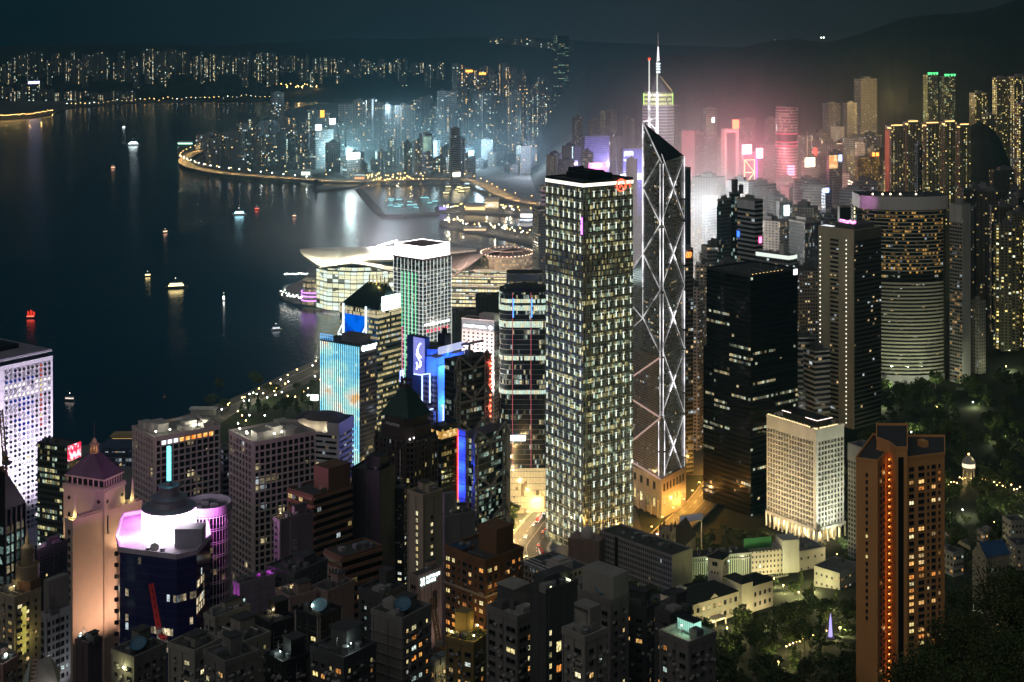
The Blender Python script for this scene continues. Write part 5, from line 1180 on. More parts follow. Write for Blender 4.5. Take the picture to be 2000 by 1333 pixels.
def t_truss():
 sk=plain('grey_steel_cladding',(.22,.23,.25),.45,.3);fl=facade('truss_glass',Wall=(.035,.04,.04),Glass=(.012,.016,.016),W=2.4,H=3.9,Fx=.05,Fy0=.2,Fy1=.85,Lit=.14,Row=.14,Run=6,WarmP=.35,Warm=(1,.85,.5),Cold=(.75,1,.85),Strength=.5,WallRough=.4)
 B=Bld('truss_tower','dark steel bank building with exposed hanger trusses and a red lit lift shaft',868,886,955,705,1030,zb=4,aspect=.3)
 def trim(B,f,levels,name='hanger_truss',mast_us=(.08,.88),top=None):
  W=B.org(f)[3];top=top or B.h;z=lambda py:PZ(py,B.Y)-B.z0
  for mu in mast_us:
   g=MB();u=W*mu
   for du in(-1.5,1.5):B.slab(g,f,u+du-.45,u+du+.45,0,top,2.4,-1.5)
   for j in range(int(top/3.9)):B.slab(g,f,u-1.4,u+1.4,3.9*j,3.9*j+.8,2.2,-1.6)
   g.build('ladder_mast',sk,B.root)
  for v in levels:
   g=MB();a,c=B.pt(f,W*mast_us[0],v+7,2.6),B.pt(f,W*mast_us[1],v+7,2.6);m=B.pt(f,W*(mast_us[0]+mast_us[1])/2,v-3,2.6)
   g.bar(a,m,1.2);g.bar(c,m,1.2);g.bar(B.pt(f,W*mast_us[0],v-3.5,2.6),B.pt(f,W*mast_us[1],v-3.5,2.6),1.0);g.bar(m,B.pt(f,W*(mast_us[0]+mast_us[1])/2,v-12,2.6),.7)
   e=W*.12;g.bar(a,B.pt(f,W*mast_us[0]-e,v-2,2.6),1.1);g.bar(B.pt(f,W*mast_us[0]-e,v-2,2.6),B.pt(f,W*mast_us[0]-e,v-14,2.6),.6);g.bar(c,B.pt(f,min(W,W*mast_us[1]+e),v-2,2.6),1.1)
   g.build(name,sk,B.root)
 B.body(fl);z=lambda py:PZ(py,1030)-B.z0
 trim(B,'R',[z(716),z(778),z(842)])
 g=MB();W=B.wr;u=W*.98
 B.slab(g,'R',u-1.4,u+1.2,20,z(704),2.0);g.build('lift_shaft',plain('lift_shaft_panel',(.4,.2,.18)),B.root)
 lm=MB();lm.sphere((0,0,0),.75,8,5);lm=lm.mesh('shaft_lamp',[emit('shaft_red',(1,.16,.08),4)])
 for k in range(12):link_mesh('shaft_lamp',lm,B.root,B.pt('R',u,z(712+k*10.6),2.4))
 for k in(1,5,9):point_light('shaft_red_lamp',B.pt('R',u,z(712+k*11),4.0),1500,(1,.10,.05),B.root)
 g=MB();p=B.pt('R',W*.55,B.h,-4);g.bar(p,p+Vector((0,0,9)),1.2);g.bar(p+Vector((-8,0,6.5)),p+Vector((11,3,12)),1.6);g.bar(p+Vector((-8,0,6.5)),p+Vector((0,0,11)),.5);g.box(p.x-3,p.x+2,p.y-2,p.y+2,p.z,p.z+4);g.build('maintenance_crane',sk,B.root)
 F=Bld('truss_block','lower front block of steel trusses with a bright blue lit stair tower',891,921,992,856,965,zb=6,aspect=.38)
 F.body(facade('truss_glass_low',Wall=(.035,.04,.04),Glass=(.012,.016,.016),W=2.4,H=3.9,Fx=.05,Fy0=.15,Fy1=.85,Lit=.35,Row=.3,Run=7,WarmP=.35,Warm=(1,.9,.45),Cold=(.7,1,.8),Strength=.55,WallRough=.4));z=lambda py:PZ(py,965)-F.z0
 trim(F,'R',[z(862),z(950),z(1020)],mast_us=(.06,.84))
 g=MB();F.slab(g,'R',F.wr*.9,F.wr,0,z(850),2.2);g.build('service_tower',plain('pale_steel_panel',(.42,.43,.44),.5),F.root)
 g=MB();F.slab(g,'L',.5,F.wl*.8,0,z(842),3.0)
 for j in range(14):F.slab(g,'L',.2,F.wl*.84,z(842)-5-j*3.9,z(842)-4-j*3.9,3.5)
 g.build('blue_stair_tower',plain('blue_stair_panel',(.3,.33,.5),.5),F.root)
 for v in(z(870),z(915),z(955)):point_light('blue_stair_lamp',F.pt('L',F.wl*.45,v,8),9500,(.02,.08,1),F.root,.8)
t_truss()
def t_pink():
 B=Bld('bank_tower','pale pink tower of small square windows with a white lit sign on top',902,965,977,629,1205,zb=4,aspect=2.6)
 pk=plain('pale_pink_wall',(.60,.52,.50),.7,var=.08)
 B.body(facade('pink_square_windows',Wall=(.60,.52,.50),Glass=(.02,.018,.022),W=4.0,H=3.1,Fx=.30,Fy0=.32,Fy1=.78,Lit=.015,Strength=.8))
 b=MB();B.slab(b,'L',0,B.wl,B.h-8,B.h,.2);B.slab(b,'R',.2,B.wr,B.h-8,B.h,.2);b.build('sign_band',plain('grey_band',(.25,.27,.30)),B.root)
 B.text('L','BANK OF AMERICA',B.wl*.42,B.h-5.2,3.3,emit('sign_white',(.95,1,1),4),.6,sx=.72)
 b=MB();u=B.wl*.90;b.face([B.pt('L',u-2.4,B.h-5,.55),B.pt('L',u,B.h-7,.55),B.pt('L',u+2.4,B.h-5,.55),B.pt('L',u,B.h-3,.55)]);b.build('sign_emblem',MATS['sign_white'],B.root)
 b=MB();b.box(0,B.wl/2-1,-B.wr*.3,B.wr*.45,B.h,B.h+5);b.build('plant_room',pk,B.root);B.parapet(pk,1)
 for u in(.25,.6,.9):spot_light('facade_flood',B.pt('L',B.wl*u,B.h-70,30),B.pt('L',B.wl*u,B.h-25,0),260000,(1,.86,.82),80,B.root)
 for lab,xl,xc,xr,yt,Y in(('dark green glass box behind the pale pink tower',929,935,986,580,1420),('low dark box just left of the pale pink tower',884,890,932,610,1300)):
  Bd=Bld('office_block',lab,xl,xc,xr,yt,Y,zb=4,aspect=.4);Bd.body(facade('dull_ribbed',Wall=(.06,.075,.07),Glass=(.02,.03,.028),W=1.6,H=30,Fx=.2,Fy0=0,Fy1=1,Lit=0,Strength=0));Bd.parapet(DSTEEL);Bd.roofstuff(3)
t_pink()
def t_glassround():
 Y=1190;x0,x1=PX(975,Y),PX(1075,Y);cx=(x0+x1)/2;hw=(x1-x0)/2;z0=6;h=PZ(572,Y)-z0
 root=thing('round_glass_tower','round cornered glass tower with bright ring floors, red and blue edge lights','tower',(cx,Y+18,z0))
 def rr(g=0.0,n=7,r=9.0):
  P=[];a,c=hw+g,18+g
  for sx,sy,t0 in((1,-1,-math.pi/2),(1,1,0),(-1,1,math.pi/2),(-1,-1,math.pi)):
   for i in range(n+1):t_=t0+math.pi/2*i/n;P.append((sx*(a-r)+r*math.cos(t_),sy*(c-r)+r*math.sin(t_)))
  return P
 gl=facade('round_glass',Wall=(.05,.06,.055),Glass=(.02,.026,.025),W=1.5,H=4.0,Fx=.05,Fy0=.1,Fy1=.92,Lit=.10,Row=.16,Run=12,WarmP=.5,Warm=(1,.88,.5),Cold=(.8,1,.88),Strength=.8,WallRough=.3)
 b=MB();b.prism(rr(),0,h,0,1);b.build('wall',[gl,ROOF],root)
 lf=facade('bright_floor',Wall=(.3,.32,.3),Glass=(.1,.1,.1),W=1.5,H=3.2,Fx=.04,Fy0=.0,Fy1=1,Lit=1,Row=1,WarmP=.35,Warm=(1,.95,.6),Cold=(.75,1,.82),Strength=1.3,Even=.8)
 for py,t_ in((607,4),(640,5),(592,3),(704,3.4),(770,3)):
  v=PZ(py,Y)-z0;b=MB();b.prism(rr(.35),v,v+t_,0,None,None,True,True);b.build('bright_floor',lf,root)
 b=MB()
 for j in range(int(h/4)):b.prism(rr(.22),4*j,4*j+.35,0,None,None,False)
 b.build('floor_edges',plain('floor_edge',(.25,.27,.25),.5),root)
 b=MB();b.prism(rr(-4),h,h+3,0,1);b.lathe([(hw*.8,h+3),(hw*.5,h+5),(0,h+6.3)],24,0,0,1);b.build('dark_lens_roof',[DSTEEL,plain('lens_roof',(.05,.055,.05),.4)],root)
 b=MB();b.prism([(x*.72,y*.6+8)for x,y in rr()],h+3,h+12.5,0,1);b.build('glass_lantern',[facade('lantern_glass',Wall=(.2,.24,.24),Glass=(.1,.12,.12),W=1.2,H=9,Fx=.08,Fy0=.02,Fy1=.35,Lit=.8,Row=.5,WarmP=.8,Strength=.5),ROOF],root)
 for px,m in((1001,RED_L),(1037,PURPLE_L)):
  b=MB();x=PX(px,Y)-cx;b.bar((x,-18.6,30),(x,-18.6,h),.5);b.build('edge_light',emit('pink_edge_light',(1,.25,.3),.4),root)
  for k,c in((.985,emit('blue_edge_light',(.05,.3,1),2.2)),(.94,MATS['blue_edge_light'])):
   b=MB();b.bar((x+.6,-18.8,h*k-9),(x+.6,-18.8,h*k-2),.9);b.build('blue_edge_light',c,root)
 b=MB();b.prism(rr(1.5),0,PZ(915,Y)-z0,0,0);b.build('lit_podium',facade('lit_podium',Wall=(.3,.26,.18),Glass=(.3,.25,.15),W=2.4,H=5,Fx=.04,Fy0=.05,Fy1=.95,Lit=1,Row=1,WarmP=1,Warm=(1,.78,.38),Strength=.95,Even=.85),root)
 b=MB();b.box(PX(997,Y)-cx,PX(1026,Y)-cx,-20.2,-19.4,PZ(860,Y)-z0,PZ(850,Y)-z0);b.build('white_blue_screen',emit('white_blue_screen',(.7,.85,1),4),root)
t_glassround()
def t_darkpyr():
 Y=885;br=plain('dark_brown_stone',(.075,.05,.045),.7);gl=facade('brown_dark_windows',Wall=(.075,.052,.045),Glass=(.008,.008,.008),W=2.3,H=3.6,Fx=.18,Fy0=.2,Fy1=.85,Lit=.07,Row=.03,Run=5,WarmP=.75,Warm=(1,.85,.35),Strength=.5)
 B=Bld('pyramid_tower','dark brown stepped tower with a green copper pyramid roof',724,800,862,868,Y,zb=20,aspect=1.15)
 a,c=B.wl/2,B.wr/2;z=lambda py:PZ(py,Y)-B.z0
 def cham(k,s):return[(-a*k+s,-c*k),(a*k-s,-c*k),(a*k,-c*k+s),(a*k,c*k-s),(a*k-s,c*k),(-a*k+s,c*k),(-a*k,c*k-s),(-a*k,-c*k+s)]
 b=MB();b.prism(cham(1,4),0,z(868),0,1);b.build('wall',[gl,ROOF],B.root)
 b=MB()
 for f in 'LR':
  W=B.org(f)[3]
  for i in range(8):u=4+(W-8)*i/7;B.slab(b,f,u-.5,u+.5,0,z(868),.5)
 b.build('stone_piers',br,B.root)
 b=MB();b.prism(cham(.86,5),z(868),z(843),0,1);b.build('upper_tier',[br,ROOF],B.root)
 b=MB()
 for p in cham(.96,4.2):b.sphere((p[0],p[1],z(868)+.6),1.1,6,4)
 b.build('terrace_planting',plain('dark_planting',(.02,.03,.012)),B.root)
 b=MB();b.prism(cham(.74,4),z(843),z(826),0,1);b.build('drum_tier',[br,ROOF],B.root)
 glyph_row(B,'L',B.wl*.38,B.wl*.72,z(838),1.7,9,plain('grey_letters',(.5,.5,.5)),-a*.0-1.0,'sign_lettering')
 cp=plain('green_copper',(.025,.06,.05),.55);E=[(-a*.72,-c*.72),(a*.72,-c*.72),(a*.72,c*.72),(-a*.72,c*.72)];b=MB();zt=z(772);q=2.0;T=[(-q,-q),(q,-q),(q,q),(-q,q)]
 b.box(-a*.76,a*.76,-c*.76,c*.76,z(826),z(824))
 for i in range(4):j=(i+1)%4;b.face([(*E[i],z(824)),(*E[j],z(824)),(*T[j],zt),(*T[i],zt)])
 b.face([(*t_,zt)for t_ in T])
 b.build('pyramid_roof',cp,B.root)
 b=MB();b.box(-2.6,2.6,-2.6,2.6,zt,zt+.6)
 for x in(-2,2):
  for y in(-2,2):b.box(x-.4,x+.4,y-.4,y+.4,zt+.6,zt+4)
 b.box(-2.6,2.6,-2.6,2.6,zt+4,zt+4.6);b.bar((0,0,zt+4.6),(0,0,zt+12),.3)
 for x in(-2.2,-.7,.7,2.2):b.bar((x,-2.2,zt+4.6),(x,-2.2,zt+6.4),.4)
 b.build('roof_lantern',br,B.root)
 b=MB();p=B.pt('R',2,z(862),0)
 for u in(3,6.5):q_=B.pt('R',u,z(862),-2.6);b.sphere(q_,.5,6,4)
 b.build('terrace_lamp',WHITE_L,B.root)
 B=Bld('gold_office','dark office block with a gold lit rim beside the green pyramid roof',843,862,893,838,935,zb=10,aspect=.7)
 B.body(facade('gold_rim_glass',Wall=(.03,.028,.02),Glass=(.01,.012,.01),W=2.2,H=3.6,Fx=.1,Fy0=.2,Fy1=.85,Lit=.12,Row=.06,WarmP=.85,Warm=(1,.72,.25),Strength=.6));B.parapet(DSTEEL)
 b=MB()
 for f in 'LR':B.slab(b,f,0.2,B.org(f)[3],B.h-6.5,B.h-2,.35)
 b.build('gold_band',screen('gold_band',(.5,.25,.05),(1,.7,.3),.9,.5),B.root);b=MB();b.bar(B.pt('R',B.wr,20,.5),B.pt('R',B.wr,B.h-3,.5),.5);b.build('red_neon_line',RED_L,B.root);B.roofstuff(4)
t_darkpyr()
# government offices, mansion, church, park tower
def t_civic():
 gw=plain('grey_stucco',(.34,.33,.29),.75)
 fa=facade('office_fins',Wall=(.36,.36,.34),Glass=(.02,.022,.022),W=1.7,H=3.5,Fx=.22,Fy0=.25,Fy1=.85,Lit=.015,Row=.004,WarmP=.6,Strength=.8)
 B=Bld('government_offices','long low grey office slab with rows of small windows and a dark flat roof',1172,1312,1352,1088,955,zb=28,aspect=3.2)
 B.body(fa,plain('mossy_flat_roof',(.05,.055,.045)));B.parapet(gw,1.0)
 b=MB();B.slab(b,'L',B.wl*.22,B.wl*.26,0,B.h+.4,.6);b.build('dark_recess',BLACK,B.root);b=MB();B.slab(b,'R',.2,B.wr,0,B.h+.3,.25);b.build('end_wall',plain('pale_end_wall',(.42,.41,.34)),B.root);B.roofstuff(9,mat=DCONC)
 fb_=facade('office_fins_green',Wall=(.40,.43,.34),Glass=(.03,.035,.03),W=1.5,H=24,Fx=.24,Fy0=0,Fy1=1,Lit=0,Strength=0)
 B=Bld('government_offices','long ribbed office slab ending in a white block with a green roof hoarding',1337,1349,1466,1090,985,zb=30,aspect=.28)
 B.body(fb_,plain('mossy_flat_roof2',(.05,.055,.045)));b=MB();B.slab(b,'R',0,B.wr,B.h-3.5,B.h-2.6,.8);B.slab(b,'R',0,B.wr,B.h-.6,B.h+.5,1.0);b.build('eaves_bands',gw,B.root)
 b=MB();B.slab(b,'R',B.wr*.58,B.wr*.64,B.h-4.8,B.h-3.8,.3);b.build('lit_window',emit('lit_office',(.7,1,.8),1.5),B.root);B.roofstuff(8,mat=DCONC)
 d=Vector((math.sin(B.th),math.cos(B.th),0));W2=36
 t=bpy.data.objects;o=MB();x0=B.wl/2
 o.box(-B.wl/2,x0+1.5,B.wr/2+.05,B.wr/2+22,0,B.h+1);o.build('east_block',[facade('east_block_windows',Wall=(.42,.38,.30),Glass=(.02,.02,.02),W=2.6,H=3.5,Fx=.3,Fy0=.3,Fy1=.75,Lit=.04,Strength=.6),ROOF],B.root)
 o=MB();o.box(-B.wl/2+2,x0+2.5,B.wr/2+22.1,B.wr/2+34,0,B.h+7);o.build('white_end_block',[plain('white_end_block',(.52,.52,.48)),ROOF],B.root)
 o=MB();o.box(x0-5,x0-4.6,B.wr/2-3,B.wr/2+17,B.h+1,B.h+8);o.build('green_hoarding',plain('green_hoarding',(.03,.16,.05)),B.root);
 for i in range(5):
  q=MB();q.lathe([(.9,0),(.9,1.4),(.5,1.8),(0,1.9)],10);q.build('roof_vent',CONC,B.root,(x0-8,B.wr*(-.1+.11*i),B.h))
 spot_light('yard_flood',B.pt('R',B.wr*.5,3,24),B.pt('R',B.wr*.5,10,0),16000,(.8,1,.6),110,B.root);spot_light('yard_flood',B.pt('R',B.wr*1.1,3,24),B.pt('R',B.wr*1.15,12,0),16000,(1,.9,.6),110,B.root)
 wm=plain('mansion_white',(.62,.58,.48),.7,var=.12);tl=plain('dark_tiles',(.025,.025,.025),.6)
 B=Bld('mansion','white colonial mansion with dark hipped roofs, porch and square tower',1300,1347,1442,1183,868,zb=ground(105,880)+1,aspect=.55)
 a,c=B.wl/2,B.wr/2;h=B.h
 def hip(bm,x0,x1,y0,y1,z0,hh,m=0,e=.8):
  x0-=e;x1+=e;y0-=e;y1+=e;k=min(x1-x0,y1-y0)/2*.98
  if x1-x0>y1-y0:r=[(x0+k,(y0+y1)/2),(x1-k,(y0+y1)/2)]
  else:r=[((x0+x1)/2,y0+k),((x0+x1)/2,y1-k)]
  E=[(x0,y0,z0),(x1,y0,z0),(x1,y1,z0),(x0,y1,z0)];A,Bq=(*r[0],z0+hh),(*r[1],z0+hh)
  if x1-x0>y1-y0:fs=[[E[0],E[1],Bq,A],[E[1],E[2],Bq],[E[2],E[3],A,Bq],[E[3],E[0],A]]
  else:fs=[[E[0],E[1],A],[E[1],E[2],Bq,A],[E[2],E[3],Bq],[E[3],E[0],A,Bq]]
  for f in fs:bm.face(f,m)
  bm.face(E[::-1],m)
 b=MB();b.box(-a,a,-c,c,0,h);b.build('wall',wm,B.root);b=MB();hip(b,-a,a,-c,c,h,5.5);b.build('roof',tl,B.root)
 b=MB();b.box(a-12,a+3,c+.02,c+9,0,h+5);b.build('stair_block',wm,B.root);b=MB();hip(b,a-12,a+3,c,c+9,h+5,3);b.build('stair_roof',tl,B.root)
 b=MB();b.box(a-13,a+2,c+9.05,c+27,0,h+1.5);b.build('east_wing',wm,B.root);b=MB();hip(b,a-13,a+2,c+9.3,c+27,h+1.5,3.5);b.build('wing_roof',tl,B.root)
 b=MB();b.box(-a-8,-a-.05,-c+3,c-2,0,h-2.5);b.build('west_wing',wm,B.root);b=MB();hip(b,-a-8,-a-.05,-c+3,c-2,h-2.5,3);b.build('west_roof',tl,B.root)
 b=MB();b.box(-2.2,2.2,-c+1,-c+4.6,h,h+6.5);b.box(-2.6,2.6,-c+.7,-c+4.9,h+6.5,h+7);b.build('chimney',wm,B.root)
 b=MB();tp=a+.1;b.face([(tp,-3.5,h+.1),(tp,3.5,h+.1),(tp,0,h+2.8)]);b.prism([(tp-6,-3.5),(tp,-3.5),(tp,3.5),(tp-6,3.5)],h,h+.2);b.build('gable',wm,B.root)
 b=MB();b.box(a,a+6,-4.5,4.5,3.6,4.4)
 for y in(-4,4):b.tube((a+5.5,y,0),(a+5.5,y,3.6),.45,n=8)
 b.build('porch',wm,B.root)
 lst=[]
 for f,n in(('R',9),('L',4)):
  W=B.org(f)[3]
  for i in range(n):
   for v,hh in((h*.27,2.0),(h*.70,2.2)):lst.append((B.pt(f,W*(i+.5)/n,v,.05),B.rz(f),2.1,hh*1.2,'warm' if i in(2,4,5,7)else 'yellow' if i==3 else 'dark'))
 for y in(c+12,c+16,c+20,c+24):
  for v in(h*.3,h*.72):lst.append((Vector((a+2.06,y,v)),math.pi/2,1.6,2.4,'dark'))
 put_windows(B.root,lst)
 b=MB();b.box(a+.03,a+.2,-1.4,1.4,0,3.0);b.build('lit_door',emit('lit_doorway',(1,.75,.35),2.5),B.root)
 for y,pw in((-8,500),(0,900),(8,700),(c+5,900),(c+18,1000)):point_light('garden_lamp',(a+7.5,y,3),pw,(1,.80,.40),B.root)
 point_light('garden_lamp',(-a-4,-c-1,4),500,(1,.9,.6),B.root)
 T=thing('mansion_tower','square white tower with arched openings and a hipped roof over the mansion','tower',(PX(1402,905),905,ground(125,905)),-B.th*.55)
 zt=PZ(1150,905)-T.location.z;top=PZ(1086,905)-T.location.z;w=4.6
 b=MB();b.box(-w,w,-w,w,0,top-7);b.box(-w-.6,w+.6,-w-.6,w+.6,top-7.6,top-6.9);b.box(-w,w,-w,w,top-6.9,top);b.build('wall',wm,T);b=MB();hip(b,-w,w,-w,w,top,3.2,0,.9);b.build('roof',tl,T)
 lst=[]
 for rz in(0,math.pi/2):
  for u in(-1.9,0,1.9):
   p=Vector((u,-w-.05,top-8.8))if rz==0 else Vector((w+.05,u,top-8.8));lst.append((p,rz,.8,1.4,'dark'))
  for u in(0,):
   for v,hh,ww in((top-15.5,4.5,2.2),(top-3.4,2.4,3.4)):
    p=Vector((u,-w-.05,v))if rz==0 else Vector((w+.05,u,v));lst.append((p,rz,ww,hh,'dark'))
 put_windows(T,lst,name='opening');spot_light('tower_flood',(14,-16,2),(0,0,top-10),9000,(1,.8,.68),70,T);spot_light('tower_flood',(-14,-18,2),(0,0,top-10),6000,(1,.75,.75),70,T)
 cs=plain('church_stone',(.42,.37,.28),.8);T=thing('church_tower','small pale church tower with four dark pinnacles by the amber road','church',(PX(1304,1010),1010,ground(105,1010)),-.45);top=PZ(1033,1010)-T.location.z;w=4.2
 b=MB();b.box(-w,w,-w,w,0,top);
 for i in range(7):
  for s_ in(-1,1):x=-w+.6+i*1.2;b.box(x-.3,x+.3,s_*w-.2,s_*w+.2,top,top+.9);b.box(s_*w-.2,s_*w+.2,x-.3,x+.3,top,top+.9)
 b.build('wall',cs,T)
 for x in(-w+.3,w-.3):
  for y in(-w+.3,w-.3):
   b=MB();b.box(x-.6,x+.6,y-.6,y+.6,top,top+2);b.lathe([(.85,top+2),(.3,top+4.5),(0,top+7)],4,x,y);b.build('pinnacle',plain('dark_pinnacle',(.06,.05,.045)),T)
 put_windows(T,[(Vector((u,-w-.05,top-4.5)),0,1.2,4,'dark')for u in(-1.6,1.6)]+[(Vector((w+.05,u,top-4.5)),math.pi/2,1.2,4,'dark')for u in(-1.6,1.6)],name='opening')
 b=MB();b.box(-7,7,w+.05,w+34,0,top*.55);b.face([(-7.6,w,top*.55),(-7.6,w+34,top*.55),(0,w+34,top*.9),(0,w,top*.9)][::-1],1);b.face([(7.6,w,top*.55),(7.6,w+34,top*.55),(0,w+34,top*.9),(0,w,top*.9)],1);b.face([(-7,w+.05,top*.55),(7,w+.05,top*.55),(0,w+.05,top*.9)]);b.build('nave',[cs,tl],T)
 point_light('yard_lamp',(9,-3,3),500,(1,.75,.35),T)
 T=Bld('mission_building','low old office with a long striped roof and a white rooftop box',1018,1088,1152,1128,800,zb=ground(10,810)-2,aspect=1.2)
 T.body(facade('mission_windows',Wall=(.30,.25,.20),Glass=(.02,.02,.02),W=3.0,H=3.6,Fx=.25,Fy0=.25,Fy1=.8,Lit=.05,Strength=.7));T.parapet(CONC,.9);b=MB();b.box(1,11,-8,3,T.h,T.h+4.5);b.box(3,9,-6,1,T.h+4.5,T.h+6);b.build('rooftop_box',plain('white_box',(.5,.49,.45)),T.root);T.roofstuff(5)
 b=MB()
 for i in range(3):b.bar((-T.wl/2,-T.wr/2+1+i*3,T.h+1),(T.wl/2-3,-T.wr/2+1+i*3,T.h+1),.5)
 b.build('roof_rail',WHITEP,T.root)
 T=thing('domed_building','small white dome glimpsed at the foot of the tall square glass tower','building',(PX(1147,1000),1000,ground(50,1000)),-.4);top=PZ(1045,1000)-T.location.z
 b=MB();b.box(-11,11,-7,7,0,top-1.2);b.build('wall',plain('red_brick_dull',(.25,.18,.14)),T);b=MB();b.lathe([(4.4,top-1.2),(4.4,top+.6),(4.2,top+1.2),(3.6,top+3.4),(2.3,top+5),(.7,top+5.8),(.4,top+7),(0,top+7.4)],20);b.build('dome',plain('dome_white',(.55,.53,.5)),T,smooth=True)
 og=onground(1892,949);T=thing('park_lookout','slim lit stone lookout tower with a pale conical cap in the dark park','tower',(og[0],og[1],og[2]-.5));top=PZ(912,og[1])-T.location.z
 b=MB()
 for i in range(8):t_=math.pi*i/4;b.tube((4.2*math.cos(t_),4.2*math.sin(t_),0),(4.2*math.cos(t_),4.2*math.sin(t_),top),.55,n=6)
 b.lathe([(5.0,top-1.8),(5.0,top),(4.2,top)],16);b.build('stone_columns',plain('lookout_stone',(.5,.46,.36)),T)
 b=MB();b.tube((0,0,0),(0,0,top),1.6,n=10);b.build('stair_core',plain('core_stone',(.4,.36,.25)),T);b=MB();b.lathe([(4.9,top),(4.9,top+3.2)],16);b.build('lit_gallery',emit('lit_gallery',(1,.8,.5),1.4),T)
 b=MB();b.lathe([(5.6,top+3.2),(4.6,top+5.2),(2,top+8.2),(.6,top+9.2),(0,top+9.6)],16);b.build('conical_cap',plain('cap_tile',(.45,.44,.42)),T);b=MB();b.sphere((0,0,top+10),.8,6,4);b.build('finial_lamp',WARM_L,T)
 for z_ in(4,14,22):point_light('stair_lamp',(2.9,-2.2,z_),160,(1,.8,.35),T)
 for x,y in((-8,-8),(4,-10),(10,-4)):point_light('plaza_lamp',(x,y,1.5),420,(1,.45,.12),T)
 for lab,xl,xc,xr,yt,Y in(('low grey roofed house nearest the arcade of the white hotel',1508,1545,1612,1082,1025),('small pale house with a round tank beside the drive',1500,1516,1540,1096,1010),('long dark roofed house in front of the salmon tower',1590,1640,1680,1122,965)):
  B=Bld('house',lab,xl,xc,xr,yt,Y,aspect=.8);B.body(plain('grey_house_wall',(.40,.39,.35)),plain('grey_roof',(.16,.16,.15)));B.parapet(CONC,.7);put_windows(B.root,B.windows('L',5,2,1,B.h-1,1.3,1.5,.1)+B.windows('R',5,2,1,B.h-1,1.3,1.5,.1));B.roofstuff(3)
 T=thing('entrance_canopy','pale folded canopy roof between the church tower and the black office block','canopy',(PX(1350,1075),1075,ground(130,1075)));b=MB();z_=PZ(1008,1075)-T.location.z;b.face([(-9,-8,z_-2.5),(8,-6,z_),(9,7,z_),(-8,6,z_-2.5)]);b.face([(-8,6,z_-3),(9,7,z_-.5),(8,-6,z_-.5),(-9,-8,z_-3)])
 for x,y in((-8,-7),(7,-5),(8,6),(-7,5)):b.bar((x,y,0),(x,y,z_-1),.4)
 b.build('roof',WHITEP,T);point_light('canopy_lamp',(0,0,z_-4),1500,(1,.85,.5),T)
 RR=random.Random(2);Y=1000
 B=Bld('school_hall','pale hall with a blue pitched roof at the right edge',1899,1926,1972,1082,800,zb=70,aspect=.7);cw=plain('pale_school_wall',(.42,.38,.28));B.body(cw,h=B.h-2)
 b=MB();a,c=B.wl/2,B.wr/2;b.face([(-a-.4,-c-.4,B.h-2),(-a-.4,c+.4,B.h-2),(0,c,B.h+4),(0,-c,B.h+4)][::-1]);b.face([(a+.4,-c-.4,B.h-2),(a+.4,c+.4,B.h-2),(0,c,B.h+4),(0,-c,B.h+4)]);b.face([(-a,-c,B.h-2),(a,-c,B.h-2),(0,-c,B.h+4)],1);b.build('blue_roof',[plain('blue_sheet_roof',(.05,.13,.28),.5),cw],B.root);put_windows(B.root,B.windows('R',6,3,2,B.h-3,1.4,2.2,.1));point_light('yard_lamp',B.pt('L',4,4,6),1200,(.8,1,.85),B.root);point_light('yard_lamp',B.pt('R',9,3,5),1000,(1,.8,.5),B.root)
 for lab,xl,xc,xr,yt,Y in(('small pale house with a stepped gable above the blue roof',1908,1920,1932,1040,900),('pale blockhouse behind the lit canopy near the right edge',1958,1975,2004,1020,930),('long low grey house beside the bright path',1842,1862,1882,1082,830),('grey annexe with a flat roof right of the blue pitched roof',1965,1985,2030,1068,820)):
  B=Bld('house',lab,xl,xc,xr,yt,Y,zb=PZ(yt,Y)-13);B.body(plain('house_wall',(.42,.40,.33)));B.parapet(CONC,.7);put_windows(B.root,B.windows('L',3,3,1,B.h-1,1.3,1.5,.15)+B.windows('R',4,3,1,B.h-1,1.3,1.5,.15));B.roofstuff(2)
 b=MB();P=[Vector(onground(x,y,4))+Vector((0,0,4))for x,y in((1845,1042),(1865,1055),(1895,1072))]
 for p,q in zip(P,P[1:]):b.bar(p,q,.8,2.2)
 for p in P:b.bar(p+Vector((0,0,-12)),p,.5)
 tag(b.build('ramp_wall',plain('pale_ramp',(.5,.48,.42))),'pale sloping ramp wall right of the salmon tower','ramp')
 point_light('ramp_lamp',Vector(onground(1868,1050))+Vector((0,-3,7)),900,(.95,1,.8))
t_civic()
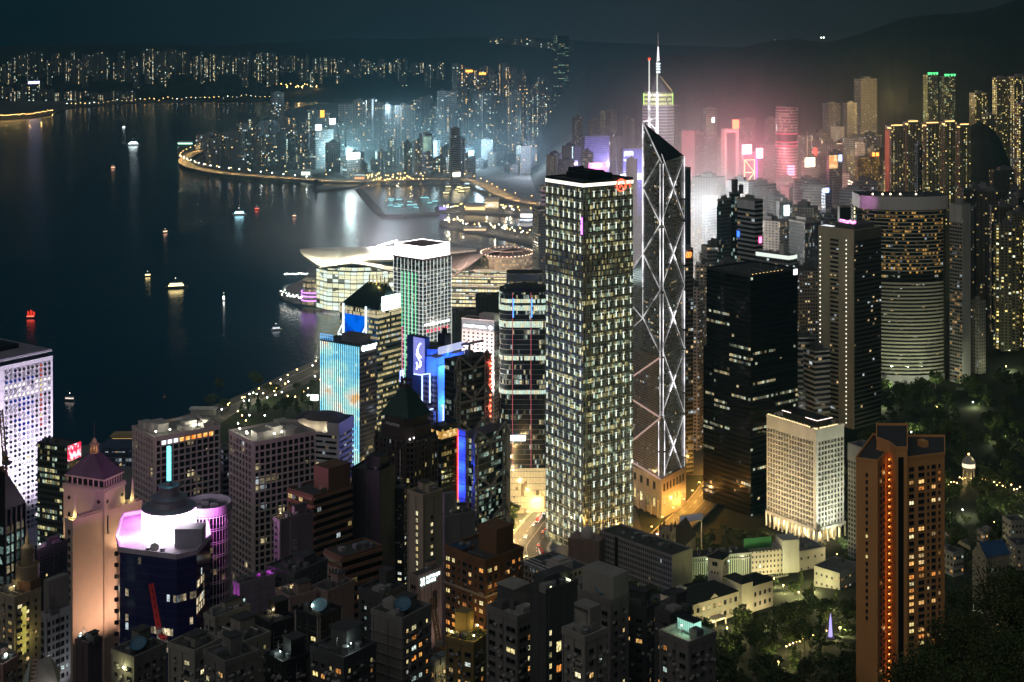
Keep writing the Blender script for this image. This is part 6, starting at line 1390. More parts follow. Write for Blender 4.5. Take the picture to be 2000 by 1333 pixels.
# exhibition centre on its own peninsula
def t_expo():
 Y0=2110;root=thing('exhibition_centre','waterfront exhibition hall with sweeping wing roofs and tall lit glass walls','exhibition hall',(PX(680,Y0),Y0,3.5));ox=PX(680,Y0)
 pale=plain('wing_aluminium',(.52,.49,.44),.45,.2,var=.1)
 zz=lambda py,Y:PZ(py,Y)-3.5
 def shell(nm,rows,mat,th=2.0):
  """rows: list of rows of (px, py, Y) from front edge to back edge"""
  b=MB();n=len(rows[0]);pt=lambda r:[Vector((PX(px,Y)-ox,Y-Y0,zz(py,Y)))for px,py,Y in r]
  G=[pt(r)for r in rows];D=Vector((0,0,-th))
  for i in range(len(G)-1):
   for j in range(n-1):
    q=[G[i][j],G[i][j+1],G[i+1][j+1],G[i+1][j]];b.face(q);b.face([p+D for p in q[::-1]])
  for e in(G[0],G[-1][::-1]):
   for j in range(n-1):b.face([e[j]+D,e[j+1]+D,e[j+1],e[j]])
  for k in(0,-1):
   for i in range(len(G)-1):b.face([G[i][k]+D,G[i+1][k]+D,G[i+1][k],G[i][k]])
  return b.build(nm,mat,root,smooth=True)
 shell('main_wing_roof',[[(593,500,2080),(622,519,2060),(655,521,2050),(690,514,2045),(720,508,2045),(770,507,2050),(800,512,2050)],[(588,494,2110),(630,505,2100),(660,506,2100),(695,500,2095),(735,494,2095),(780,494,2095),(820,498,2095)],[(585,487,2150),(635,490,2150),(670,490,2150),(710,488,2150),(760,486,2150),(830,486,2150),(930,488,2150)],[(612,484,2200),(650,483,2200),(690,483,2200),(730,482,2200),(790,482,2200),(860,482,2200),(930,485,2200)]],pale,3)
 shell('lower_wing_roof',[[(622,524,2040),(660,517,2030),(690,514,2025),(725,520,2025),(760,529,2025),(800,532,2025)],[(630,517,2065),(662,511,2060),(695,507,2058),(730,511,2058),(770,519,2058),(820,522,2058)]],pale,2)
 shell('east_wing_roof',[[(880,545,2060),(905,525,2060),(935,503,2075),(945,494,2090)],[(880,515,2110),(915,505,2110),(960,490,2120),(990,485,2130)],[(880,489,2190),(925,487,2190),(975,482,2190),(1010,480,2190)]],plain('rosy_roof_metal',(.42,.34,.33),.45,.2),2.5)
 t_=[(PX(990+52*math.cos(a),2100)-ox,12+46*math.sin(a))for a in[2*math.pi*i/40 for i in range(40)]]
 b=MB();zc=zz(500,2100)
 b.prism([(x,y)for x,y in t_],20,zc,0,1);b.build('oval_hall',[facade('oval_hall_wall',Wall=(.3,.26,.22),Glass=(.2,.16,.1),W=5,H=5,Fx=.1,Fy0=.2,Fy1=.8,Lit=.7,Row=.5,WarmP=1,Warm=(1,.72,.4),Strength=.6),plain('rosy_roof_dark',(.16,.11,.10),.5)],root)
 b=MB()
 for k in(1.0,.62):
  for i in range(40):p,q=t_[i],t_[(i+1)%40];cx_,cy_=PX(990,2100)-ox,12;f=lambda p:Vector((cx_+(p[0]-cx_)*k,cy_+(p[1]-cy_)*k,zc+1+(1-k)*14));b.bar(f(p),f(q),1.2)
 for i in range(0,40,4):p=t_[i];b.bar((p[0],p[1],zc+1),(cx_+(p[0]-cx_)*.62,cy_+(p[1]-cy_)*.62,zc+6.3),1.0)
 b.build('oval_roof_ribs',plain('rib_steel',(.40,.30,.26)),root)
 b=MB()
 for i in range(40):p=t_[i];b.sphere((p[0]*1.0,p[1],zc+2.2),.8,6,4)
 b.build('roof_rim_lights',emit('rim_light',(1,.7,.5),3),root)
 gw_=facade('lit_hall_glass',Wall=(.2,.2,.17),Glass=(.1,.1,.08),W=9,H=6.2,Fx=.03,Fy0=.05,Fy1=.95,Lit=1,Row=.9,Run=3,WarmP=.6,Warm=(.96,.95,.62),Cold=(.85,1,.85),Strength=1.5,Glow=.2,Even=.85)
 P=[(618,2072),(640,2050),(690,2038),(745,2045),(772,2060),(772,2160),(618,2160)]
 b=MB();b.prism([(PX(x,Y)-ox,Y-Y0)for x,Y in P],0,zz(530,2050),0,1);b.build('glass_hall',[gw_,ROOF],root)
 b=MB();b.prism([(PX(x,Y)-ox,Y-Y0)for x,Y in[(640,2062),(690,2050),(745,2057),(770,2070),(770,2150),(640,2150)]],zz(531,2050),zz(521,2062),0,1);b.build('upper_glass_hall',[gw_,ROOF],root)
 b=MB()
 for py in(553,566,581,592):b.prism([(PX(x,Y)-ox,Y-Y0-1.5)for x,Y in P],zz(py,2045),zz(py,2045)+1.0,0)
 b.build('terrace_edges',pale,root)
 b=MB();b.lathe([(16,0),(16,18),(15,19),(15,34)],24,PX(611,2090)-ox,-14);b.build('corner_drum',facade('corner_drum_glass',Wall=(.3,.28,.3),Glass=(.2,.18,.14),W=3,H=8,Fx=.06,Fy0=.15,Fy1=.8,Lit=.9,Row=1,WarmP=1,Warm=(1,.78,.4),Strength=.8),root)
 b=MB()
 for z_ in(6,12,17):b.lathe([(17.5,z_),(17.5,z_+1.6)],24,PX(611,2090)-ox,-14)
 b.build('violet_light_ring',emit('violet_ring',(.62,.25,1),2.4),root)
 gt=facade('tier_glass',Wall=(.3,.29,.25),Glass=(.15,.14,.1),W=4.4,H=5.2,Fx=.05,Fy0=.2,Fy1=.8,Lit=.9,Row=.6,Run=4,WarmP=.75,Warm=(1,.84,.45),Cold=(.9,1,.85),Strength=1.9,Glow=.15,Even=.55)
 for k,(y0,hh,Yf)in enumerate(((600,578,2030),(578,560,2045),(560,540,2060),(540,528,2075))):
  b=MB();xs_=(872,1075);b.prism([(PX(x,Y)-ox,Y-Y0)for x,Y in((xs_[0],Yf),(xs_[1],Yf-15),(xs_[1],Yf+95),(xs_[0],Yf+95))],max(0,zz(y0,Yf)),zz(hh,Yf),0,1);b.build('tiered_hall',[gt,pale],root)
  b=MB();b.prism([(PX(x,Y)-ox,Y-Y0)for x,Y in((xs_[0],Yf-3),(xs_[1],Yf-18),(xs_[1],Yf),(xs_[0],Yf))],zz(hh,Yf)-.6,zz(hh,Yf)+.8,0);b.build('terrace_edges',pale,root)
 for px,py,Y,pw,c in((660,512,2035,90000,(1,.9,.6)),(700,500,2070,110000,(1,.92,.66)),(740,503,2050,60000,(1,.9,.65)),(640,500,2075,50000,(1,.95,.7)),(910,500,2060,60000,(1,.7,.55)),(990,490,2040,40000,(1,.75,.55)),(780,480,2120,60000,(1,.9,.8))):
  point_light('wing_uplight',(PX(px,Y)-ox,Y-Y0,zz(py,Y)+10),pw,c,root,1.0)if False else point_light('wing_uplight',(PX(px,Y)-ox,Y-Y0,zz(py,Y)+10),pw*2.2,c,root,1.0)
 b=MB()
 for i in range(9):b.sphere((PX(738+i*4.6,2120)-ox,10,zz(484-i*1.3,2120)+2),1.6,6,4)
 b.build('roof_edge_lamps',emit('roof_edge_lamp',(1,.96,.85),9),root)
t_expo()
# middle distance
F_OFF=facade('mid_office',Wall=(.20,.20,.20),Glass=(.03,.035,.035),W=2.6,H=3.8,Fx=.06,Fy0=.3,Fy1=.88,Lit=.10,Row=.06,Run=6,WarmP=.45,Strength=.8,WallRough=.5)
F_BAND=facade('mid_bands',Wall=(.50,.49,.47),Glass=(.02,.022,.024),W=4,H=4.6,Fx=.0,Fy0=.45,Fy1=1.0,Lit=.05,Row=.0,WarmP=.5,Strength=.8)
F_GREEN=facade('mid_green_glass',Wall=(.10,.12,.12),Glass=(.03,.045,.045),W=2.2,H=3.8,Fx=.06,Fy0=.12,Fy1=.9,Lit=.10,Row=.06,Run=5,WarmP=.3,Cold=(.7,1,.95),Strength=.7,WallRough=.3)
F_RES=facade('mid_residential',Wall=(.30,.27,.24),Glass=(.02,.02,.02),W=3.6,H=3.0,Fx=.24,Fy0=.25,Fy1=.78,Col=.12,Lit=.16,Row=0,WarmP=.75,Warm=(1,.72,.32),Strength=1.3)
F_RESY=facade('yellow_residential',Wall=(.20,.19,.13),Glass=(.02,.02,.02),W=3.8,H=3.1,Fx=.2,Fy0=.22,Fy1=.8,Col=.18,Lit=.16,Row=0,WarmP=.8,Warm=(1,.76,.24),Cold=(.95,1,.7),Strength=2.2)
F_RESG=facade('green_tinted_residential',Wall=(.16,.18,.13),Glass=(.02,.02,.02),W=3.8,H=3.1,Fx=.2,Fy0=.22,Fy1=.8,Lit=.30,Row=0,WarmP=.7,Warm=(1,.82,.30),Cold=(.7,1,.6),Strength=1.3)
F_PALE=facade('pale_blind_slab',Wall=(.55,.50,.47),Glass=(.1,.1,.1),W=9,H=9,Fx=.47,Fy0=.47,Fy1=.53,Lit=0,Row=0,Strength=0)
F_RIB=facade('ribbed_dark',Wall=(.10,.115,.12),Glass=(.02,.026,.03),W=1.8,H=4.0,Fx=.22,Fy0=.1,Fy1=1,Lit=.05,Row=.07,Run=9,WarmP=.3,Strength=.7,WallRough=.4)
F_ORG=facade('amber_grid',Wall=(.20,.13,.07),Glass=(.03,.02,.01),W=3.2,H=3.4,Fx=.22,Fy0=.25,Fy1=.8,Lit=.8,Row=.3,WarmP=1,Warm=(1,.55,.12),Strength=.9)
F_PINK=facade('pink_rings',Wall=(.50,.36,.38),Glass=(.06,.04,.05),W=2.6,H=4.6,Fx=.0,Fy0=.42,Fy1=1,Lit=.12,Row=.05,WarmP=.9,Warm=(1,.6,.5),Strength=.6)
F_BLUE=facade('bluish_office',Wall=(.12,.14,.19),Glass=(.04,.06,.09),W=3,H=4,Fx=.06,Fy0=.3,Fy1=.85,Lit=.12,Row=.08,WarmP=.2,Cold=(.6,.8,1),Strength=.7)
def mid(lab,xl,xc,xr,yt,Y,mat,name='office_tower',cat='tower',plant=.5,n=2,asp=1.0,zb=None):
 B=Bld(name,lab,xl,xc,xr,yt,Y,zb=3 if zb is None else zb,aspect=asp);B.body(mat);B.parapet(CONC,1.2)
 if plant:
  B.roofstuff(n,big=plant)
 return B
def board(B,f,u0,u1,v0,v1,mat,out=1.0,name='screen'):
 b=MB();B.slab(b,f,u0,u1,v0,v1,out,.2);b.build(name+'_frame' if False else name,mat,B.root)
SCR_W=emit('white_screen',(.92,.98,1),10);SCR_WY=emit('yellow_white_screen',(1,.88,.55),7);SCR_P=emit('hot_pink_screen',(1,.35,.50),9);SCR_B=emit('blue_screen',(.3,.45,1),6)
B=mid('dark blue tower with orange lit windows just left of the tall square glass tower',1040,1052,1090,412,1750,facade('orange_dots',Wall=(.07,.075,.09),Glass=(.02,.02,.02),W=2.6,H=3.4,Fx=.2,Fy0=.3,Fy1=.75,Lit=.18,WarmP=1,Warm=(1,.55,.2),Strength=.9))
B=mid('violet striped block peeping over the dark blue tower',1054,1058,1082,366,2300,facade('violet_bands',Wall=(.34,.24,.34),Glass=(.03,.02,.04),W=5,H=7,Fx=0,Fy0=.45,Fy1=1,Lit=.05,Strength=.6))
B=mid('slim bluish slab rising just right of the braced tower',1334,1342,1349,330,1420,facade('blue_slim',Wall=(.15,.18,.21),Glass=(.08,.10,.12),W=40,H=16,Fx=.0,Fy0=.02,Fy1=1,Lit=0,Strength=0),plant=0)
B=mid('dark block with an orange red emblem beside the braced tower',1335,1339,1354,489,1300,F_OFF,asp=.4)
b=MB();u,v=B.uv('R',1344.5,498)
for k in(-1,1):
 for i in range(10):t0,t1=2*math.pi*i/10,2*math.pi*(i+1)/10;b.bar(B.pt('R',u+k*1.3+1.1*math.cos(t0)+.5*math.sin(t0),v+2.2*math.sin(t0),.4),B.pt('R',u+k*1.3+1.1*math.cos(t1)+.5*math.sin(t1),v+2.2*math.sin(t1),.4),.7)
b.build('sign_emblem',emit('orange_red_sign',(1,.16,.03),4),B.root)
B=mid('green glass office with rounded corners left of the banded shaft',1400,1408,1428,392,1520,F_GREEN,asp=.3);
B=mid('plain glass shaft behind the white banded tower',1424,1428,1446,378,1535,F_GREEN,plant=0,asp=.3)
b=MB();b.tube((0,0,B.h),(0,0,B.h+14),3.2,n=14);b.build('chimney',DCONC,B.root);b=MB();b.tube((8,2,B.h),(8,2,B.h+9),2.4,n=14);b.build('chimney',DCONC,B.root)
B=mid('white banded office shaft standing before the glowing streets',1440,1474,1490,393,1500,F_BAND,plant=.4,asp=2.2);b=MB();B.slab(b,'L',0,B.wl,B.h-9,B.h-.4,.4);b.build('pale_attic',WHITEP,B.root)
for f,u,v,c in(('L',1,B.h-36,BLUE_L),('R',B.wr*.6,B.h-40,PINK_L)):board(B,f,max(0,u-1),u+2.5,v-3,v+3,c,.6,'coloured_sign')
B=Bld('lowrise','low block with a brightly lit curved roof behind the black office block',1476,1540,1557,508,1300,zb=3,aspect=2.6);B.body(facade('lowrise_glass',Wall=(.3,.32,.32),Glass=(.04,.05,.05),W=3,H=4,Fx=.1,Fy0=.2,Fy1=.8,Lit=.2,Cold=(.8,1,.95),WarmP=.3,Strength=.7))
b=MB();a,c=B.wl/2,B.wr/2;b.prism([(-a,-c),(a,-c),(a+1,0),(a,c),(-a,c),(-a-1,0)],B.h,B.h+3.4,0,1);b.build('lit_roof_ring',[emit('pale_roof_glow',(.9,1,.9),.9),CONC],B.root);B.roofstuff(5,z=B.h+3.4);b=MB();b.box(4,9,-2,3,B.h+3.4,B.h+12);b.build('white_stack',WHITEP,B.root)
B=mid('dark ribbed glass slab behind the low lit roof',1541,1572,1602,436,1700,F_RIB,asp=1.1,plant=.6)
B=mid('stepped grey office with a glowing white panel near its top',1516,1522,1548,396,1850,F_RIB,asp=.3);board(B,'R',B.wr*.35,B.wr*.72,B.h-17,B.h-4,emit('cool_panel',(.75,1,.98),4),.8)
B=mid('black billboard block behind the dotted grey slab',1636,1640,1662,405,1560,plain('black_panel',(.01,.01,.014),.4),plant=0,asp=.3)
B=mid('narrow office with a column of yellow stair windows behind the billboard',1660,1666,1690,392,1620,F_OFF,asp=.4)
b=MB()
for j in range(12):B.slab(b,'R',1,2.6,B.h-6-j*4.2,B.h-3.6-j*4.2,.2)
b.build('stair_windows',emit('stair_yellow',(1,.9,.5),1.6),B.root)
B=mid('grey tower carrying the big glaring white screen',1372,1377,1400,386,1960,F_OFF,asp=.2,plant=0);board(B,'R',1,B.wr-.4,B.h-13,B.h-1,SCR_W,1.2)
B=mid('orange tinged office with a pink roof sign in the glow',1360,1364,1378,376,2050,facade('orange_bands',Wall=(.45,.30,.22),Glass=(.08,.05,.03),W=3,H=3.6,Fx=.05,Fy0=.4,Fy1=.9,Lit=.3,WarmP=1,Warm=(1,.5,.25),Strength=.6),asp=.3,plant=0);board(B,'R',1,B.wr*.75,B.h+.5,B.h+11,SCR_P,.3)
B=mid('pale tower with a red roof screen and a dark centre strip',1408,1416,1443,254,2320,F_PALE,asp=.4,plant=0,name='screen_tower');board(B,'R',B.wr*.55,B.wr*.95,B.h+1,B.h+15,emit('orange_red_screen',(1,.16,.06),5),2.0);board(B,'R',B.wr*.12,B.wr*.75,20,B.h-5,plain('dark_strip',(.07,.05,.07)),.5,'dark_strip')
B=mid('tower topped by pink neon with a glowing yellow lattice below',1448,1452,1490,300,2250,facade('rosy_dark',Wall=(.25,.13,.16),Glass=(.05,.03,.04),W=3,H=4,Fx=.1,Fy0=.2,Fy1=.85,Lit=.15,WarmP=1,Warm=(1,.35,.4),Strength=.7),asp=.25,plant=0,name='screen_tower')
board(B,'R',-2,B.wr*.40,B.h-1,B.h+13,SCR_P,1.5);board(B,'R',B.wr*.66,B.wr*.98,B.h-8,B.h+7,SCR_P,1.0)
b=MB();Wd=B.wr;v0,v1=B.h-48,B.h-10;P=lambda u,v:B.pt('R',Wd*u,v,1.3)
for p,q in(((.04,v0),(.04,v1)),((.55,v0),(.55,v1)),((.04,v1),(.55,(v0+v1)/2)),((.04,v0),(.55,(v0+v1)/2)),((.0,v1),(.6,v1)),((.0,(v0+v1)/2),(.6,(v0+v1)/2)),((.0,v0),(.8,v0))):b.bar(P(*p),P(*q),1.1)
b.build('yellow_lattice',emit('yellow_lattice',(1,.75,.35),2.4),B.root);b=MB();b.bar(P(.66,v0),P(.66,v1+4),1.1);b.build('violet_line',PURPLE_L,B.root)
for px,py in((1456,286),(1482,296)):point_light('neon_glow_lamp',(PX(px,2225),2225,PZ(py,2225)),160000,(1,.14,.30),None,4)
Yh=2360;r=21.5*Yh/FPX;root=thing('round_tower','tall round ringed tower washed in red and pink light with a roof mast','tower',(PX(1536,Yh),Yh,3));hz=PZ(212,Yh)-3
b=MB();b.lathe([(r,0),(r,hz*.80)],32);b.build('lower_shaft',F_PINK,root);b=MB();b.lathe([(r-1.5,hz*.80),(r-1.5,hz*.845)],32);b.build('sky_lobby',plain('dark_lobby',(.08,.05,.05)),root)
b=MB();b.lathe([(r,hz*.845),(r,hz),(r-2,hz+4),(0,hz+5)],32);b.build('upper_shaft',facade('pink_rings_top',Wall=(.4,.3,.3),Glass=(.05,.04,.04),W=2.6,H=4.6,Fx=0,Fy0=.4,Fy1=1,Lit=.3,Row=.1,WarmP=1,Warm=(1,.8,.6),Strength=.7),root)
b=MB()
for z_ in(hz*.795,hz*.77,hz*.845):b.lathe([(r+.6,z_),(r+.6,z_+1.8)],32)
b.build('red_light_ring',emit('red_ring',(1,.12,.20),1.0),root);b=MB();b.tube((14,0,hz),(14,0,hz+26),.6,.3,6);b.build('mast',DSTEEL,root)
b=MB()
for k in range(4):b.box(-2,9.5,-r-.8,-r+1,hz*.60+k*4.2,hz*.60+k*4.2+2.8)
b.build('pink_sign',emit('pink_sign',(1,.30,.45),4),root)
for a_,z_ in((-2.2,hz*.3),(-1.2,hz*.55),(-2.0,hz*.72)):point_light('pink_wash_lamp',(math.cos(a_)*(r+26),math.sin(a_)*(r+26),z_),110000,(1,.25,.32),root,2)
Yc=2520;root=thing('spired_tower','tall tower with lit crown, pyramid top and glowing white spire','tower',(PX(1287,Yc),Yc+20,3));z=lambda py:PZ(py,Yc)-3;hw=31*Yc/FPX
tri=[(-hw,-8),(-hw*.55,-22),(hw*.55,-22),(hw,-8),(hw*.5,34),(-hw*.5,34)]
b=MB();b.prism(tri,0,z(206),0,1);b.build('shaft',[facade('spired_bands',Wall=(.50,.50,.54),Glass=(.12,.12,.14),W=2.6,H=5.2,Fx=.02,Fy0=.42,Fy1=.95,Lit=.03,Row=.02,WarmP=.5,Strength=.6),ROOF],root)
sc_=lambda k:[(x*k,y*k)for x,y in tri]
b=MB();b.prism(sc_(.9),z(206),z(180),0,1);b.build('lit_crown',[facade('lit_crown',Wall=(.2,.22,.15),Glass=(.1,.1,.06),W=3,H=7.4,Fx=.02,Fy0=.05,Fy1=.6,Lit=1,Row=1,WarmP=1,Warm=(.95,1,.45),Strength=1.5,Even=.8),ROOF],root)
b=MB()
for k in(0,3):x,y=sc_(.92)[k];b.bar((x,y,z(206)),(x,y,z(183)),1.4)
b.build('green_edge_light',emit('green_yellow_edge',(.6,1,.2),1.6),root)
b=MB();A=sc_(.88);T=(0,4,z(143));za_=z(180)
for i in range(6):p,q=A[i],A[(i+1)%6];b.face([(*p,za_),(*q,za_),(q[0]*.12,q[1]*.12+4,z(147)),(p[0]*.12,p[1]*.12+4,z(147))])
b.build('pyramid_top',plain('dark_pyramid',(.16,.17,.20),.5),root);[point_light('tower_wash_fill',(x_,-70,z(y_)),80000,(1,.95,.98),root,8)for x_,y_ in((-45,300),(50,250),(0,190))]  # point lights without fixtures, added to brighten the spired shaft
b=MB();b.bar((A[3][0],A[3][1],za_+1),(4,2,z(150)),.9);b.build('gold_edge',emit('gold_edge',(1,.7,.3),.8),root)
for k in range(4):b=MB();b.lathe([(3.4,z(143.5-k*5.6)),(3.4,z(141.2-k*5.6))],12,1,4);b.build('spire_light',emit('cool_spire_light',(.72,.92,1),4),root)
b=MB();b.tube((1,4,z(146)),(1,4,z(118)),1.6,1.3,8);b.build('spire_base',STEEL,root);b=MB();b.tube((1,4,z(120)),(1,4,z(92)),2.4,.9,8);b.build('spire',emit('spire_glow',(1,.88,.95),1.5),root);b=MB();b.tube((1,4,z(92)),(1,4,z(64)),.7,.2,6);b.build('spire_tip',plain('spire_tip',(.5,.5,.52)),root)
mid('grey round shouldered tower behind the spired tower',1310,1318,1328,208,2700,F_OFF)
mid('blank pale slab right of the spired tower',1327,1331,1357,256,2250,F_PALE,asp=.3,plant=0)
mid('low pale slab with thin floors beside the blank slab',1352,1356,1374,262,2350,F_OFF,asp=.4)
B=mid('violet grey office tower with a small white roof light',1372,1379,1401,214,2650,F_OFF,asp=.5);board(B,'R',B.wr*.5,B.wr*.75,B.h-24,B.h-15,emit('small_white_sign',(.9,.95,1),4),.6)
mid('apartment tower edged with dotted lights behind the pink neon',1443,1450,1476,234,2950,F_RES,'apartment_tower',asp=.5);mid('apartment tower just left of the round ringed tower',1493,1500,1518,234,2900,F_RES,'apartment_tower',asp=.5)
B=mid('low block carrying a warm white billboard right of the round tower',1564,1570,1594,318,2350,F_OFF,asp=.3,plant=0);board(B,'R',B.wr*.1,B.wr*.85,B.h-7,B.h+7,SCR_WY,1.5)
B=mid('dark block with a red star shaped roof sign',1578,1584,1604,306,2450,F_OFF,asp=.3,plant=0);b=MB();c_=B.pt('R',B.wr*.4,B.h+8,0)
for i in range(4):a_=math.pi*i/4;b.bar(c_+Vector((math.cos(a_)*6,0,math.sin(a_)*6)),c_-Vector((math.cos(a_)*6,0,math.sin(a_)*6)),1.3)
b.bar(c_+Vector((0,2,-9)),c_+Vector((0,2,2)),.8);b.build('red_star_sign',emit('red_star',(1,.06,.04),3.5),B.root)
B=mid('brown office with a yellow lit screen wall',1614,1620,1645,300,2150,F_OFF,asp=.3);board(B,'R',-.5,B.wr*.62,B.h-22,B.h-3,screen('yellow_wall',(.8,.35,.1),(1,.7,.35),1.3,.12),.8);board(B,'R',B.wr*.72,B.wr*.95,B.h-12,B.h-3,SCR_B,.8)
B=mid('amber lit hotel slab with red roof signs',1670,1676,1718,308,2150,F_ORG,asp=.2,plant=.3);
for k in(.66,.84):board(B,'R',B.wr*k,B.wr*k+4.5,B.h+1,B.h+6,emit('red_orange_roof_sign',(1,.22,.03),5),.3,'roof_sign')
B=mid('dark blue slab with a small blue white sign beside a thin light line',1604,1612,1625,372,1900,F_BLUE,asp=.6,plant=0);board(B,'R',-4,5,B.h-3,B.h+2.6,SCR_B,1.5)
Yp=3150;root=thing('pagoda_tower','rose lit round tower with a glowing white pointed roof','tower',(PX(1200,Yp),Yp,3));z=lambda py:PZ(py,Yp)-3
b=MB();b.lathe([(7,0),(7,z(318)),(10.5,z(308)),(10.5,z(292)),(12,z(284)),(12,z(282))],20);b.build('shaft',facade('rose_shaft',Wall=(.55,.33,.33),Glass=(.3,.15,.15),W=4,H=6,Fx=.06,Fy0=.1,Fy1=.75,Lit=.9,Row=.6,WarmP=1,Warm=(1,.42,.38),Strength=.9),root)
b=MB();b.lathe([(13.5,z(283)),(13.5,z(280.5)),(11,z(279)),(4.5,z(268)),(.5,z(262)),(0,z(261))],20);b.build('pointed_roof',emit('white_roof_light',(1,.95,1),1.3),root);b=MB();b.tube((0,0,z(262)),(0,0,z(252)),.5,n=5);b.build('finial',STEEL,root)
point_light('pagoda_lamp',(0,-40,z(320)),200000,(.55,.45,1),root,3)
B=mid('violet lit department store with white sign lines',1212,1217,1262,292,3000,facade('violet_wall',Wall=(.30,.28,.60),Glass=(.2,.2,.4),W=6,H=6,Fx=.3,Fy0=.4,Fy1=.6,Lit=.15,WarmP=0,Cold=(.7,.7,1),Strength=.7),asp=.25)
glyph_row(B,'R',3,B.wr*.42,B.h-10,11,2,emit('white_blue_letters',(.9,.92,1),3),.6,'sign_lettering');glyph_row(B,'R',1,B.wr*.55,B.h-22,4.5,8,MATS['white_blue_letters'],.6,'sign_lettering',seed=9)
b=MB();B.slab(b,'R',-6,B.wr,B.h-62,B.h-50,2,0);b.build('glaring_canopy',emit('glaring_canopy',(.82,.85,1),5),B.root);point_light('violet_wash_lamp',B.pt('R',B.wr*.4,B.h-46,40),260000,(.38,.38,1),B.root,4)
B=mid('plain violet slab left of the rose lit tower',1135,1142,1190,268,3100,facade('violet_plain',Wall=(.30,.28,.42),Glass=(.06,.06,.09),W=3,H=4,Fx=.1,Fy0=.3,Fy1=.8,Lit=.05,WarmP=.2,Strength=.7),asp=.3);point_light('violet_wash_lamp',B.pt('R',B.wr*.4,B.h-50,60),240000,(.45,.42,1),B.root,4)
B=mid('pink topped block right behind the square tower roof',1145,1150,1184,320,2500,facade('pink_attic',Wall=(.55,.30,.48),Glass=(.3,.15,.25),W=8,H=6,Fx=.3,Fy0=.3,Fy1=.7,Lit=.0,Strength=0),asp=.3,plant=0);point_light('pink_roof_lamp',B.pt('R',B.wr*.5,B.h-2,14),160000,(1,.25,.7),B.root,2)
for lab,xl,xr,yt in(('broad white apartment slab above the violet slabs',1173,1206,218),('grey apartment slab left of the broad white slab',1150,1175,236),('slim yellow lit tower at the foot of the dark hill',1117,1138,230),('apartment slab between the rose tower and the spired tower',1216,1238,234)):
 mid(lab,xl,xl+6,xr,yt,3400,F_RES,'apartment_tower',asp=.3)
for k,(xl,xr,yt,Y,mat,lab)in enumerate(((1803,1832,148,2820,F_RESG,'tall apartment tower with green roof lights, left of the pair'),(1835,1866,151,2830,F_RESG,'tall apartment tower with green roof lights, right of the pair'),(1729,1768,248,2330,F_RESY,'yellow lit apartment block with amber roof lines and a salmon edge'),(1764,1797,240,2350,F_RESY,'yellow lit apartment block rising a little above the salmon edged one'),(1797,1838,243,2345,F_RESY,'yellow lit apartment block behind the slender unlit tower'),(1836,1869,240,2340,F_RESY,'yellow lit apartment block right of the slender unlit tower'),(1866,1896,246,2330,F_RESY,'rightmost yellow lit apartment block beside the dark round hill'),(1668,1713,156,2900,F_RES,'tall grey apartment tower rising alone against the hill'),(1606,1642,204,2950,F_RES,'apartment tower with two lit stair columns left of the tall grey one'),(1646,1674,203,2850,F_RES,'apartment tower leaning close to the tall grey one'),(1893,1930,183,2750,F_RESY,'white topped hillside tower above the dark round hill'),(1938,1970,153,2700,F_RESY,'yellow windowed hillside tower near the right edge'),(1968,2012,151,2680,F_RESY,'tall hillside tower cut by the right edge'),(1918,1945,226,2650,F_RESY,'short hillside tower between the taller ones at the right edge'),(1982,2020,205,2300,F_RESY,'dark hillside tower with sparse yellow windows at the right edge'))):
 B=mid(lab,xl,xl+(xr-xl)*.3,xr,yt,Y,mat,'apartment_tower',asp=.5,zb=60)
 if 'green' in lab:
  for u in(.15,.4,.7,.95):b=MB();p=B.pt('R',B.wr*u,B.h+1.5,-1);b.bar(p,p+Vector((-2,0,4)),1.0);b.bar(p,p+Vector((2,0,4)),1.0);b.build('green_roof_light',GREEN_L,B.root)
 if 'yellow lit' in lab:
  b=MB();B.slab(b,'R',0,B.wr*.8,B.h+1.4,B.h+2.8,.3);B.slab(b,'L',B.wl*.4,B.wl,B.h-3,B.h-1.4,.3);b.build('amber_roof_line',emit('amber_roof_line',(1,.55,.18),3),B.root)
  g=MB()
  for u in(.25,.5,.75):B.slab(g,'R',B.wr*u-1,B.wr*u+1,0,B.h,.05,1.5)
  g.build('dark_recess',plain('recess_shadow_grey',(.05,.05,.045)),B.root)  # flat dark strips, the recess shadow is put into their grey
 if 'salmon' in lab:b=MB();B.slab(b,'L',0,B.wl*.7,0,B.h-6,.5);b.build('salmon_edge',plain('salmon_edge',(.5,.22,.12)),B.root)
B=mid('slender unlit tower under construction above the pale oval crown',1786,1793,1802,284,1900,facade('slender_dark',Wall=(.10,.09,.08),Glass=(.02,.02,.02),W=3,H=3.2,Fx=.2,Fy0=.3,Fy1=.8,Lit=.10,WarmP=.8,Strength=.7),asp=.8)
hb=MB();rr_=random.Random(7)
for j in range(12):
 for i in range(24):
  def hp(i,j):
   t=2*math.pi*i/24;k=j/12;r_=1.18-k;return(PX(1920,2520)+math.cos(t)*62*(1.15-.25*k)*math.sqrt(max(0,1-k*k)),2540+math.sin(t)*60*math.sqrt(max(0,1-k*k)),60+172*k+5*mnoise.noise(Vector((i%24,j,2))))
  hb.face([hp(i,j),hp(i+1,j),hp(i+1,j+1),hp(i,j+1)])
tag(hb.build('wooded_hill',HILLM,smooth=True),kind='structure')
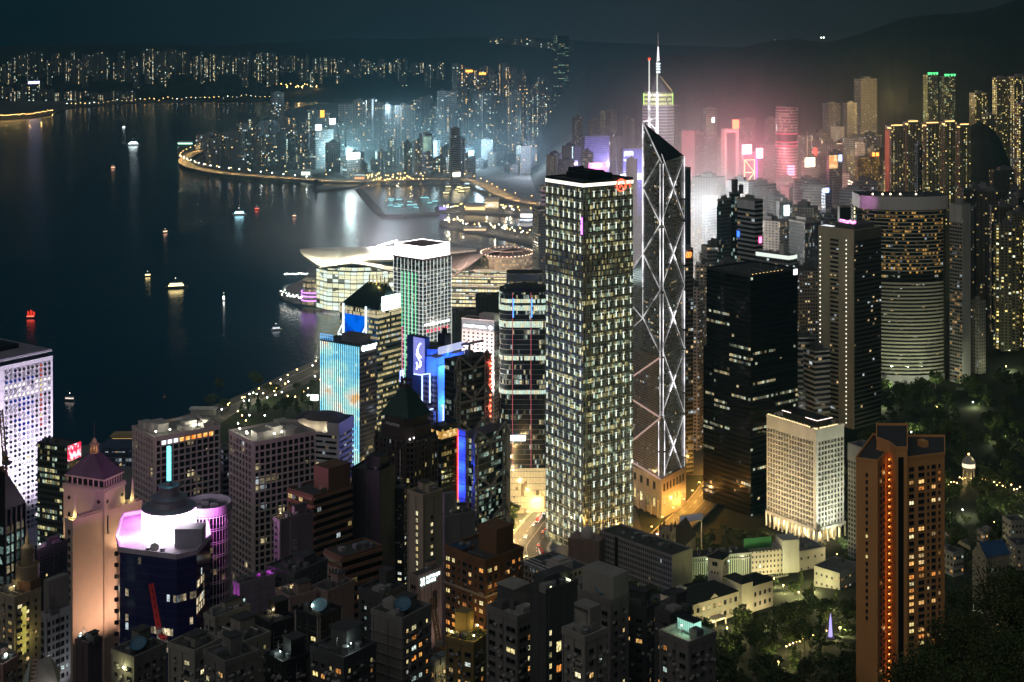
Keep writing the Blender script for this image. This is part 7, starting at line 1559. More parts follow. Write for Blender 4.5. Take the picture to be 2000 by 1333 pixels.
# towers seen only as repeats
FT={}
def far_mesh(kind,h,mat):
 k=(kind,h,mat.name)
 if k in FT:return FT[k]
 b=MB()
 if kind=='cross':
  s,t=13,5.5;P=[(-t,-s),(t,-s),(t,-t),(s,-t),(s,t),(t,t),(t,s),(-t,s),(-t,t),(-s,t),(-s,-t),(-t,-t)]
 elif kind=='slab':P=[(-19,-8),(19,-8),(19,8),(-19,8)]
 elif kind=='point':P=[(-9,-9),(9,-9),(9,9),(-9,9)]
 elif kind=='wide':P=[(-17,-14),(17,-14),(17,14),(-17,14)]
 else:P=[(-24,-7),(-3,-7),(-3,-3),(3,-3),(3,-7),(24,-7),(24,7),(3,7),(3,4),(-3,4),(-3,7),(-24,7)]
 b.prism(P,0,h,0,1);q=[(x*.45,y*.5)for x,y in(P[0],P[len(P)//4],P[len(P)//2],P[3*len(P)//4])]if kind not in('cross',)else[(-4,-4),(4,-4),(4,4),(-4,4)]
 b.prism(q,h,h+4.5,1,1);b.prism([(x*.4,y*.4)for x,y in q],h+4.5,h+7,1,1)
 FT[k]=b.mesh(kind+'_tower',[mat,DCONC]);return FT[k]
def cluster(n,xr,Yr,tops,mats,name,labels,cat,group,kinds,zb=2.0,seed=0,jit=30,extra=None):
 RR=random.Random(seed);out=[]
 for i in range(n):
  px=xr[0]+(xr[1]-xr[0])*((i+RR.random())/n);Y=RR.uniform(*Yr);yt=lerp_tab(tops,px)+abs(RR.gauss(0,1))*jit
  base=zb(px,Y)if callable(zb)else zb
  z1=PZ(yt,Y);h=max(24,z1-base);hb_=min((40,60,80,100,130,160,200,260),key=lambda q:abs(q-h))
  mat=RR.choice(mats);kd=RR.choice(kinds);o=link_mesh(name,far_mesh(kd,hb_,mat),None,(PX(px,Y),Y,base),(0,0,RR.uniform(-.6,.6)),(RR.uniform(.8,1.2),RR.uniform(.8,1.2),h/hb_))
  tag(o,labels[mats.index(mat)%len(labels)],cat,group);out.append(o)
 return out
FN1=facade('north_dark',Wall=(.22,.25,.27),Glass=(.03,.035,.04),W=6.5,H=5.5,Fx=.26,Fy0=.2,Fy1=.75,Col=.10,Lit=.13,Row=0,WarmP=.55,Warm=(1,.75,.36),Cold=(.75,1,.85),Strength=4.2)
FN2=facade('north_grey',Wall=(.36,.38,.40),Glass=(.05,.06,.06),W=6.5,H=6,Fx=.2,Fy0=.3,Fy1=.75,Lit=.12,Row=.03,Run=4,WarmP=.35,Cold=(.7,.95,1),Strength=3.4)
FN3=facade('north_orange',Wall=(.26,.25,.24),Glass=(.03,.03,.03),W=7,H=5.5,Fx=.26,Fy0=.2,Fy1=.75,Col=.12,Lit=.14,Row=0,WarmP=.85,Warm=(1,.64,.25),Strength=4.2)
FK1=facade('kowloon_dots',Wall=(.2,.22,.22),Glass=(.02,.02,.02),W=11,H=9,Fx=.28,Fy0=.25,Fy1=.75,Col=.16,Lit=.09,Row=0,WarmP=.6,Warm=(1,.80,.40),Cold=(.75,1,.85),Strength=4.6)
FK2=facade('kowloon_stairs',Wall=(.2,.22,.22),Glass=(.02,.02,.02),W=12,H=8,Fx=.34,Fy0=.1,Fy1=.9,Col=.28,Lit=.06,Row=0,WarmP=.65,Warm=(1,.74,.36),Cold=(.85,1,.85),Strength=3.4)
LN=['dark harbourside tower with scattered lit windows in the far district','grey harbourside tower with cool lit floors in the far district','harbourside tower with warm orange windows in the far district']
GN='towers of the district across the bay'
cluster(34,(388,560),(4050,4700),[(388,262),(430,250),(470,236),(520,228),(560,232)],[FN1,FN2,FN3],'harbour_tower',LN,'tower',GN,['cross','point','slab'],seed=1,jit=22)
cluster(42,(545,1065),(3850,4250),[(545,262),(640,258),(700,270),(860,262),(950,268),(1065,285)],[FN1,FN2,FN3],'harbour_tower',LN,'tower',GN,['cross','point','slab','wide'],seed=2,jit=26)
cluster(52,(545,1070),(4400,5100),[(545,205),(600,216),(650,200),(700,192),(760,196),(830,182),(900,168),(960,172),(1000,165),(1070,178)],[FN1,FN2,FN3],'harbour_tower',LN,'tower',GN,['cross','point','slab','twin'],seed=3,jit=22)
cluster(22,(890,1070),(5200,5700),[(890,118),(925,132),(990,122),(1030,142),(1070,150)],[FN1,FN3],'harbour_tower',LN[:1]+LN[2:],'tower',GN,['cross','point'],seed=4,jit=12,zb=60)
LH=['faint housing block on the far shore with scattered lights','faint housing block on the far shore with lit stair columns']
cluster(118,(-20,870),(8300,9300),[(-20,140),(20,108),(70,100),(140,102),(200,98),(260,96),(330,96),(392,98),(420,106),(470,104),(510,98),(560,108),(600,106),(660,112),(740,112),(800,106),(845,118),(870,124)],[FK1,FK2],'housing_block',LH,'housing block','housing blocks on the far shore',['cross','slab','twin','point'],zb=lambda p,Y:hill2(p,Y)-4,seed=5,jit=12)
cluster(20,(-20,260),(7500,7900),[(-20,168),(60,165),(140,172),(260,178)],[FK1,FK2],'housing_block',LH,'housing block','housing blocks on the far shore',['slab','wide','twin'],zb=2,seed=6,jit=10)
cluster(16,(960,1115),(6300,6900),[(960,76),(1040,74),(1075,100),(1115,118)],[FK1],'hill_house',['tiny lit house on the distant dark hilltop'],'house','lit houses along the distant hilltop',['slab'],zb=lambda p,Y:PZ(84+(p-960)*.1,Y),seed=12,jit=3)
LW=['pale mid district tower with lit windows in the haze','grey mid district office with lit floors in the haze','mid district apartment tower with warm windows in the haze']
GW='towers of the middle district'
FW1=facade('wan_pale',Wall=(.42,.40,.38),Glass=(.04,.04,.045),W=3.2,H=3.4,Fx=.2,Fy0=.3,Fy1=.8,Lit=.14,Row=.02,WarmP=.6,Strength=1.2)
FW2=facade('wan_grey',Wall=(.26,.26,.27),Glass=(.04,.045,.05),W=2.8,H=3.8,Fx=.06,Fy0=.35,Fy1=.88,Lit=.12,Row=.06,WarmP=.4,Strength=1.1)
cluster(20,(1075,1255),(2900,3400),[(1075,300),(1110,270),(1180,262),(1255,270)],[FW1,FW2,F_RES],'district_tower',LW,'tower',GW,['cross','point','slab'],seed=7,jit=24)
cluster(26,(1340,1700),(2450,2900),[(1340,262),(1400,268),(1500,262),(1580,250),(1640,238),(1700,262)],[FW1,FW2,F_RES],'district_tower',LW,'tower',GW,['cross','point','slab'],seed=8,jit=24)
cluster(26,(1345,1720),(2000,2350),[(1345,330),(1400,350),(1500,352),(1560,345),(1640,335),(1720,350)],[FW1,FW2,F_RES],'district_tower',LW,'tower',GW,['point','slab','wide'],seed=9,jit=22)
cluster(15,(1480,1640),(1700,1900),[(1480,425),(1560,400),(1640,420)],[FW1,FW2,F_RES],'district_tower',LW,'tower',GW,['point','slab','wide'],seed=10,jit=26)
cluster(40,(1346,1600),(1380,1800),[(1346,560),(1370,540),(1480,490),(1600,520)],[FW1,FW2,F_RES],'district_block',['pale low block in the streets behind the black office tower','grey low office block in the streets behind the black office tower','low apartment block with warm windows in the streets behind the black office tower'],'building','low blocks of the middle district',['point','wide','slab'],seed=15,jit=60)
cluster(14,(1560,1600),(1250,1500),[(1560,640),(1600,660)],[FW1,F_BAND],'district_block',['pale low block beside the dotted grey slab','white banded low block beside the dotted grey slab'],'building','low blocks beside the dotted slab',['point'],seed=16,jit=50)
cluster(9,(1368,1400),(1500,1850),[(1368,505),(1400,470)],[FW1,FW2],'district_tower',LW[:2],'tower',GW,['point'],seed=14,jit=26)
LR=['dark hillside apartment tower with sparse yellow windows','hillside apartment tower with rows of warm windows']
FR1=facade('dark_residential',Wall=(.06,.058,.045),Glass=(.02,.02,.02),W=3.4,H=3.0,Fx=.24,Fy0=.22,Fy1=.78,Lit=.12,Row=0,WarmP=.8,Warm=(1,.72,.26),Cold=(.95,1,.75),Strength=1.3)
cluster(18,(1896,2010),(1550,2000),[(1896,352),(1925,350),(1950,392),(1985,360),(2010,372)],[FR1,F_RESY],'hillside_tower',LR,'apartment tower','apartment towers at the right edge',['cross','point'],seed=11,jit=34,zb=60)
cluster(26,(1590,2010),(2450,2700),[(1590,262),(1720,285),(1890,325),(2010,330)],[FR1,F_RESY],'hillside_tower',LR,'apartment tower','apartment towers at the right edge',['slab','point'],seed=13,jit=22,zb=60)
def signtower(lab,px,w,yt,Y,mat,sg=None):
 B=mid(lab,px-w/2,px-w/2+w*.25,px+w/2,yt,Y,mat,'harbour_tower',asp=.4)
 for(u0,u1,v0,v1,m)in sg or():board(B,'R',B.wr*u0,B.wr*u1,B.h+v0,B.h+v1,m,2)
 return B
B=signtower('office with a wide glaring white roof sign over the expressway',686,34,306,3780,FN2,[(.0,.95,-8,8,SCR_W)]);point_light('screen_lamp',(PX(684,3740),3740,PZ(303,3740)),180000,(.7,1,1),None,10)
B=signtower('office with a small white sign at its left roof corner',628,46,256,4020,FN2,[(.0,.3,2,16,SCR_W)]);signtower('dark tower with a white sign beside the amber emblem',648,22,242,4300,FN1,[(.1,.7,-2,14,SCR_W)])
B=signtower('dark tower bearing a round amber emblem',626,24,232,4400,FN1,[(.3,.7,3,24,emit('amber_emblem',(1,.45,.05),3))]);signtower('very tall dark slab above its neighbours near the point',542,26,182,4500,FN2)
signtower('tower with a cyan white glaring sign halfway up the bay',919,20,300,3700,FN2,[(.1,.7,-6,6,emit('cyan_white_sign',(.4,.9,1),9))]);signtower('pale banded tower with a bright lit foot by the expressway',889,18,252,3650,F_BAND,[(.0,1,-118,-108,SCR_WY)]);signtower('office with a pale lit screen front across the bay',831,26,262,3850,FN2,[(.1,.9,-45,-8,screen('pale_green_screen',(.2,.35,.32),(.55,.8,.6),.8,.03))])
signtower('tower with an orange lit cap, left of two',914,17,142,5050,FN3,[(.0,1,1,8,ORANGE_L)]);signtower('tower with an orange lit cap, right of two',940,17,147,5080,FN3,[(.0,1,1,8,ORANGE_L)]);signtower('far dark office slab with green lit floors on the hilltop',1096,30,70,6200,facade('far_green_office',Wall=(.02,.03,.03),Glass=(.01,.015,.015),W=8,H=8,Fx=.05,Fy0=.3,Fy1=.7,Lit=.05,Row=.3,Run=8,WarmP=.2,Cold=(.6,1,.6),Strength=.8))
signtower('dark block with a blue white roof sign on the far shore',63,44,166,7500,FK1,[(.1,.75,4,16,emit('blue_white_roof_sign',(.55,.55,1),5))])
# old apartment blocks on the near slope
W_GREY=plain('old_grey_render',(.26,.25,.23),.85,var=.35);W_PALE=plain('old_pale_render',(.38,.36,.32),.85,var=.3);W_DARK=plain('dark_tile_wall',(.10,.10,.105),.7,var=.3)
W_BROWN=plain('brown_apartment_tile',(.22,.12,.065),.75,var=.2);W_BLACK=plain('black_tile_wall',(.035,.035,.037),.6,var=.3);W_PINK=plain('pinkish_render',(.36,.27,.25),.8,var=.2);W_CREAM=plain('cream_apartment',(.46,.40,.29),.8,var=.2);W_MAUVE=plain('mauve_tile',(.32,.27,.34),.7,var=.2);W_OCHRE=plain('ochre_render',(.36,.26,.11),.8,var=.2)
AC=None
def apt(lab,xl,xc,xr,yt,Y,wall,lit=.15,asp=1.0,name='apartment_block',cat='apartment block',L=True,Rr=True,fl=3.0,bay=3.3,wsz=(1.55,1.4),kinds=('warm','warm','orange','yellow','cool'),head=True,tanks=3,zb=None,band=None,ac=True,rows_from=0,blocks=(),parapet=1.1,dish=False,roof=None):
 global AC
 B=Bld(name,lab,xl,xc,xr,yt,Y,zb=zb,aspect=asp);B.body(wall,roof or ROOF);B.parapet(wall,parapet)
 lst=[];vlo=max(1.0,PZ(1345,Y+6)-B.z0)
 for f,on in(('L',L),('R',Rr)):
  if not on:continue
  W=B.org(f)[3];nc=max(1,int(round((W-1.2)/bay)));nr=int((B.h-2.0-vlo)/fl)
  if nr<=0:continue
  top=B.h-1.8
  for j in range(rows_from,nr):
   for i in range(nc):
    u=.6+(W-1.2)*(i+.5)/nc;v=top-fl*(j+.5);k=R.choice(kinds)if R.random()<lit*1.45 else 'dark'
    sz=(1,1.45,.55)[(i*2+(f=='R')+nc)%3]
    lst.append((B.pt(f,u,v,.03),B.rz(f),wsz[0]*sz,wsz[1]*(.85 if sz<1 else 1),k))
 lst.sort(key=lambda q:-q[0][2]);put_windows(B.root,lst)
 if band:
  b=MB()
  for f in 'LR':
   W=B.org(f)[3]
   for j in range(int((B.h-vlo)/fl)):B.slab(b,f,0,W,B.h-1.8-fl*(j+1)-.25,B.h-1.8-fl*(j+1)+.15,.32 if band=='slab' else.12)
  b.build('floor_bands',wall,B.root)
 if ac:
  if AC is None:
   q=MB();q.box(-.45,.45,-.55,0,-.3,.3);q.box(-.5,.5,-.6,0,-.36,-.31,1);AC=q.mesh('air_conditioner',[plain('ac_white',(.45,.44,.42)),DSTEEL])
  for f,on in(('L',L),('R',Rr)):
   if on:
    for k in range(14):
     v=R.uniform(max(vlo,B.h-45),B.h-3)
     if v>vlo:link_mesh('air_conditioner',AC,B.root,B.pt(f,R.uniform(.8,B.org(f)[3]-.8),v,.02),(0,0,B.rz(f)))
 if head:
  x,y=R.uniform(-.25,.25)*B.wl,R.uniform(.0,.25)*B.wr;w,d=min(3.2,B.wl*.28)*R.uniform(.5,1),min(3.2,B.wr*.28)*R.uniform(.6,1.1);hh=R.uniform(2.8,6);b=MB();b.box(x-w,x+w,y-d,y+d,B.h,B.h+hh);b.box(x-w-.3,x+w+.3,y-d-.3,y+d+.3,B.h+hh,B.h+hh+.3,1);b.build('stair_head',[wall,ROOF],B.root)
 B.roofstuff(tanks+3)
 if R.random()<.55:
  c_=R.choice(((1,.75,.35),(.8,1,.9),(1,.9,.6)));p=Vector((R.uniform(-.35,.35)*B.wl,R.uniform(-.4,0)*B.wr,B.h+2.6));b=MB();b.bar((0,0,-2.6),(0,0,0),.1);b.sphere((0,0,.15),.16,6,4,1);b.build('roof_lamp',[STEEL,emit('roof_lamp_%d'%int(c_[2]*100),c_,14)],B.root,p);point_light('roof_lamp_light',p+Vector((0,-.3,.3)),R.uniform(90,260),c_,B.root,.2)
 for f in 'LR':
  for u in(.08,.55):
   b=MB();b.bar(B.pt(f,B.org(f)[3]*u,1,.12),B.pt(f,B.org(f)[3]*u,B.h-.5,.12),.16);b.build('drain_pipe',FRAME_M,B.root)
 b=MB();p=B.pt('L',R.uniform(.2,.8)*B.wl,B.h,-2);b.bar(p,p+Vector((0,0,5)),.09)
 for k in(2.5,3.3,4.1):b.bar(p+Vector((-1,0,k)),p+Vector((1,0,k)),.07)
 b.build('aerial',STEEL,B.root)
 for(nm,x0,x1,y0,y1,z0,z1,m)in blocks:
  b=MB();b.box(x0*B.wl/2,x1*B.wl/2,y0*B.wr/2,y1*B.wr/2,B.h+z0,B.h+z1);b.build(nm,[m or wall],B.root)
 if dish:
  b=MB();b.lathe([(0,0),(1.2,.12),(2.2,.5),(2.6,.9)],20);b.tube((0,0,0),(0,0,-1.6),.12,n=6);b.build('satellite_dish',plain('blue_dish',(.10,.22,.33),.5),B.root,(B.wl*.2,-B.wr*.15,B.h+2.4),rot=(D2R(28),D2R(14),0))
 return B
apt('featureless black tower block left of the cream stair tower',686,742,772,925,742,W_BLACK,lit=.0,L=False,Rr=False,tanks=2,ac=False,blocks=(('roof_box',-.1,.8,-.6,.6,0,7,None),))
B=apt('dark slim tower with a few greenish lit windows behind the cream stair tower',763,788,800,960,760,W_BLACK,lit=.22,kinds=('cool','yellow'),tanks=1);b=MB();b.bar((0,0,B.h),(0,0,B.h+20),.3);b.build('flagpole',WHITEP,B.root)
B=apt('cream slim tower with a vertical row of lit stair windows',796,826,864,972,602,W_CREAM,L=False,Rr=False,tanks=1,asp=.9,blocks=(('roof_box',-.5,.5,0,.9,0,3,None),))
b=MB();u=B.wl*.62;B.slab(b,'L',u-1.1,u+1.1,8,B.h-4.5,-.02,.02);b.build('stair_slot',BLACK,B.root);put_windows(B.root,[(B.pt('L',u,B.h-7.2-2.9*j,.04),0,1.6,1.9,'yellow')for j in range(14)],name='stair_window')
put_windows(B.root,[(B.pt('R',B.wr*.45,B.h-9-3.0*j,.04),math.pi/2,1.3,1.5,'yellow' if j%3 else 'dark')for j in range(13)])
B=apt('grey blank walled block right of the cream stair tower',859,868,928,1012,662,plain('grey_blank_wall',(.24,.235,.24),.8),L=False,Rr=False,tanks=2,asp=.35,ac=False,blocks=(('roof_block',-.8,.5,-.9,-.1,0,10,None),))
put_windows(B.root,[(B.pt('R',B.wr*.45,B.h+3.5+k*3,-B.wl*.05),math.pi/2,1.2,1.2,'yellow')for k in range(2)]);
B=apt('pinkish tower with a glowing white roof sign and dark slot',801,815,863,1131,520,W_PINK,L=True,Rr=False,lit=.1,asp=.3,tanks=2,ac=False)
sg=emit('cool_sign',(.72,1,.97),3);u,v=B.uv('R',843,1131);B.text('R','RUTTONJEE',u-2.9,v+1.1,1.55,sg,.3,align='LEFT',sx=.82);B.text('R','CENTRE',u-2.9,v-.45,1.55,sg,.3,align='LEFT',sx=.82)
b=MB()
for s_ in(-1,1):
 pts=[(s_*(.28+.75*(1-math.cos(t))),1.25*math.sin(t))for t in[-1.25+.5*i for i in range(6)]];cu=u-4.7
 for p,q in zip(pts,pts[1:]):b.bar(B.pt('R',cu+p[0],v+.3+p[1],.35),B.pt('R',cu+q[0],v+.3+q[1],.35),.42)
b.build('sign_emblem',sg,B.root);b=MB();B.slab(b,'R',B.wr*.62,B.wr*.80,B.h-13,B.h-6.5,.05);b.build('dark_opening',BLACK,B.root)
b=MB()
for i in range(8):B.slab(b,'R',B.wr*i/7-.08,B.wr*i/7+.08,10,B.h,.06)
b.build('panel_joints',plain('joint_brown',(.2,.15,.14)),B.root);spot_light('sign_wall_flood',B.pt('R',5,B.h-30,14),B.pt('R',5,B.h-10,0),5000,(1,.75,.62),90,B.root)
B=apt('brown stepped apartment house with orange lit windows and a square roof tower',868,948,1022,1100,545,W_BROWN,lit=.30,asp=1.1,bay=2.9,wsz=(1.5,1.6),kinds=('orange','warm','yellow','orange'),tanks=3,head=False,band='thin',blocks=(('roof_tower',-.1,.75,-.15,.75,0,9.5,None),('roof_deck',-1.0,-.25,-.95,-.2,0,1.2,None)))
b=MB();x0,y0=-B.wl*.5,-B.wr*.5;b.box(x0+1,x0+B.wl*.4,y0+1,y0+B.wr*.3,B.h+1.25,B.h+1.32);b.build('roof_pool_cover',plain('blue_cover',(.03,.08,.16),.4),B.root)
b=MB();z_=B.h-13;a,c=B.wl/2+.25,B.wr/2+.25;b.prism([(-a,-c),(a,-c),(a,c),(-a,c)],z_,z_+.9,0,0,None,True,True);b.build('cream_band',W_CREAM,B.root);point_light('wall_lamp',B.pt('L',B.wl*.9,B.h-20,6),420,(1,.55,.15),B.root);point_light('wall_lamp',B.pt('R',3,B.h-14,6),360,(1,.6,.2),B.root)
B=apt('ochre terrace block with a dazzling yellow lit roof terrace',870,925,958,1262,470,W_OCHRE,lit=.25,asp=1.0,tanks=1,head=False,band='thin',blocks=(('terrace_house',-1,-.2,.1,1,0,7,None),))
for x,y,p in((-.35,-.5,900),(.4,-.4,700),(.1,.5,500)):point_light('terrace_lamp',(x*B.wl,y*B.wr*.8,B.h+2.6),p,(1,.72,.18),B.root,.2);b=MB();b.bar((0,0,0),(0,0,2.2),.12);b.sphere((0,0,2.4),.28,8,5,1);b.build('terrace_lamp_post',[STEEL,emit('terrace_lamp_head',(1,.8,.3),12)],B.root,(x*B.wl,y*B.wr*.8,B.h))
for k in range(6):b=MB();b.sphere((0,0,.8),.9,6,4);b.box(-.5,.5,-.5,.5,0,.5,1);b.build('planter',[plain('terrace_leaf',(.05,.07,.02)),CONC],B.root,(R.uniform(-.4,.4)*B.wl,R.uniform(-.4,.4)*B.wr,B.h))
B=apt('grey modern block with folded roof and pale roof deck',950,1010,1062,1212,425,W_GREY,lit=.06,asp=1.1,tanks=1,head=False,wsz=(2.6,1.5),kinds=('orange','yellow'),blocks=(('penthouse',-1,.1,-.2,1,0,6,W_DARK),('penthouse_roof',-1.02,.15,-.25,1.02,6,6.4,W_PALE)),roof=plain('pale_deck',(.36,.36,.31)));point_light('deck_lamp',(B.wl*.35,B.wr*.2,B.h+2.2),380,(1,.95,.6),B.root,.2);b=MB();b.sphere((B.wl*.35,B.wr*.2,B.h+2.2),.3);b.build('deck_lamp_head',emit('deck_lamp',(1,.95,.7),10),B.root)
B=apt('dark tall slab with two columns of lit windows and rooftop lights',1035,1066,1128,1160,402,W_DARK,L=False,Rr=False,asp=.55,tanks=2,head=False,blocks=(('roof_block',-.9,.4,-.8,.9,0,3.5,None),))
lst=[(B.pt('R',B.wr*.14,B.h-11-3.0*j,.04),math.pi/2,.9,1.5,'yellow')for j in range(8)]+[(B.pt('R',B.wr*.40,B.h-15.5-3.0*j,.04),math.pi/2,1.9,2.0 if j else 3.0,('yellow','dark','orange','dark','orange','dark','orange')[j])for j in range(7)];put_windows(B.root,lst)
for u in(.15,.75):b=MB();b.box(-1.1,1.1,-.3,.3,0,.3);b.build('roof_light_strip',emit('greenish_strip',(.9,1,.55),2.2),B.root,B.pt('R',B.wr*u,B.h+1.3,-1))
apt('grey block with a concave lit roof corner and three cool stair windows',1110,1192,1228,1180,432,W_GREY,lit=.12,asp=2.0,bay=3.4,tanks=3,blocks=(('upper_block',-.45,1.0,-.7,1,0,7.5,W_PALE),('side_block',-1,-.5,-.9,.3,0,2.5,None)),dish=True)
B_=B
apt('pale low block with a dark flat roof at the bottom edge',1098,1142,1185,1252,372,W_PALE,lit=.10,asp=1.0,tanks=3,blocks=(('upper_block',-.9,.5,.0,1,0,6.5,None),))
apt('dark balcony apartment block with scattered orange windows',1195,1262,1278,1195,445,W_DARK,lit=.22,asp=2.2,band='slab',tanks=3,kinds=('orange','cool','warm','yellow'))
apt('dark blocky house below the mansion',1268,1308,1352,1205,520,W_DARK,lit=.10,asp=.9,tanks=3,dish=False,kinds=('orange','warm'))
B=apt('block with a teal lit glass roof house at the bottom',1288,1345,1398,1262,405,W_GREY,lit=.10,asp=1.0,tanks=0,head=False,kinds=('orange','cool'),roof=plain('green_grey_deck',(.25,.30,.25)));b=MB();b.box(-B.wl*.45,B.wl*.1,B.wr*.1,B.wr*.4,B.h,B.h+3.0);b.build('glass_roof_house',emit('teal_glass_room',(.45,.95,.75),.85),B.root);b=MB()
for i in range(9):x=-B.wl*.45+B.wl*.55*i/8;b.box(x-.09,x+.09,B.wr*.1-.08,B.wr*.1+.02,B.h,B.h+3.0)
b.box(-B.wl*.47,B.wl*.12,B.wr*.08,B.wr*.42,B.h+3.0,B.h+3.25);b.build('mullions',DSTEEL,B.root);point_light('teal_lamp',(0,0,B.h+2.0),260,(.45,1,.75),B.root)
apt('grey apartment block with warm window columns and a blue roof dish',725,786,842,1215,432,W_GREY,lit=.34,asp=.9,tanks=3,band='slab',dish=True,kinds=('orange','yellow','warm','cool'),L=False)
B=apt('dark stair block with three cool lit windows behind the grey dish roof',700,748,792,1168,480,W_DARK,lit=.0,asp=1.0,tanks=2,dish=False);put_windows(B.root,[(B.pt('L',B.wl*.3,B.h-5-3.4*j,.05),0,.9,1.1,'cool')for j in range(6)],name='stair_window')
B=apt('dark fluted tower with pale corner strips and a blue roof disc',576,622,668,1212,462,W_BLACK,lit=.05,asp=1.0,tanks=0,head=False,ac=False,kinds=('orange','yellow'),dish=True)
b=MB()
for f in 'LR':
 for t_ in(0.02,.96):B.slab(b,f,B.org(f)[3]*t_,B.org(f)[3]*t_+.5,0,B.h+.8,.35)
b.build('pale_corner_strips',W_PALE,B.root)
apt('low dark block with curved grey terraces at the bottom',606,672,735,1292,412,W_DARK,lit=.12,asp=1.0,tanks=2,band='slab',kinds=('yellow','orange'))
apt('dark block with one tall amber lit slot at the bottom',518,552,600,1300,420,W_BLACK,lit=.10,tanks=3,kinds=('yellow',))
apt('white block with a blue tinted flat roof below the cylinder office',398,420,487,1212,522,W_PALE,lit=.02,asp=.4,tanks=3,roof=plain('blue_tint_roof',(.06,.07,.13)),blocks=(('skylight',-.1,.6,.1,.5,0,1.6,WHITEP),))
B=apt('mauve tiled block with violet lit roof railings',455,468,538,1146,600,W_MAUVE,L=False,Rr=False,asp=.3,tanks=2,head=False,ac=False);g=MB()
for i in range(14):g.bar(B.pt('R',B.wr*i/13,B.h+1,-1),B.pt('R',B.wr*i/13,B.h+3.4,-1),.2)
g.bar(B.pt('R',0,B.h+3.4,-1),B.pt('R',B.wr,B.h+3.4,-1),.25);g.build('roof_railing',STEEL,B.root);put_windows(B.root,[(B.pt('R',B.wr*.12,B.h-6-7*k,.05),math.pi/2,1.0,1.4,'cool')for k in range(2)])
b=MB()
for i in range(9):B.slab(b,'R',0,B.wr,B.h-4-i*3.2,B.h-3.85-i*3.2,.05)
b.build('panel_joints',plain('mauve_joint',(.2,.17,.22)),B.root);point_light('violet_roof_lamp',B.pt('R',B.wr*.2,B.h+1.6,-3),650,(.85,.1,.9),B.root,.3);point_light('violet_roof_lamp',B.pt('R',B.wr*.8,B.h+1.6,-3),500,(.85,.1,.9),B.root,.3);point_light('violet_roof_lamp',B.pt('L',B.wl*.5,B.h-4,5),700,(.85,.1,.9),B.root,.3)
BRS=facade('brown_terraces',Wall=(.24,.13,.08),Glass=(.012,.01,.01),W=2.6,H=3.9,Fx=.02,Fy0=.02,Fy1=.66,Lit=.07,Row=.02,WarmP=.85,Warm=(1,.72,.3),Strength=.8)
for lab,xl,xc,xr,yt,Y,asp,blk in(('brown terraced office with a windowless brown roof block and roof garden',563,612,687,972,722,.75,True),('lower brown terraced office right of the mauve block',634,668,746,1092,640,.6,False)):
 B=Bld('terraced_office',lab,xl,xc,xr,yt,Y,aspect=asp);B.body(BRS);B.parapet(BROWN,1);g=MB()
 for f in 'LR':
  for j in range(int(B.h/3.9)):B.slab(g,f,0,B.org(f)[3],B.h-1.5-j*3.9,B.h-.1-j*3.9,.8)
 g.build('terrace_bands',plain('brown_terrace',(.27,.15,.09)),B.root);B.roofstuff(6)
 if blk:
  b=MB();b.box(-B.wl*.1,B.wl*.48,-B.wr*.1,B.wr*.48,B.h,B.h+11.5);b.build('roof_block',BROWN,B.root);g=MB();RR=random.Random(3)
  for k in range(16):g.sphere(B.pt('R',B.wr*RR.uniform(.3,.95),B.h+1,-RR.uniform(1,3)),RR.uniform(.6,1.2),6,4)
  g.build('roof_garden',plain('garden_leaf',(.04,.08,.02)),B.root)
  for u in(.45,.8):point_light('garden_lamp',B.pt('R',B.wr*u,B.h+2.5,-2),220,(.6,1,.75),B.root,.2)
B=apt('violet grey slab with a vertical row of large characters',534,545,612,1020,690,plain('violet_grey_slab',(.20,.16,.19),.8),L=True,Rr=False,lit=.0,asp=.3,tanks=2,ac=False);b=MB();B.slab(b,'R',-.2,.8,0,B.h+.6,.6);B.slab(b,'R',B.wr*.30,B.wr*.33,0,B.h,.3);b.build('pale_pier',plain('pale_mauve_pier',(.35,.31,.34)),B.root)
glyph_row(B,'R',B.wr*.44,B.wr*.44,B.h-11,2.6,8,plain('faded_letters',(.38,.32,.36)),.25,'faded_characters',vertical=True)
apt('low brown black terrace block under the violet grey slab',520,575,640,1125,610,W_DARK,lit=.05,asp=.8,tanks=4,band='slab',kinds=('yellow',));B=apt('cream gabled block with thin roof rods',608,640,692,1160,566,W_PINK,lit=.0,L=False,Rr=False,asp=.6,tanks=1,ac=False);b=MB()
for k in range(4):x=B.wl*(-.3+.2*k);b.bar((x,0,B.h),(x,0,B.h+7),.16);b.bar((x,0,B.h+7),(x+.9,0,B.h+7),.16)
b.build('roof_rods',WHITEP,B.root)
apt('curved roofed dull block between the terraces',538,566,618,1172,560,W_PINK,lit=.05,tanks=3);apt('dark shed roofed block before the mauve tiled block',498,530,580,1225,520,W_BLACK,lit=.06,tanks=3,kinds=('orange',))
apt('pale terrace with white framed roof garden and yellow lamps',425,470,528,1262,478,W_PALE,lit=.06,asp=1,tanks=4,kinds=('yellow',),blocks=(('pergola_beam',-.9,.9,-.8,-.76,2.6,2.9,WHITEP),('pergola_beam',-.9,.9,.2,.24,2.6,2.9,WHITEP),('pergola_post',-.9,-.86,-.8,-.76,0,2.6,WHITEP),('pergola_post',.86,.9,-.8,-.76,0,2.6,WHITEP)))
B=apt('dark flat roofed house with a bright yellow lit corner at the bottom',218,262,325,1290,452,W_GREY,lit=.05,asp=.8,tanks=2,dish=True);point_light('corner_lamp',B.pt('L',B.wl*.6,B.h-3,2.5),420,(1,.95,.45),B.root,.2);b=MB();b.sphere((0,0,0),.35,8,5);b.build('corner_lamp_head',emit('corner_lamp',(1,.97,.6),14),B.root,B.pt('L',B.wl*.6,B.h-3,.6))
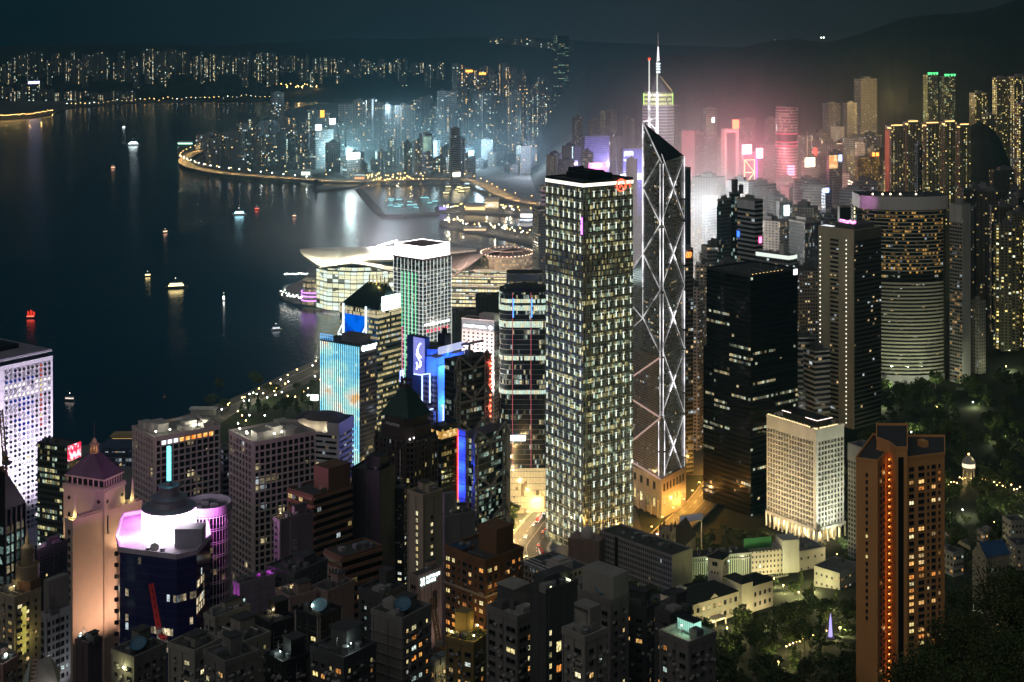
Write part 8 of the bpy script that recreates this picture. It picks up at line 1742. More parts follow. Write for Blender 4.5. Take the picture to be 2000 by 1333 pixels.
B=apt('white patched block with irregular dark openings at the bottom',328,380,432,1278,440,W_PALE,lit=.06,asp=1,bay=4.4,tanks=3,kinds=('yellow',));apt('dim grey block squeezed beside the white patched block',398,440,505,1300,408,W_GREY,lit=.05,tanks=3)
apt('slim twin shafted mauve stair tower before the blank stone wall',148,172,199,1262,505,plain('mauve_stair',(.16,.11,.13),.8),lit=0,L=False,Rr=False,tanks=2,ac=False,blocks=(('round_vent',-.7,-.1,-.6,.2,0,1.6,None),('round_vent',.2,.8,-.4,.4,0,1.2,None)))
B=apt('stepped cream block with a yellow lit balcony recess and ringed spire',-12,28,80,1172,562,W_CREAM,lit=.22,asp=1.0,bay=3.2,tanks=2,kinds=('yellow','warm'),blocks=(('brown_attic',-.2,1,.2,1,0,4.5,BROWN),));b=MB();x,y=B.wl*.1,B.wr*.3
for k,(r_,z0,z1)in enumerate(((4.4,4.5,10),(2.5,10,16.5))):
 n=7
 for i in range(n):zz=z0+(z1-z0)*i/n;b.lathe([(r_,zz),(r_,zz+(z1-z0)/n*.6),(r_-.35,zz+(z1-z0)/n*.62),(r_-.35,zz+(z1-z0)/n)],20,x,y)
b.lathe([(2.2,16.5),(1.0,17.5),(.8,20),(.3,21),(.1,25),(0,25.2)],12,x,y);q=b.build('ringed_spire',plain('spire_bronze',(.42,.34,.22),.5),B.root,(0,0,B.h));point_light('spire_lamp',(x,y-4,B.h+20),160,(1,.8,.6),B.root,.2)
b=MB();B.slab(b,'R',B.wr*.25,B.wr*.45,B.h-22,B.h-4,.03);b.build('recess_glow_panel',screen('yellow_recess',(.5,.42,.08),(.8,.7,.2),.7,.15),B.root);point_light('recess_lamp',B.pt('R',B.wr*.35,B.h-16,3),500,(1,.85,.25),B.root)  # flat glowing panel, the recess lamplight is put into it
B=apt('white gridded block with a penthouse left of the pink stone wall',77,88,138,1206,602,plain('white_grid_wall',(.50,.50,.52),.7),lit=.05,asp=.3,bay=2.4,wsz=(1.6,1.9),fl=3.3,kinds=('cool','cool'),tanks=2,ac=False,blocks=(('penthouse',-.9,.9,-.7,.9,0,14,W_GREY),));spot_light('wall_flood',B.pt('R',B.wr*.5,B.h-36,12),B.pt('R',B.wr*.5,B.h-12,0),4200,(.95,.95,1),90,B.root)
apt('dark ribbed block behind the white gridded block',60,72,132,1078,690,W_BLACK,lit=.03,asp=.3,tanks=3,ac=False)
B=apt('reddish corner block with a glaring roof lamp at the lower left corner',-30,6,36,1304,470,plain('reddish_render',(.42,.27,.24),.8),lit=.05,asp=1,tanks=1);point_light('roof_lamp',(B.wl*.4,-B.wr*.2,B.h+3),900,(.8,1,.85),B.root,.2);b=MB();b.sphere((B.wl*.4,-B.wr*.2,B.h+3),.5,8,5);b.bar((B.wl*.4,-B.wr*.2,B.h),(B.wl*.4,-B.wr*.2,B.h+3),.2,.2,1);b.build('roof_lamp_head',[emit('greenish_lamp',(.85,1,.9),14),STEEL],B.root)
T=thing('glass_canopy','pointed glass and canvas roof with a pink ribbed ridge at the lower left','canopy',(PX(78,455),455,PZ(1345,455)-2));z_=lambda py:PZ(py,455)-T.location.z;xx=lambda px:PX(px,455)-PX(78,455)
b=MB();b.face([(xx(40),-4,0),(xx(62),-5,0),(xx(56),2,z_(1290))]);b.build('glass_sail',plain('pale_green_glass',(.35,.42,.36),.3),T);b=MB();b.face([(xx(66),-5,0),(xx(122),-3,z_(1336)),(xx(112),3,z_(1318)),(xx(90),4,z_(1292)),(xx(68),2,z_(1296))]);b.face([(xx(40),-4,-9),(xx(122),-3,-9),(xx(122),-3,0.1),(xx(40),-4,0.1)]);b.build('canvas_roof',plain('grey_canvas',(.30,.28,.26),.8),T);b=MB()
for i in range(9):t_=i/8;b.bar((xx(64+6*t_)-.6,-5+7*(1-t_),z_(1294+46*t_)),(xx(64+6*t_)+.9,-5+7*(1-t_),z_(1294+46*t_)),.35)
b.build('ribbed_ridge',plain('pink_rib',(.5,.33,.30)),T);point_light('canopy_lamp',(xx(105),-6,z_(1325)),260,(1,.95,.85),T)
crane('derrick_crane','ochre lattice crane leaning between the pinkish sign tower and the ochre terrace',(PX(858,505),505,PZ(1300,505)),6,16,118,68,plain('crane_ochre',(.35,.2,.06)))
B=apt('cream shop house with lit windows squeezed beside the ochre terrace',838,848,876,1300,488,W_CREAM,lit=.5,asp=.4,tanks=1,head=False,kinds=('yellow','warm'));point_light('shop_lamp',B.pt('R',3,B.h-2,4),260,(1,.9,.5),B.root)
# trees
LEAF=[plain('leaf_dark',(.050,.085,.026),.7,var=.4,scale=.6,streak=False),plain('leaf_mid',(.085,.135,.036),.65,var=.4,scale=.6,streak=False),plain('leaf_olive',(.10,.12,.036),.7,var=.4,scale=.6,streak=False)]
BARK=plain('bark',(.07,.055,.04),.9)
def crown_into(b,RR,c,rad,nclump,nleaf,size,flat=.75,hole=.0):
 for k in range(nclump):
  while True:
   d=Vector((RR.uniform(-1,1),RR.uniform(-1,1),RR.uniform(-1,1)))
   if.25<d.length<1:break
  cc=Vector((c[0]+d.x*rad[0]*.85,c[1]+d.y*rad[1]*.85,c[2]+d.z*rad[2]*.85));cr=RR.uniform(.16,.34)*min(rad[0],rad[1]);m=RR.choice((0,0,1,2))
  for i in range(nleaf):
   v=Vector((RR.gauss(0,1),RR.gauss(0,1),RR.gauss(0,1)*flat));v=v.normalized()*cr*RR.random()**.4
   p=cc+v;n=(v.normalized()*.6+Vector((RR.gauss(0,.6),RR.gauss(0,.6),RR.gauss(.4,.6)))).normalized();a=n.orthogonal().normalized();a=Matrix.Rotation(RR.uniform(0,6.28),3,n)@a;e=n.cross(a);s=size*RR.uniform(.6,1.3)
   b.face([p-a*s,p-e*s*.55,p+a*s,p+e*s*.55],m if RR.random()<.8 else RR.randint(0,2))
def limbs_into(b,RR,h,spread,r0,n=5):
 top=Vector((RR.uniform(-.4,.4),RR.uniform(-.4,.4),h*.45));b.tube((0,0,-1.5),top,r0,r0*.65,7)
 for i in range(n):
  t=2*math.pi*i/n+RR.random();q=Vector((math.cos(t)*spread*RR.uniform(.4,.75),math.sin(t)*spread*RR.uniform(.4,.75),h*RR.uniform(.62,.85)));m=top.lerp(q,.5)+Vector((0,0,h*.04));b.tube(top,m,r0*.5,r0*.3,6);b.tube(m,q,r0*.3,r0*.1,5)
 b.tube(top,(0,0,h*.85),r0*.5,r0*.12,6)
PROTO=[]
def tree_proto(h,rad,ncl,nl,size,seed,shape='round'):
 RR=random.Random(seed);t=thing('tree','proto','tree');b=MB();limbs_into(b,RR,h,rad,h*.028);b.build('trunk',BARK,t);b=MB()
 if shape=='round':crown_into(b,RR,(0,0,h*.66),(rad,rad,h*.36),ncl,nl,size)
 elif shape=='tall':
  for k in range(5):crown_into(b,RR,(0,0,h*(.28+.15*k)),(rad*(1-.16*k),rad*(1-.16*k),h*.12),ncl//5,nl,size)
 b.build('crown',LEAF,t);return t
PROTO=[tree_proto(13,6.5,34,26,.75,1),tree_proto(16,8.0,44,26,.85,2),tree_proto(10,5.0,26,24,.65,3),tree_proto(19,4.2,40,22,.7,4,'tall'),tree_proto(14,7.5,30,28,.8,5)]
used=set()
def plant(x,y,label,group,k=None,s=1.0,z=None):
 k=R.randrange(len(PROTO))if k is None else k;z=(max(ground(x,y),3.5)if z is None else z)
 if k not in used:
  used.add(k);o=PROTO[k];o.location=(x,y,z);o.rotation_euler=(0,0,R.uniform(0,6.28));o.scale=(s,s,s);o['label']=label;o['group']=group;return o
 return dup(PROTO[k],(x,y,z),R.uniform(0,6.28),label,group,(s,s,s*R.uniform(.85,1.15)))
def grove(n,pxr,Yr,label,group,smin=.7,smax=1.2,z=None,seed=0,keep=None):
 RR=random.Random(seed);m=0;tries=0
 while m<n and tries<n*12:
  tries+=1;px=RR.uniform(*pxr);Y=RR.uniform(*Yr);x=PX(px,Y)
  if any((x-fx)**2+(Y-fy)**2<(fr+2)**2 for fx,fy,fr in FOOT):continue
  if keep and not keep(px,Y):continue
  plant(x,Y,label,group,None,RR.uniform(smin,smax),z);m+=1
for r_ in(ROAD_A,ROAD_B,ROAD_C):
 for p in r_:FOOT.append((p.x,p.y,15 if r_ is not ROAD_C else 7))
FOOT+=[(PX(1402,905),905,7),(PX(1304,1010),1010,8),(PX(1892,1180),1180,9),(PX(1460,880),880,20),(PX(1480,900),900,14),(PX(1500,1010),1010,24)]
grove(55,(1185,1670),(745,905),'dark broadleaf tree in the park around the white mansion','trees round the mansion',seed=1)
grove(36,(1230,1700),(600,745),'dark tree on the wooded slope below the mansion','trees on the slope below the mansion',seed=2,smin=.8,smax=1.3)
grove(72,(1640,2010),(1000,1470),'dark tree of the wooded park below the curved hotel','trees of the hillside park',seed=3,smin=.9,smax=1.5)
grove(18,(988,1066),(1130,1235),'tree of the gardens beside the bright road','garden trees beside the bright road',seed=4,smin=.6,smax=1.0)
grove(24,(1185,1400),(890,1110),'tree between the office slabs and the amber road','trees by the amber road',seed=5,smin=.6,smax=1.0)
grove(28,(405,660),(1490,1620),'tree of the lit waterfront park','trees of the waterfront park',seed=6,smin=.6,smax=1.05)
grove(22,(1850,2010),(800,1000),'tree at the right edge above the lit paths','trees at the right edge',seed=7,smin=.6,smax=1.0)
grove(16,(1500,1665),(860,1030),'tree round the low houses before the white hotel','trees before the white hotel',seed=19,smin=.5,smax=.9)
grove(10,(1385,1500),(905,985),'tree between the ribbed office slab and the mansion','trees behind the mansion',seed=8,smin=.7,smax=1.0)
def woodland(n,pxr,Yr,seed):
 RR=random.Random(seed);b=MB();m=0
 while m<n:
  px,Y=RR.uniform(*pxr),RR.uniform(*Yr);x=PX(px,Y)
  if any((x-fx)**2+(Y-fy)**2<(fr+1)**2 for fx,fy,fr in FOOT):continue
  h=RR.uniform(5,11);crown_into(b,RR,(x,Y,max(ground(x,Y),3.5)+h*.55),(h*.62,h*.62,h*.45),9,15,.95);m+=1
 tag(b.build('woodland',LEAF),kind='stuff')
woodland(190,(1630,2010),(1000,1480),71);woodland(110,(1200,1690),(600,890),72);woodland(46,(1325,1500),(985,1130),74);woodland(30,(1850,2010),(780,1000),73)
plant(PX(1052,990),990,'single leafy tree lit from below at the road fork','road fork tree',1,.9)
plant(PX(1313,850),850,'tall narrow tree before the mansion porch','narrow trees at the mansion',3,.9);plant(PX(1473,845),845,'tall narrow ivy covered tree beside the mansion wing','narrow trees at the mansion',3,.85)
for k,(px,py,Y,rad,lab)in enumerate(((1975,1180,226,8.5,'tall dark tree with twiggy top at the right edge'),(1885,1270,206,7.5,'large dark leafy tree left of the twiggy one'),(1800,1345,190,6.0,'lowest dark leafy tree beside the foot of the salmon tower'),(1985,1330,185,8.0,'broad dark leafy tree in the lower right corner'),(1905,1400,168,7.0,'dark leafy tree at the bottom edge near the corner'))):
 RR=random.Random(40+k);x,zc=PX(px,Y),PZ(py,Y);gz_=min(ground(x,Y),zc-8)-2;t=thing('tree',lab,'tree',(x,Y,gz_),0,'near trees lower right');hc=zc-gz_
 b=MB();top=Vector((0,0,hc*.5));b.tube((0,0,-2),top,.5,.36,8)
 for i in range(9):
  a_=2*math.pi*i/9+RR.random();q=Vector((math.cos(a_)*rad*RR.uniform(.5,.95),math.sin(a_)*rad*RR.uniform(.5,.95),hc+rad*RR.uniform(-.3,.75)));m=top.lerp(q,.55)+Vector((0,0,rad*.12));b.tube(top,m,.24,.13,6);b.tube(m,q,.13,.03,5)
  for j in range(5):d=q+Vector((RR.gauss(0,1.3),RR.gauss(0,1.3),RR.gauss(.6,1.2)));b.tube(m.lerp(q,RR.uniform(.3,1)),d,.05,.012,4)
 b.build('trunk',BARK,t);b=MB();crown_into(b,RR,(0,0,hc),(rad,rad,rad*.8),130,85,.20,.6);crown_into(b,RR,(0,0,hc-rad*.2),(rad*.8,rad*.8,rad*.6),40,60,.26,.6);b.build('crown',LEAF,t)
grove(7,(1560,1760),(380,520),'dark tree on the near slope before the salmon tower','trees on the near slope',seed=9,smin=.9,smax=1.2,keep=lambda px,Y:px<1660 or Y<450)
# lamps
HEADW=emit('sodium_lamp_head',(1,.58,.18),22);HEADC=emit('white_lamp_head',(.95,1,.9),22)
def lamp_mesh(h,mat,size=.5):
 b=MB();b.tube((0,0,0),(0,0,h),.12,.08,6);b.bar((0,0,h),(1.4,0,h+.25),.1);b.box(1.2,2.4,-size/2,size/2,h+.1,h+.1+size*.6,1);b.box(1.1,2.5,-size/2-.05,size/2+.05,h+.12+size*.6,h+.3+size*.6);return b.mesh('street_lamp',[DSTEEL,mat])
LMW,LMC,LML=lamp_mesh(9,HEADW),lamp_mesh(9,HEADC),None
b=MB();b.tube((0,0,0),(0,0,4.2),.08,n=6);b.sphere((0,0,4.5),.34,8,5,1);LGW=b.mesh('globe_lamp',[DSTEEL,HEADW]);b=MB();b.tube((0,0,0),(0,0,4.2),.08,n=6);b.sphere((0,0,4.5),.34,8,5,1);LGC=b.mesh('globe_lamp',[DSTEEL,HEADC])
NAMES=(('expressway','highway_lamp'),('promenade','promenade_lamp'),('park path','path_lamp'),('winding','path_lamp'),('park','park_lamp'),('quay','quay_lamp'),('pier','pier_lamp'),('strip','quay_lamp'),('far','shore_lamp'),('shore','shore_lamp'),('mansion','garden_lamp'),('ridge','ridge_lamp'))
def lamp(me,p,rz,label,group,power=0,col=(1,.62,.22),s=1.0,name=None,lift=0):
 name=name or next((n for k,n in NAMES if k in group),'street_lamp')
 o=link_mesh(name,me,None,p,(0,0,rz),(s,s,s));tag(o,label,'lamp',group)
 if power:point_light('lamp_light',(1.7,-.5,8.3)if me in(LMW,LMC)else(.5,-.5,3.9+lift),power,col,o,.4)if 'expressway' not in group else street_spot((1.9,0,8.9),power,col,o)
 return o
def along(P,step):
 out=[];acc=0;last=P[0]
 for a,c in zip(P,P[1:]):
  L=(c-a).length;d=(c-a)/max(L,1e-6);t=step-acc if acc else 0
  while t<L:out.append((a+d*t,math.atan2(d.y,d.x)));t+=step
  acc=(acc+L)%step
 return out
for i,(p,a)in enumerate(along(EXPR,62)):lamp(LMW,p+Vector((math.sin(a)*15,-math.cos(a)*15,0)),a+math.pi/2,'sodium street lamp along the elevated expressway','lamps of the elevated expressway',46000,s=1.9)
for i,(p,a)in enumerate(along(PROM,46)):lamp(LGC,p+Vector((0,-3,0)),0,'white lamp along the far seaside promenade','lamps of the far promenade',1500 if i%4==0 else 0,(.85,1,.95),3.0)
for i,(p,a)in enumerate(along(ROAD_A,24)):lamp(LMW,p+Vector((math.sin(a)*13,-math.cos(a)*13,0)),a+math.pi/2,'sodium street lamp along the bright road beside the square tower','lamps of the bright road',21000,(1,.66,.26))
for i,(p,a)in enumerate(along(ROAD_B,26)):lamp(LMW,p+Vector((math.sin(a)*10.5,-math.cos(a)*10.5,0)),a+math.pi/2,'sodium street lamp along the amber flyover','lamps of the amber flyover',22000,(1,.46,.08))
for i,(p,a)in enumerate(along(ROAD_C,28)):lamp(LMW,p+Vector((math.sin(a)*5.5,-math.cos(a)*5.5,0)),a+math.pi/2,'street lamp along the drive below the white hotel','lamps of the hotel drive',5000,(1,.82,.4))
for i,(p,a)in enumerate(along(CANYON,55)):lamp(LMC if i%2 else LMW,p+Vector((14 if i%2 else-14,0,0)),math.pi if i%2 else 0,'street lamp in the glowing street canyon behind the braced tower','lamps of the glowing street',60000,(1,.86,.66),1.4)
for i,(p,a)in enumerate(along(ROAD_D,22)):lamp(LGW if i%3 else LGC,p+Vector((R.uniform(-4,4),R.uniform(-4,4),0)),0,'globe lamp along the waterfront promenade','lamps of the waterfront promenade',900 if i%3==0 else 0,(1,.8,.42),1.6)
RR=random.Random(21)
for i in range(34):
 px,py=RR.uniform(440,640),0;py=lerp_tab([(440,830),(520,800),(640,760)],px)+RR.uniform(-28,26);p=at(px,py,3.6);lamp(LGC if RR.random()<.5 else LGW,p,0,'globe lamp in the lit waterfront park','lamps of the waterfront park',1100 if i%3==0 else 0,(.95,1,.6),1.7)
for i in range(44):
 t=i/44;px=548+120*t;py=586+10*math.sin(t*2.5)-16*max(0,.4-t)*RR.choice((0,1,2));lamp(LGC,at(px,py,3.6),0,'small white lamp on the exhibition centre quay','lamps of the exhibition quay',0,s=1.8)
for i in range(20):lamp(LGC,at(556+i*2.3,545+RR.uniform(-1,1),3.6),0,'small white lamp on the far corner of the exhibition quay','lamps of the exhibition quay',0,s=1.7)
for i in range(60):
 px=RR.uniform(858,1060);py=lerp_tab([(858,411),(960,409),(1060,425)],px)+RR.uniform(-4,5);lamp(LGW if RR.random()<.7 else LGC,at(px,py,3.6),0,'warm lamp on the brightly lit piers','lamps of the lit piers',9000 if i%6==0 else 0,(1,.82,.5),2.4)
for i in range(50):
 px=RR.uniform(862,1056);py=lerp_tab([(862,438),(960,449),(1056,466)],px)+RR.uniform(-3,6);lamp(LGW if RR.random()<.6 else LGC,at(px,py,3.6),0,'lamp on the lit strip of reclaimed land','lamps of the reclaimed strip',7000 if i%6==0 else 0,(1,.8,.5),2.2)
for i in range(44):
 px=RR.uniform(716,830);py=RR.uniform(346,362);lamp(LGW,at(px,py,3.6),0,'warm lamp on the near shore interchange','lamps of the shore interchange',5000 if i%8==0 else 0,(1,.66,.25),2.4)
for i in range(46):
 px=-10+i*2.5;yy=lerp_tab([(0,232),(60,229),(122,216)],px);lamp(LGW,at(px,yy+RR.uniform(-2,1),3.6),0,'amber lamp on the cruise pier at the far left','lamps of the cruise pier',7000 if i%9==0 else 0,(1,.6,.15),2.6)
for i in range(48):
 px=130+i*9.0;yy=lerp_tab([(60,217),(122,212),(260,201),(420,196),(560,192)],px);lamp(LGW if RR.random()<.7 else LGC,at(px,yy+RR.uniform(-3,1),4),0,'shore lamp along the far side of the harbour','lamps of the far shore',0,s=RR.uniform(2.2,3.6))
for i in range(22):
 px=RR.uniform(540,620);lamp(LGW,at(px,RR.uniform(168,181),30),0,'bright lamp in the cluster of orange lights on the far shore','lamps of the orange far cluster',60000 if i%9==0 else 0,(1,.6,.25),5.0)
for px,py in((1445,1150),(1512,1135),(1530,1148),(1340,1120),(1262,1085),(1470,1215),(1420,1230),(1620,1180),(1640,1230),(1380,1290),(1520,1300),(1560,1160),(1588,1148),(1600,1128),(1300,1150),(1230,1130),(1215,1100),(1395,1245)):p=onground(px,py,4);lamp(LGW,p,0,'garden lamp among the trees round the mansion','garden lamps round the mansion',9000,(1,.9,.4),1.1)
for i in range(14):
 px=1536+i*6.5;py=1262-i*2.6+RR.uniform(-3,3);lamp(LGW,onground(px,py,4.5),0,'garden lamp along the winding path below the mansion','lamps of the winding path',1800 if i%3==0 else 0,(1,.8,.32),.9)
for i in range(26):
 px=1852+i*5.6;py=945-8*math.sin(i*.2)+RR.uniform(-4,5);lamp(LGW,onground(px,py,4.5),0,'fairy lamp along the park path beside the lookout','lamps of the park path',2500 if i%6==0 else 0,(1,.85,.4),1.0)
for i in range(18):
 px=RR.uniform(1915,2000);py=RR.uniform(1018,1046);lamp(LGW if RR.random()<.6 else LGC,onground(px,py,4.5),0,'lamp near the pale houses at the right edge','lamps at the right edge',2500 if i%6==0 else 0,(1,.95,.6),1.0)
for px,py in((1514,91),(1604,85),(1609,85)):lamp(LGC,(PX(px,4690),4690,PZ(py,4690)),0,'lone white lamp on the dark ridge','lamps on the ridge',0,s=4)
for px,py in((1720,790),(1830,800),(1900,790),(1950,860),(1780,850),(1880,1000),(1930,1120),(1985,1000),(1760,930),(1965,720)):lamp(LGC if px%3 else LGW,onground(px,py,4),0,'lamp under the trees of the hillside park','lamps under the hillside trees',7000,(.95,1,.55),1.2,'park_lamp')
b=MB();b.lathe([(2.2,0),(2.0,.6),(1.2,.9)],14);b.lathe([(1.0,.9),(.5,9),(.05,12)],10,m=1);tag(b.build('fountain',[CONC,emit('violet_water_jet',(.45,.38,1),1.2)],None,(PX(1622,716),716,PZ(1243,716)-1)),'violet lit fountain jet among the trees below the mansion','fountain')
# cars
def car_proto(col,nm,big=False):
 t=thing('bus' if big else 'car',nm,'bus' if big else 'car');L,w,h=(11,2.5,4.0)if big else(4.5,1.8,1.45);pm=plain('car_paint_'+nm.split()[0],col,.3);b=MB()
 if big:b.box(-L/2,L/2,-w/2,w/2,.4,h)
 else:
  b.box(-L/2,L/2,-w/2,w/2,.35,.85);b.prism([(-L*.38,-w*.44),(L*.2,-w*.44),(L*.2,w*.44),(-L*.38,w*.44)],.85,h)
 b.build('body',pm,t);b=MB()
 for z0,z1 in((1.3,2.0),(2.7,3.4))if big else((.92,1.3),):b.box(-L*(.48 if big else.36),L*(.48 if big else.19),-w*.5-.02 if big else-w*.45,w*.5+.02 if big else w*.45,z0,z1)
 b.build('windows',emit('bus_window',(1,.95,.8),1.0)if big else GLASS_D,t)
 for x in(-L*.32,L*.32):
  for y in(-w/2,w/2):b=MB();b.tube((x,y-.1,.34),(x,y+.1,.34),.34,n=12);b.build('wheel',BLACK,t)
 for y in(-w*.36,w*.36):b=MB();b.box(L/2,L/2+.08,y-.2,y+.2,.6,.8);b.build('headlight',emit('headlight',(1,.95,.8),25),t);b=MB();b.box(-L/2-.08,-L/2,y-.2,y+.2,.65,.85);b.build('tail_light',emit('tail_light',(1,.05,.02),12),t)
 return t
CP=[car_proto((.35,.03,.03),'red taxi on the bright road'),car_proto((.5,.5,.5),'silver car on the bright road'),car_proto((.03,.03,.03),'black car on the bright road'),car_proto((.45,.04,.03),'red double decked bus on the bright road',True)]
uc=set();RR=random.Random(5)
def drive(P,n,lab,grp,half):
 for i in range(n):
  k=RR.uniform(1,len(P)-2);a=int(k);p=P[a].lerp(P[a+1],k-a);d=(P[a+1]-P[a]).normalized();side=RR.choice((-1,1));s=Vector((d.y,-d.x,0))*side*RR.uniform(.25,.75)*half;j=RR.choice((0,0,1,1,2,2,3));L=('red car','silver car','black car','red double decked bus')[j]+lab
  rz=math.atan2(d.y,d.x)+(math.pi if side<0 else 0);p=p+s+Vector((0,0,.45))
  if j not in uc:uc.add(j);o=CP[j];o.location=p;o.rotation_euler=(0,0,rz);o['label']=L;o['group']=grp+(' buses' if j==3 else ' cars')
  else:dup(CP[j],p,rz,L,grp+(' buses' if j==3 else ' cars'))
drive(ROAD_A,16,' on the bright road beside the square tower','bright road',14);drive(ROAD_B,10,' on the amber flyover','amber flyover',10);drive(CANYON,14,' in the glowing street','glowing street',18)
for p in CP:
 if CP.index(p)not in uc:drive_ok=False
# boats
HULLD=plain('hull_dark',(.03,.03,.035),.4);HULLW=plain('hull_white',(.55,.55,.55),.4)
def boat(lab,px,py,L,az,hull,lights,decks=1,mast=True,sail=None,name='boat',group=None,bright=1.0):
 x,y,_=at(px,py,0);t=thing(name,lab,'ferry' if name=='ferry' else 'boat',(x,y,0),D2R(az),group);w=L*.2;b=MB();n=6
 P=[(-L/2,-w*.42),(L*.22,-w/2),(L*.40,-w*.3),(L/2,0),(L*.40,w*.3),(L*.22,w/2),(-L/2,w*.42)];h=L*.07+.6
 b.prism([(q[0]*.96,q[1]*.85)for q in P],-.4,h*.5,0);b.prism(P,h*.5,h,0,0);b.build('hull',hull,t);z=h
 for k in range(decks):
  c=.78-.14*k;hh=2.5;b=MB();b.box(-L*.45*c,L*.38*c,-w*.38,w*.38,z,z+hh);b.build('cabin',HULLW,t);q=MB();q.box(-L*.45*c-.04,L*.38*c+.04,-w*.38-.05,w*.38+.05,z+.7,z+1.8);q.build('lit_windows',lights,t);z+=hh;b=MB();b.box(-L*.46*c,L*.40*c,-w*.42,w*.42,z,z+.18);b.build('deck_roof',HULLW,t);z+=.18
 if mast:b=MB();b.tube((-L*.05,0,z),(-L*.05,0,z+L*.14+2),.12,n=6);b.build('mast',STEEL,t);b=MB();b.sphere((-L*.05,0,z+L*.14+2),.3+L*.006,6,4);b.build('mast_lamp',WHITE_L,t)
 if sail:
  for xs_,s_ in((-.22,.8),(.05,1.0),(.3,.7)):b=MB();hh=L*.55*s_;b.prism([(L*xs_-L*.1,-.12),(L*xs_+L*.1,-.12),(L*xs_+L*.1,.12),(L*xs_-L*.1,.12)],z,0,0,None,None,True,True,tops=[z+hh,z+hh*.7,z+hh*.7,z+hh]);b.build('sail',sail,t)
 return t
BW=emit('boat_white',(.8,.97,1),9);BY=emit('boat_yellow',(1,.78,.32),7);BR=emit('boat_red',(1,.08,.04),5);BO=emit('boat_orange',(1,.5,.3),5)
boat('large white lit ferry far out on the dark harbour',261,284,46,10,HULLW,BW,3,name='ferry');boat('blue white lit ferry in mid harbour',468,420,30,12,HULLW,emit('boat_cyan',(.4,.85,1),8),2,name='ferry');boat('long two decked ferry with yellow lit windows',345,563,34,16,HULLD,BY,2,name='ferry');boat('bright white launch heading to the camera',437,587,12,-80,HULLW,emit('launch_white',(.95,1,.92),16),2);boat('tug with a yellow deck light',289,540,11,10,HULLD,BY,1)
boat('sailing junk with red lit sails at the left edge',60,622,14,8,HULLD,BR,1,False,emit('red_sail_glow',(1,.05,.02),.8));boat('grey patrol boat near the exhibition quay',540,645,14,15,HULLW,emit('dim_boat',(.8,.9,1),1.6),1);boat('dark tug beside the round window tower',135,783,13,170,HULLD,emit('dim_boat2',(1,.8,.7),1.2),1);boat('small boat with red lights in mid harbour',502,410,12,30,HULLD,BR,1);boat('small boat with a warm light near the lit water',575,424,11,40,HULLD,BO,1);boat('small boat with a warm light left of the ferries',323,455,13,60,HULLD,BO,1);boat('faint orange lit boat far to the left',221,329,14,30,HULLD,BO,1);boat('faint white lit boat farthest out',242,250,16,20,HULLD,BW,1)
b=MB();b.lathe([(1.6,-.4),(1.7,.7),(1.2,.9),(.35,1.1),(.25,3.6),(0,4)],10);t=tag(b.build('buoy',plain('buoy_orange',(.4,.16,.05)),None,at(321,776,0)),'orange buoy floating alone on the dark water','buoy')
RR=random.Random(14)
for i in range(16):boat('small moored yacht with cyan lit rigging in the typhoon shelter',RR.uniform(752,852),RR.uniform(386,411),RR.uniform(12,20),RR.uniform(-40,40),HULLW,emit('yacht_cyan',(.25,.85,.95),3.5),1,group='yachts of the typhoon shelter')
for i in range(8):boat('moored boat with a warm lamp in the far basin',RR.uniform(870,960),RR.uniform(364,386),RR.uniform(12,20),RR.uniform(-40,40),HULLD,BY,1,group='boats of the far basin')
# waterfront sheds and piers
def shed(lab,xl,xr,py,depth,h,mat,name='pier_shed',lit=None,roof=WHITEP,z=3.5):
 Y=GY(py,z);t=thing(name,lab,'building',(PX((xl+xr)/2,Y),Y,z));w=PX(xr,Y)-PX(xl,Y);b=MB();b.box(-w/2,w/2,0,depth,0,h);b.build('wall',mat,t);b=MB();b.box(-w/2-1.5,w/2+1.5,-1.5,depth+1.5,h,h+.8);b.box(-w/2+2,w/2-2,2,depth-2,h+.8,h+2);b.build('roof',roof,t)
 if lit:b=MB();b.box(-w/2+.5,w/2-.5,-.12,-.02,h*.2,h*.75);b.build('lit_front',lit,t)
 return t
amber=facade('amber_front',Wall=(.4,.3,.15),Glass=(.3,.2,.1),W=4,H=5,Fx=.08,Fy0=.1,Fy1=.9,Lit=.9,Row=.8,WarmP=1,Warm=(1,.72,.3),Strength=2.2)
t=shed('long cream floodlit pier building on the lit pier',908,948,413,26,12,plain('cream_pier',(.55,.45,.28)),lit=emit('amber_pier_front',(1,.72,.32),1.8));shed('taller cream floodlit building at the inner end of the lit pier',946,974,410,26,22,plain('cream_pier',(.55,.45,.28)),lit=emit('pale_amber_front',(1,.82,.5),1.3));shed('violet lit pavilion at the outer tip of the lit pier',857,872,412,20,11,plain('violet_pav',(.3,.25,.5)),lit=emit('violet_front',(.45,.35,1),1.6))
shed('bright white canopy shed on the reclaimed strip',1016,1052,428,40,14,plain('white_shed',(.6,.6,.6)),lit=emit('white_front',(1,.98,.95),2.0));shed('low warm lit shed on the reclaimed strip',905,950,452,16,6,plain('warm_shed',(.5,.4,.3)),lit=emit('warm_front',(1,.7,.4),1.4));shed('green roofed lit ferry pier at the far point',347,376,283,30,8,plain('green_shed',(.3,.5,.42)),lit=emit('green_white_front',(.5,1,.75),2.6));shed('orange lit toll canopy beside the expressway',692,712,352,24,10,plain('toll',(.5,.4,.3)),lit=emit('toll_front',(1,.5,.25),1.4));shed('low lit shed under the expressway with a bright front',588,606,345,20,16,plain('toll2',(.4,.42,.4)),lit=emit('toll_front2',(.85,1,.75),2.2))
shed('white roofed walkway shed at the park edge by the water',372,420,812,7,6,plain('walkway',(.4,.4,.38)))
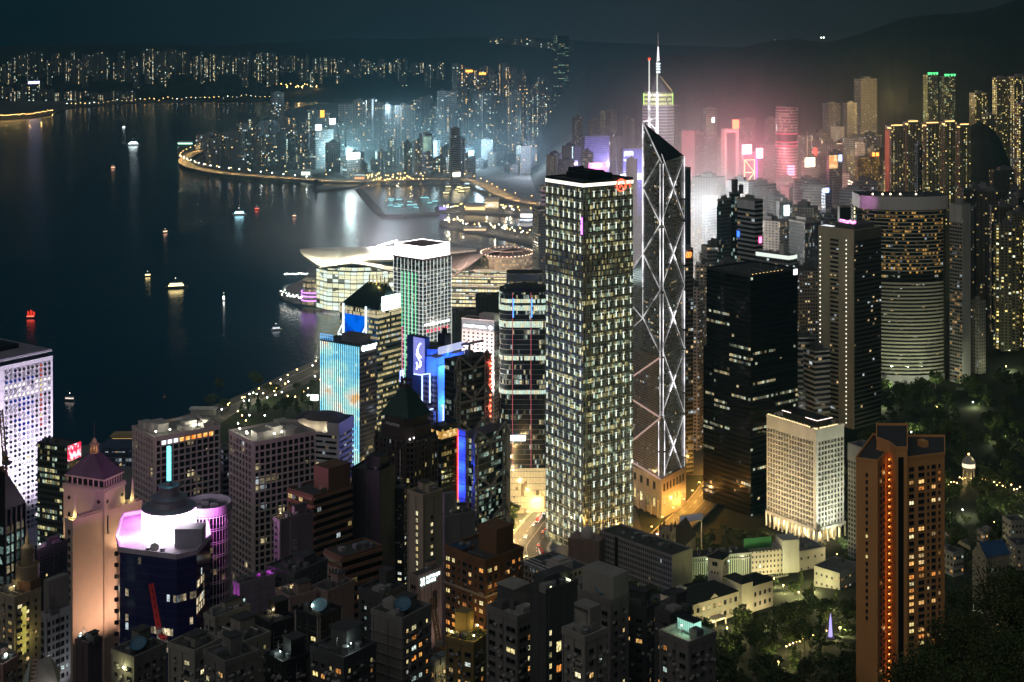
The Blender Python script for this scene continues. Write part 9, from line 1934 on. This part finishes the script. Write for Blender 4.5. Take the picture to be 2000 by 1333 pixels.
shed('long dark blue roofed hall with white roof lines behind the purple pyramid',192,262,912,34,14,facade('hall_glass',Wall=(.08,.09,.13),Glass=(.03,.04,.06),W=3,H=4,Fx=.08,Fy0=.2,Fy1=.85,Lit=.25,WarmP=.5,Strength=.7),name='hall',roof=plain('navy_roof',(.05,.06,.11),.5));shed('golden lit canopy beside the water left of the grid tower',218,262,866,14,6,plain('gold_shed',(.45,.32,.12)),lit=emit('gold_front',(1,.65,.2),.7),roof=plain('gold_roof',(.4,.3,.15)))
t=thing('cable_beacon','small dark lighthouse like beacon at the tip of the far breakwater','beacon',(*at(617,374,0)[:2],0));b=MB();b.lathe([(9,-1),(9,3),(4,4),(4,22),(5.5,23),(5.5,26),(0,30)],14);b.build('tower',plain('beacon_grey',(.14,.15,.16)),t);b=MB();b.lathe([(5.6,23.5),(5.6,25.5)],14);b.build('lamp_room',plain('beacon_glass',(.05,.06,.06),.2),t)
b=MB();b.bar((0,0,0),(0,0,14),.3);b.box(-4,4,-.3,.3,9,15,1);tag(b.build('lit_board',[STEEL,emit('white_board',(.85,.95,1),3)],None,(*at(614,800,3.5)[:2],3.5)),'small white lit notice board in the waterfront park','sign')
# air: one even haze over everything, and the low lit mist over the middle district
def volume(name,col,dens,aniso=0.0):
 m,t=nt_new(name);o=t.nodes.new('ShaderNodeOutputMaterial');v=t.nodes.new('ShaderNodeVolumePrincipled');v.inputs['Color'].default_value=(*col,1);v.inputs['Density'].default_value=dens;v.inputs['Anisotropy'].default_value=aniso;t.links.new(v.outputs[0],o.inputs['Volume']);return m
HAZE_D,MIST_D=6.0e-5,9e-4
b=MB();b.box(-5200,5600,-140,11900,-6,640);tag(b.build('haze',volume('haze',(.22,.62,.84),HAZE_D,.5)),kind='stuff')
def mist(px,py,Y,rx,ry,rz,d,col=(1,.97,.97)):
 """a body of low mist thinning out evenly towards its edge"""
 m=volume('mist',col,d,0.3);t=m.node_tree;N=t.nodes.new;tc=N('ShaderNodeTexCoord');ln=N('ShaderNodeVectorMath');ln.operation='LENGTH';t.links.new(tc.outputs['Object'],ln.inputs[0])
 mr=N('ShaderNodeMapRange');mr.interpolation_type='SMOOTHERSTEP';mr.inputs['From Min'].default_value=1.0;mr.inputs['From Max'].default_value=0.0;mr.inputs['To Min'].default_value=0;mr.inputs['To Max'].default_value=d;t.links.new(ln.outputs['Value'],mr.inputs['Value'])
 v=next(n for n in t.nodes if n.type=='PRINCIPLED_VOLUME');t.links.new(mr.outputs[0],v.inputs['Density'])
 b=MB();b.sphere((0,0,0),1,28,16);o=b.build('mist',m,None,(PX(px,Y),Y,PZ(py,Y)));o.scale=(rx,ry,rz);tag(o,kind='stuff');return o
mist(1385,440,2000,290,560,280,MIST_D*1.7);mist(1440,330,2250,420,420,260,MIST_D*.5);mist(750,455,2330,360,300,130,MIST_D*2.0,(.92,.95,1));mist(780,290,4000,900,600,210,MIST_D*.75,(.7,.9,1));mist(1000,370,3000,420,500,120,MIST_D*.6,(.85,.92,1));mist(1230,210,3500,800,500,330,MIST_D*.3,(.9,.92,1));mist(1720,230,2900,800,700,260,MIST_D*.22,(1,.85,.6));mist(1200,330,3000,260,300,140,MIST_D*.6)  # the amber body's colour puts warm light over the right hill
point_light('expo_glow_fill',(PX(752,2230),2230,70),480000,(1,.88,.94),None,30)  # unseen light added to make the mist by the hall glow
for px,py,Y,p,c in((690,296,4050,1000000,(.6,.95,1)),(835,290,4100,1000000,(.6,.9,1)),(930,296,4050,950000,(.6,.85,1)),(1040,300,3800,1100000,(.7,.8,1)),(560,290,4250,700000,(.6,.9,1)),(760,210,4700,700000,(.6,.85,1)),(1640,280,2500,420000,(1,.68,.40)),(1740,200,2800,350000,(1,.72,.30)),(1850,330,2150,90000,(1,.8,.3))):point_light('district_glow_fill',(PX(px,Y),Y,PZ(py,Y)),p,c,None,30)  # unseen point lights added to fill mist and walls with district glow
for px,py,Y,p,c in((1352,470,1700,520000,(1,.94,.9)),(1376,400,1925,620000,(.9,.95,1)),(1395,365,2050,620000,(1,.85,.75)),(1470,330,2180,230000,(1,.30,.35)),(1425,290,2280,200000,(1,.35,.35)),(1580,345,2250,120000,(1,.8,.5))):point_light('street_glow_fill',(PX(px,Y),Y,PZ(py,Y)),p,c,None,22)  # lights without fixtures, added to brighten mist over the streets
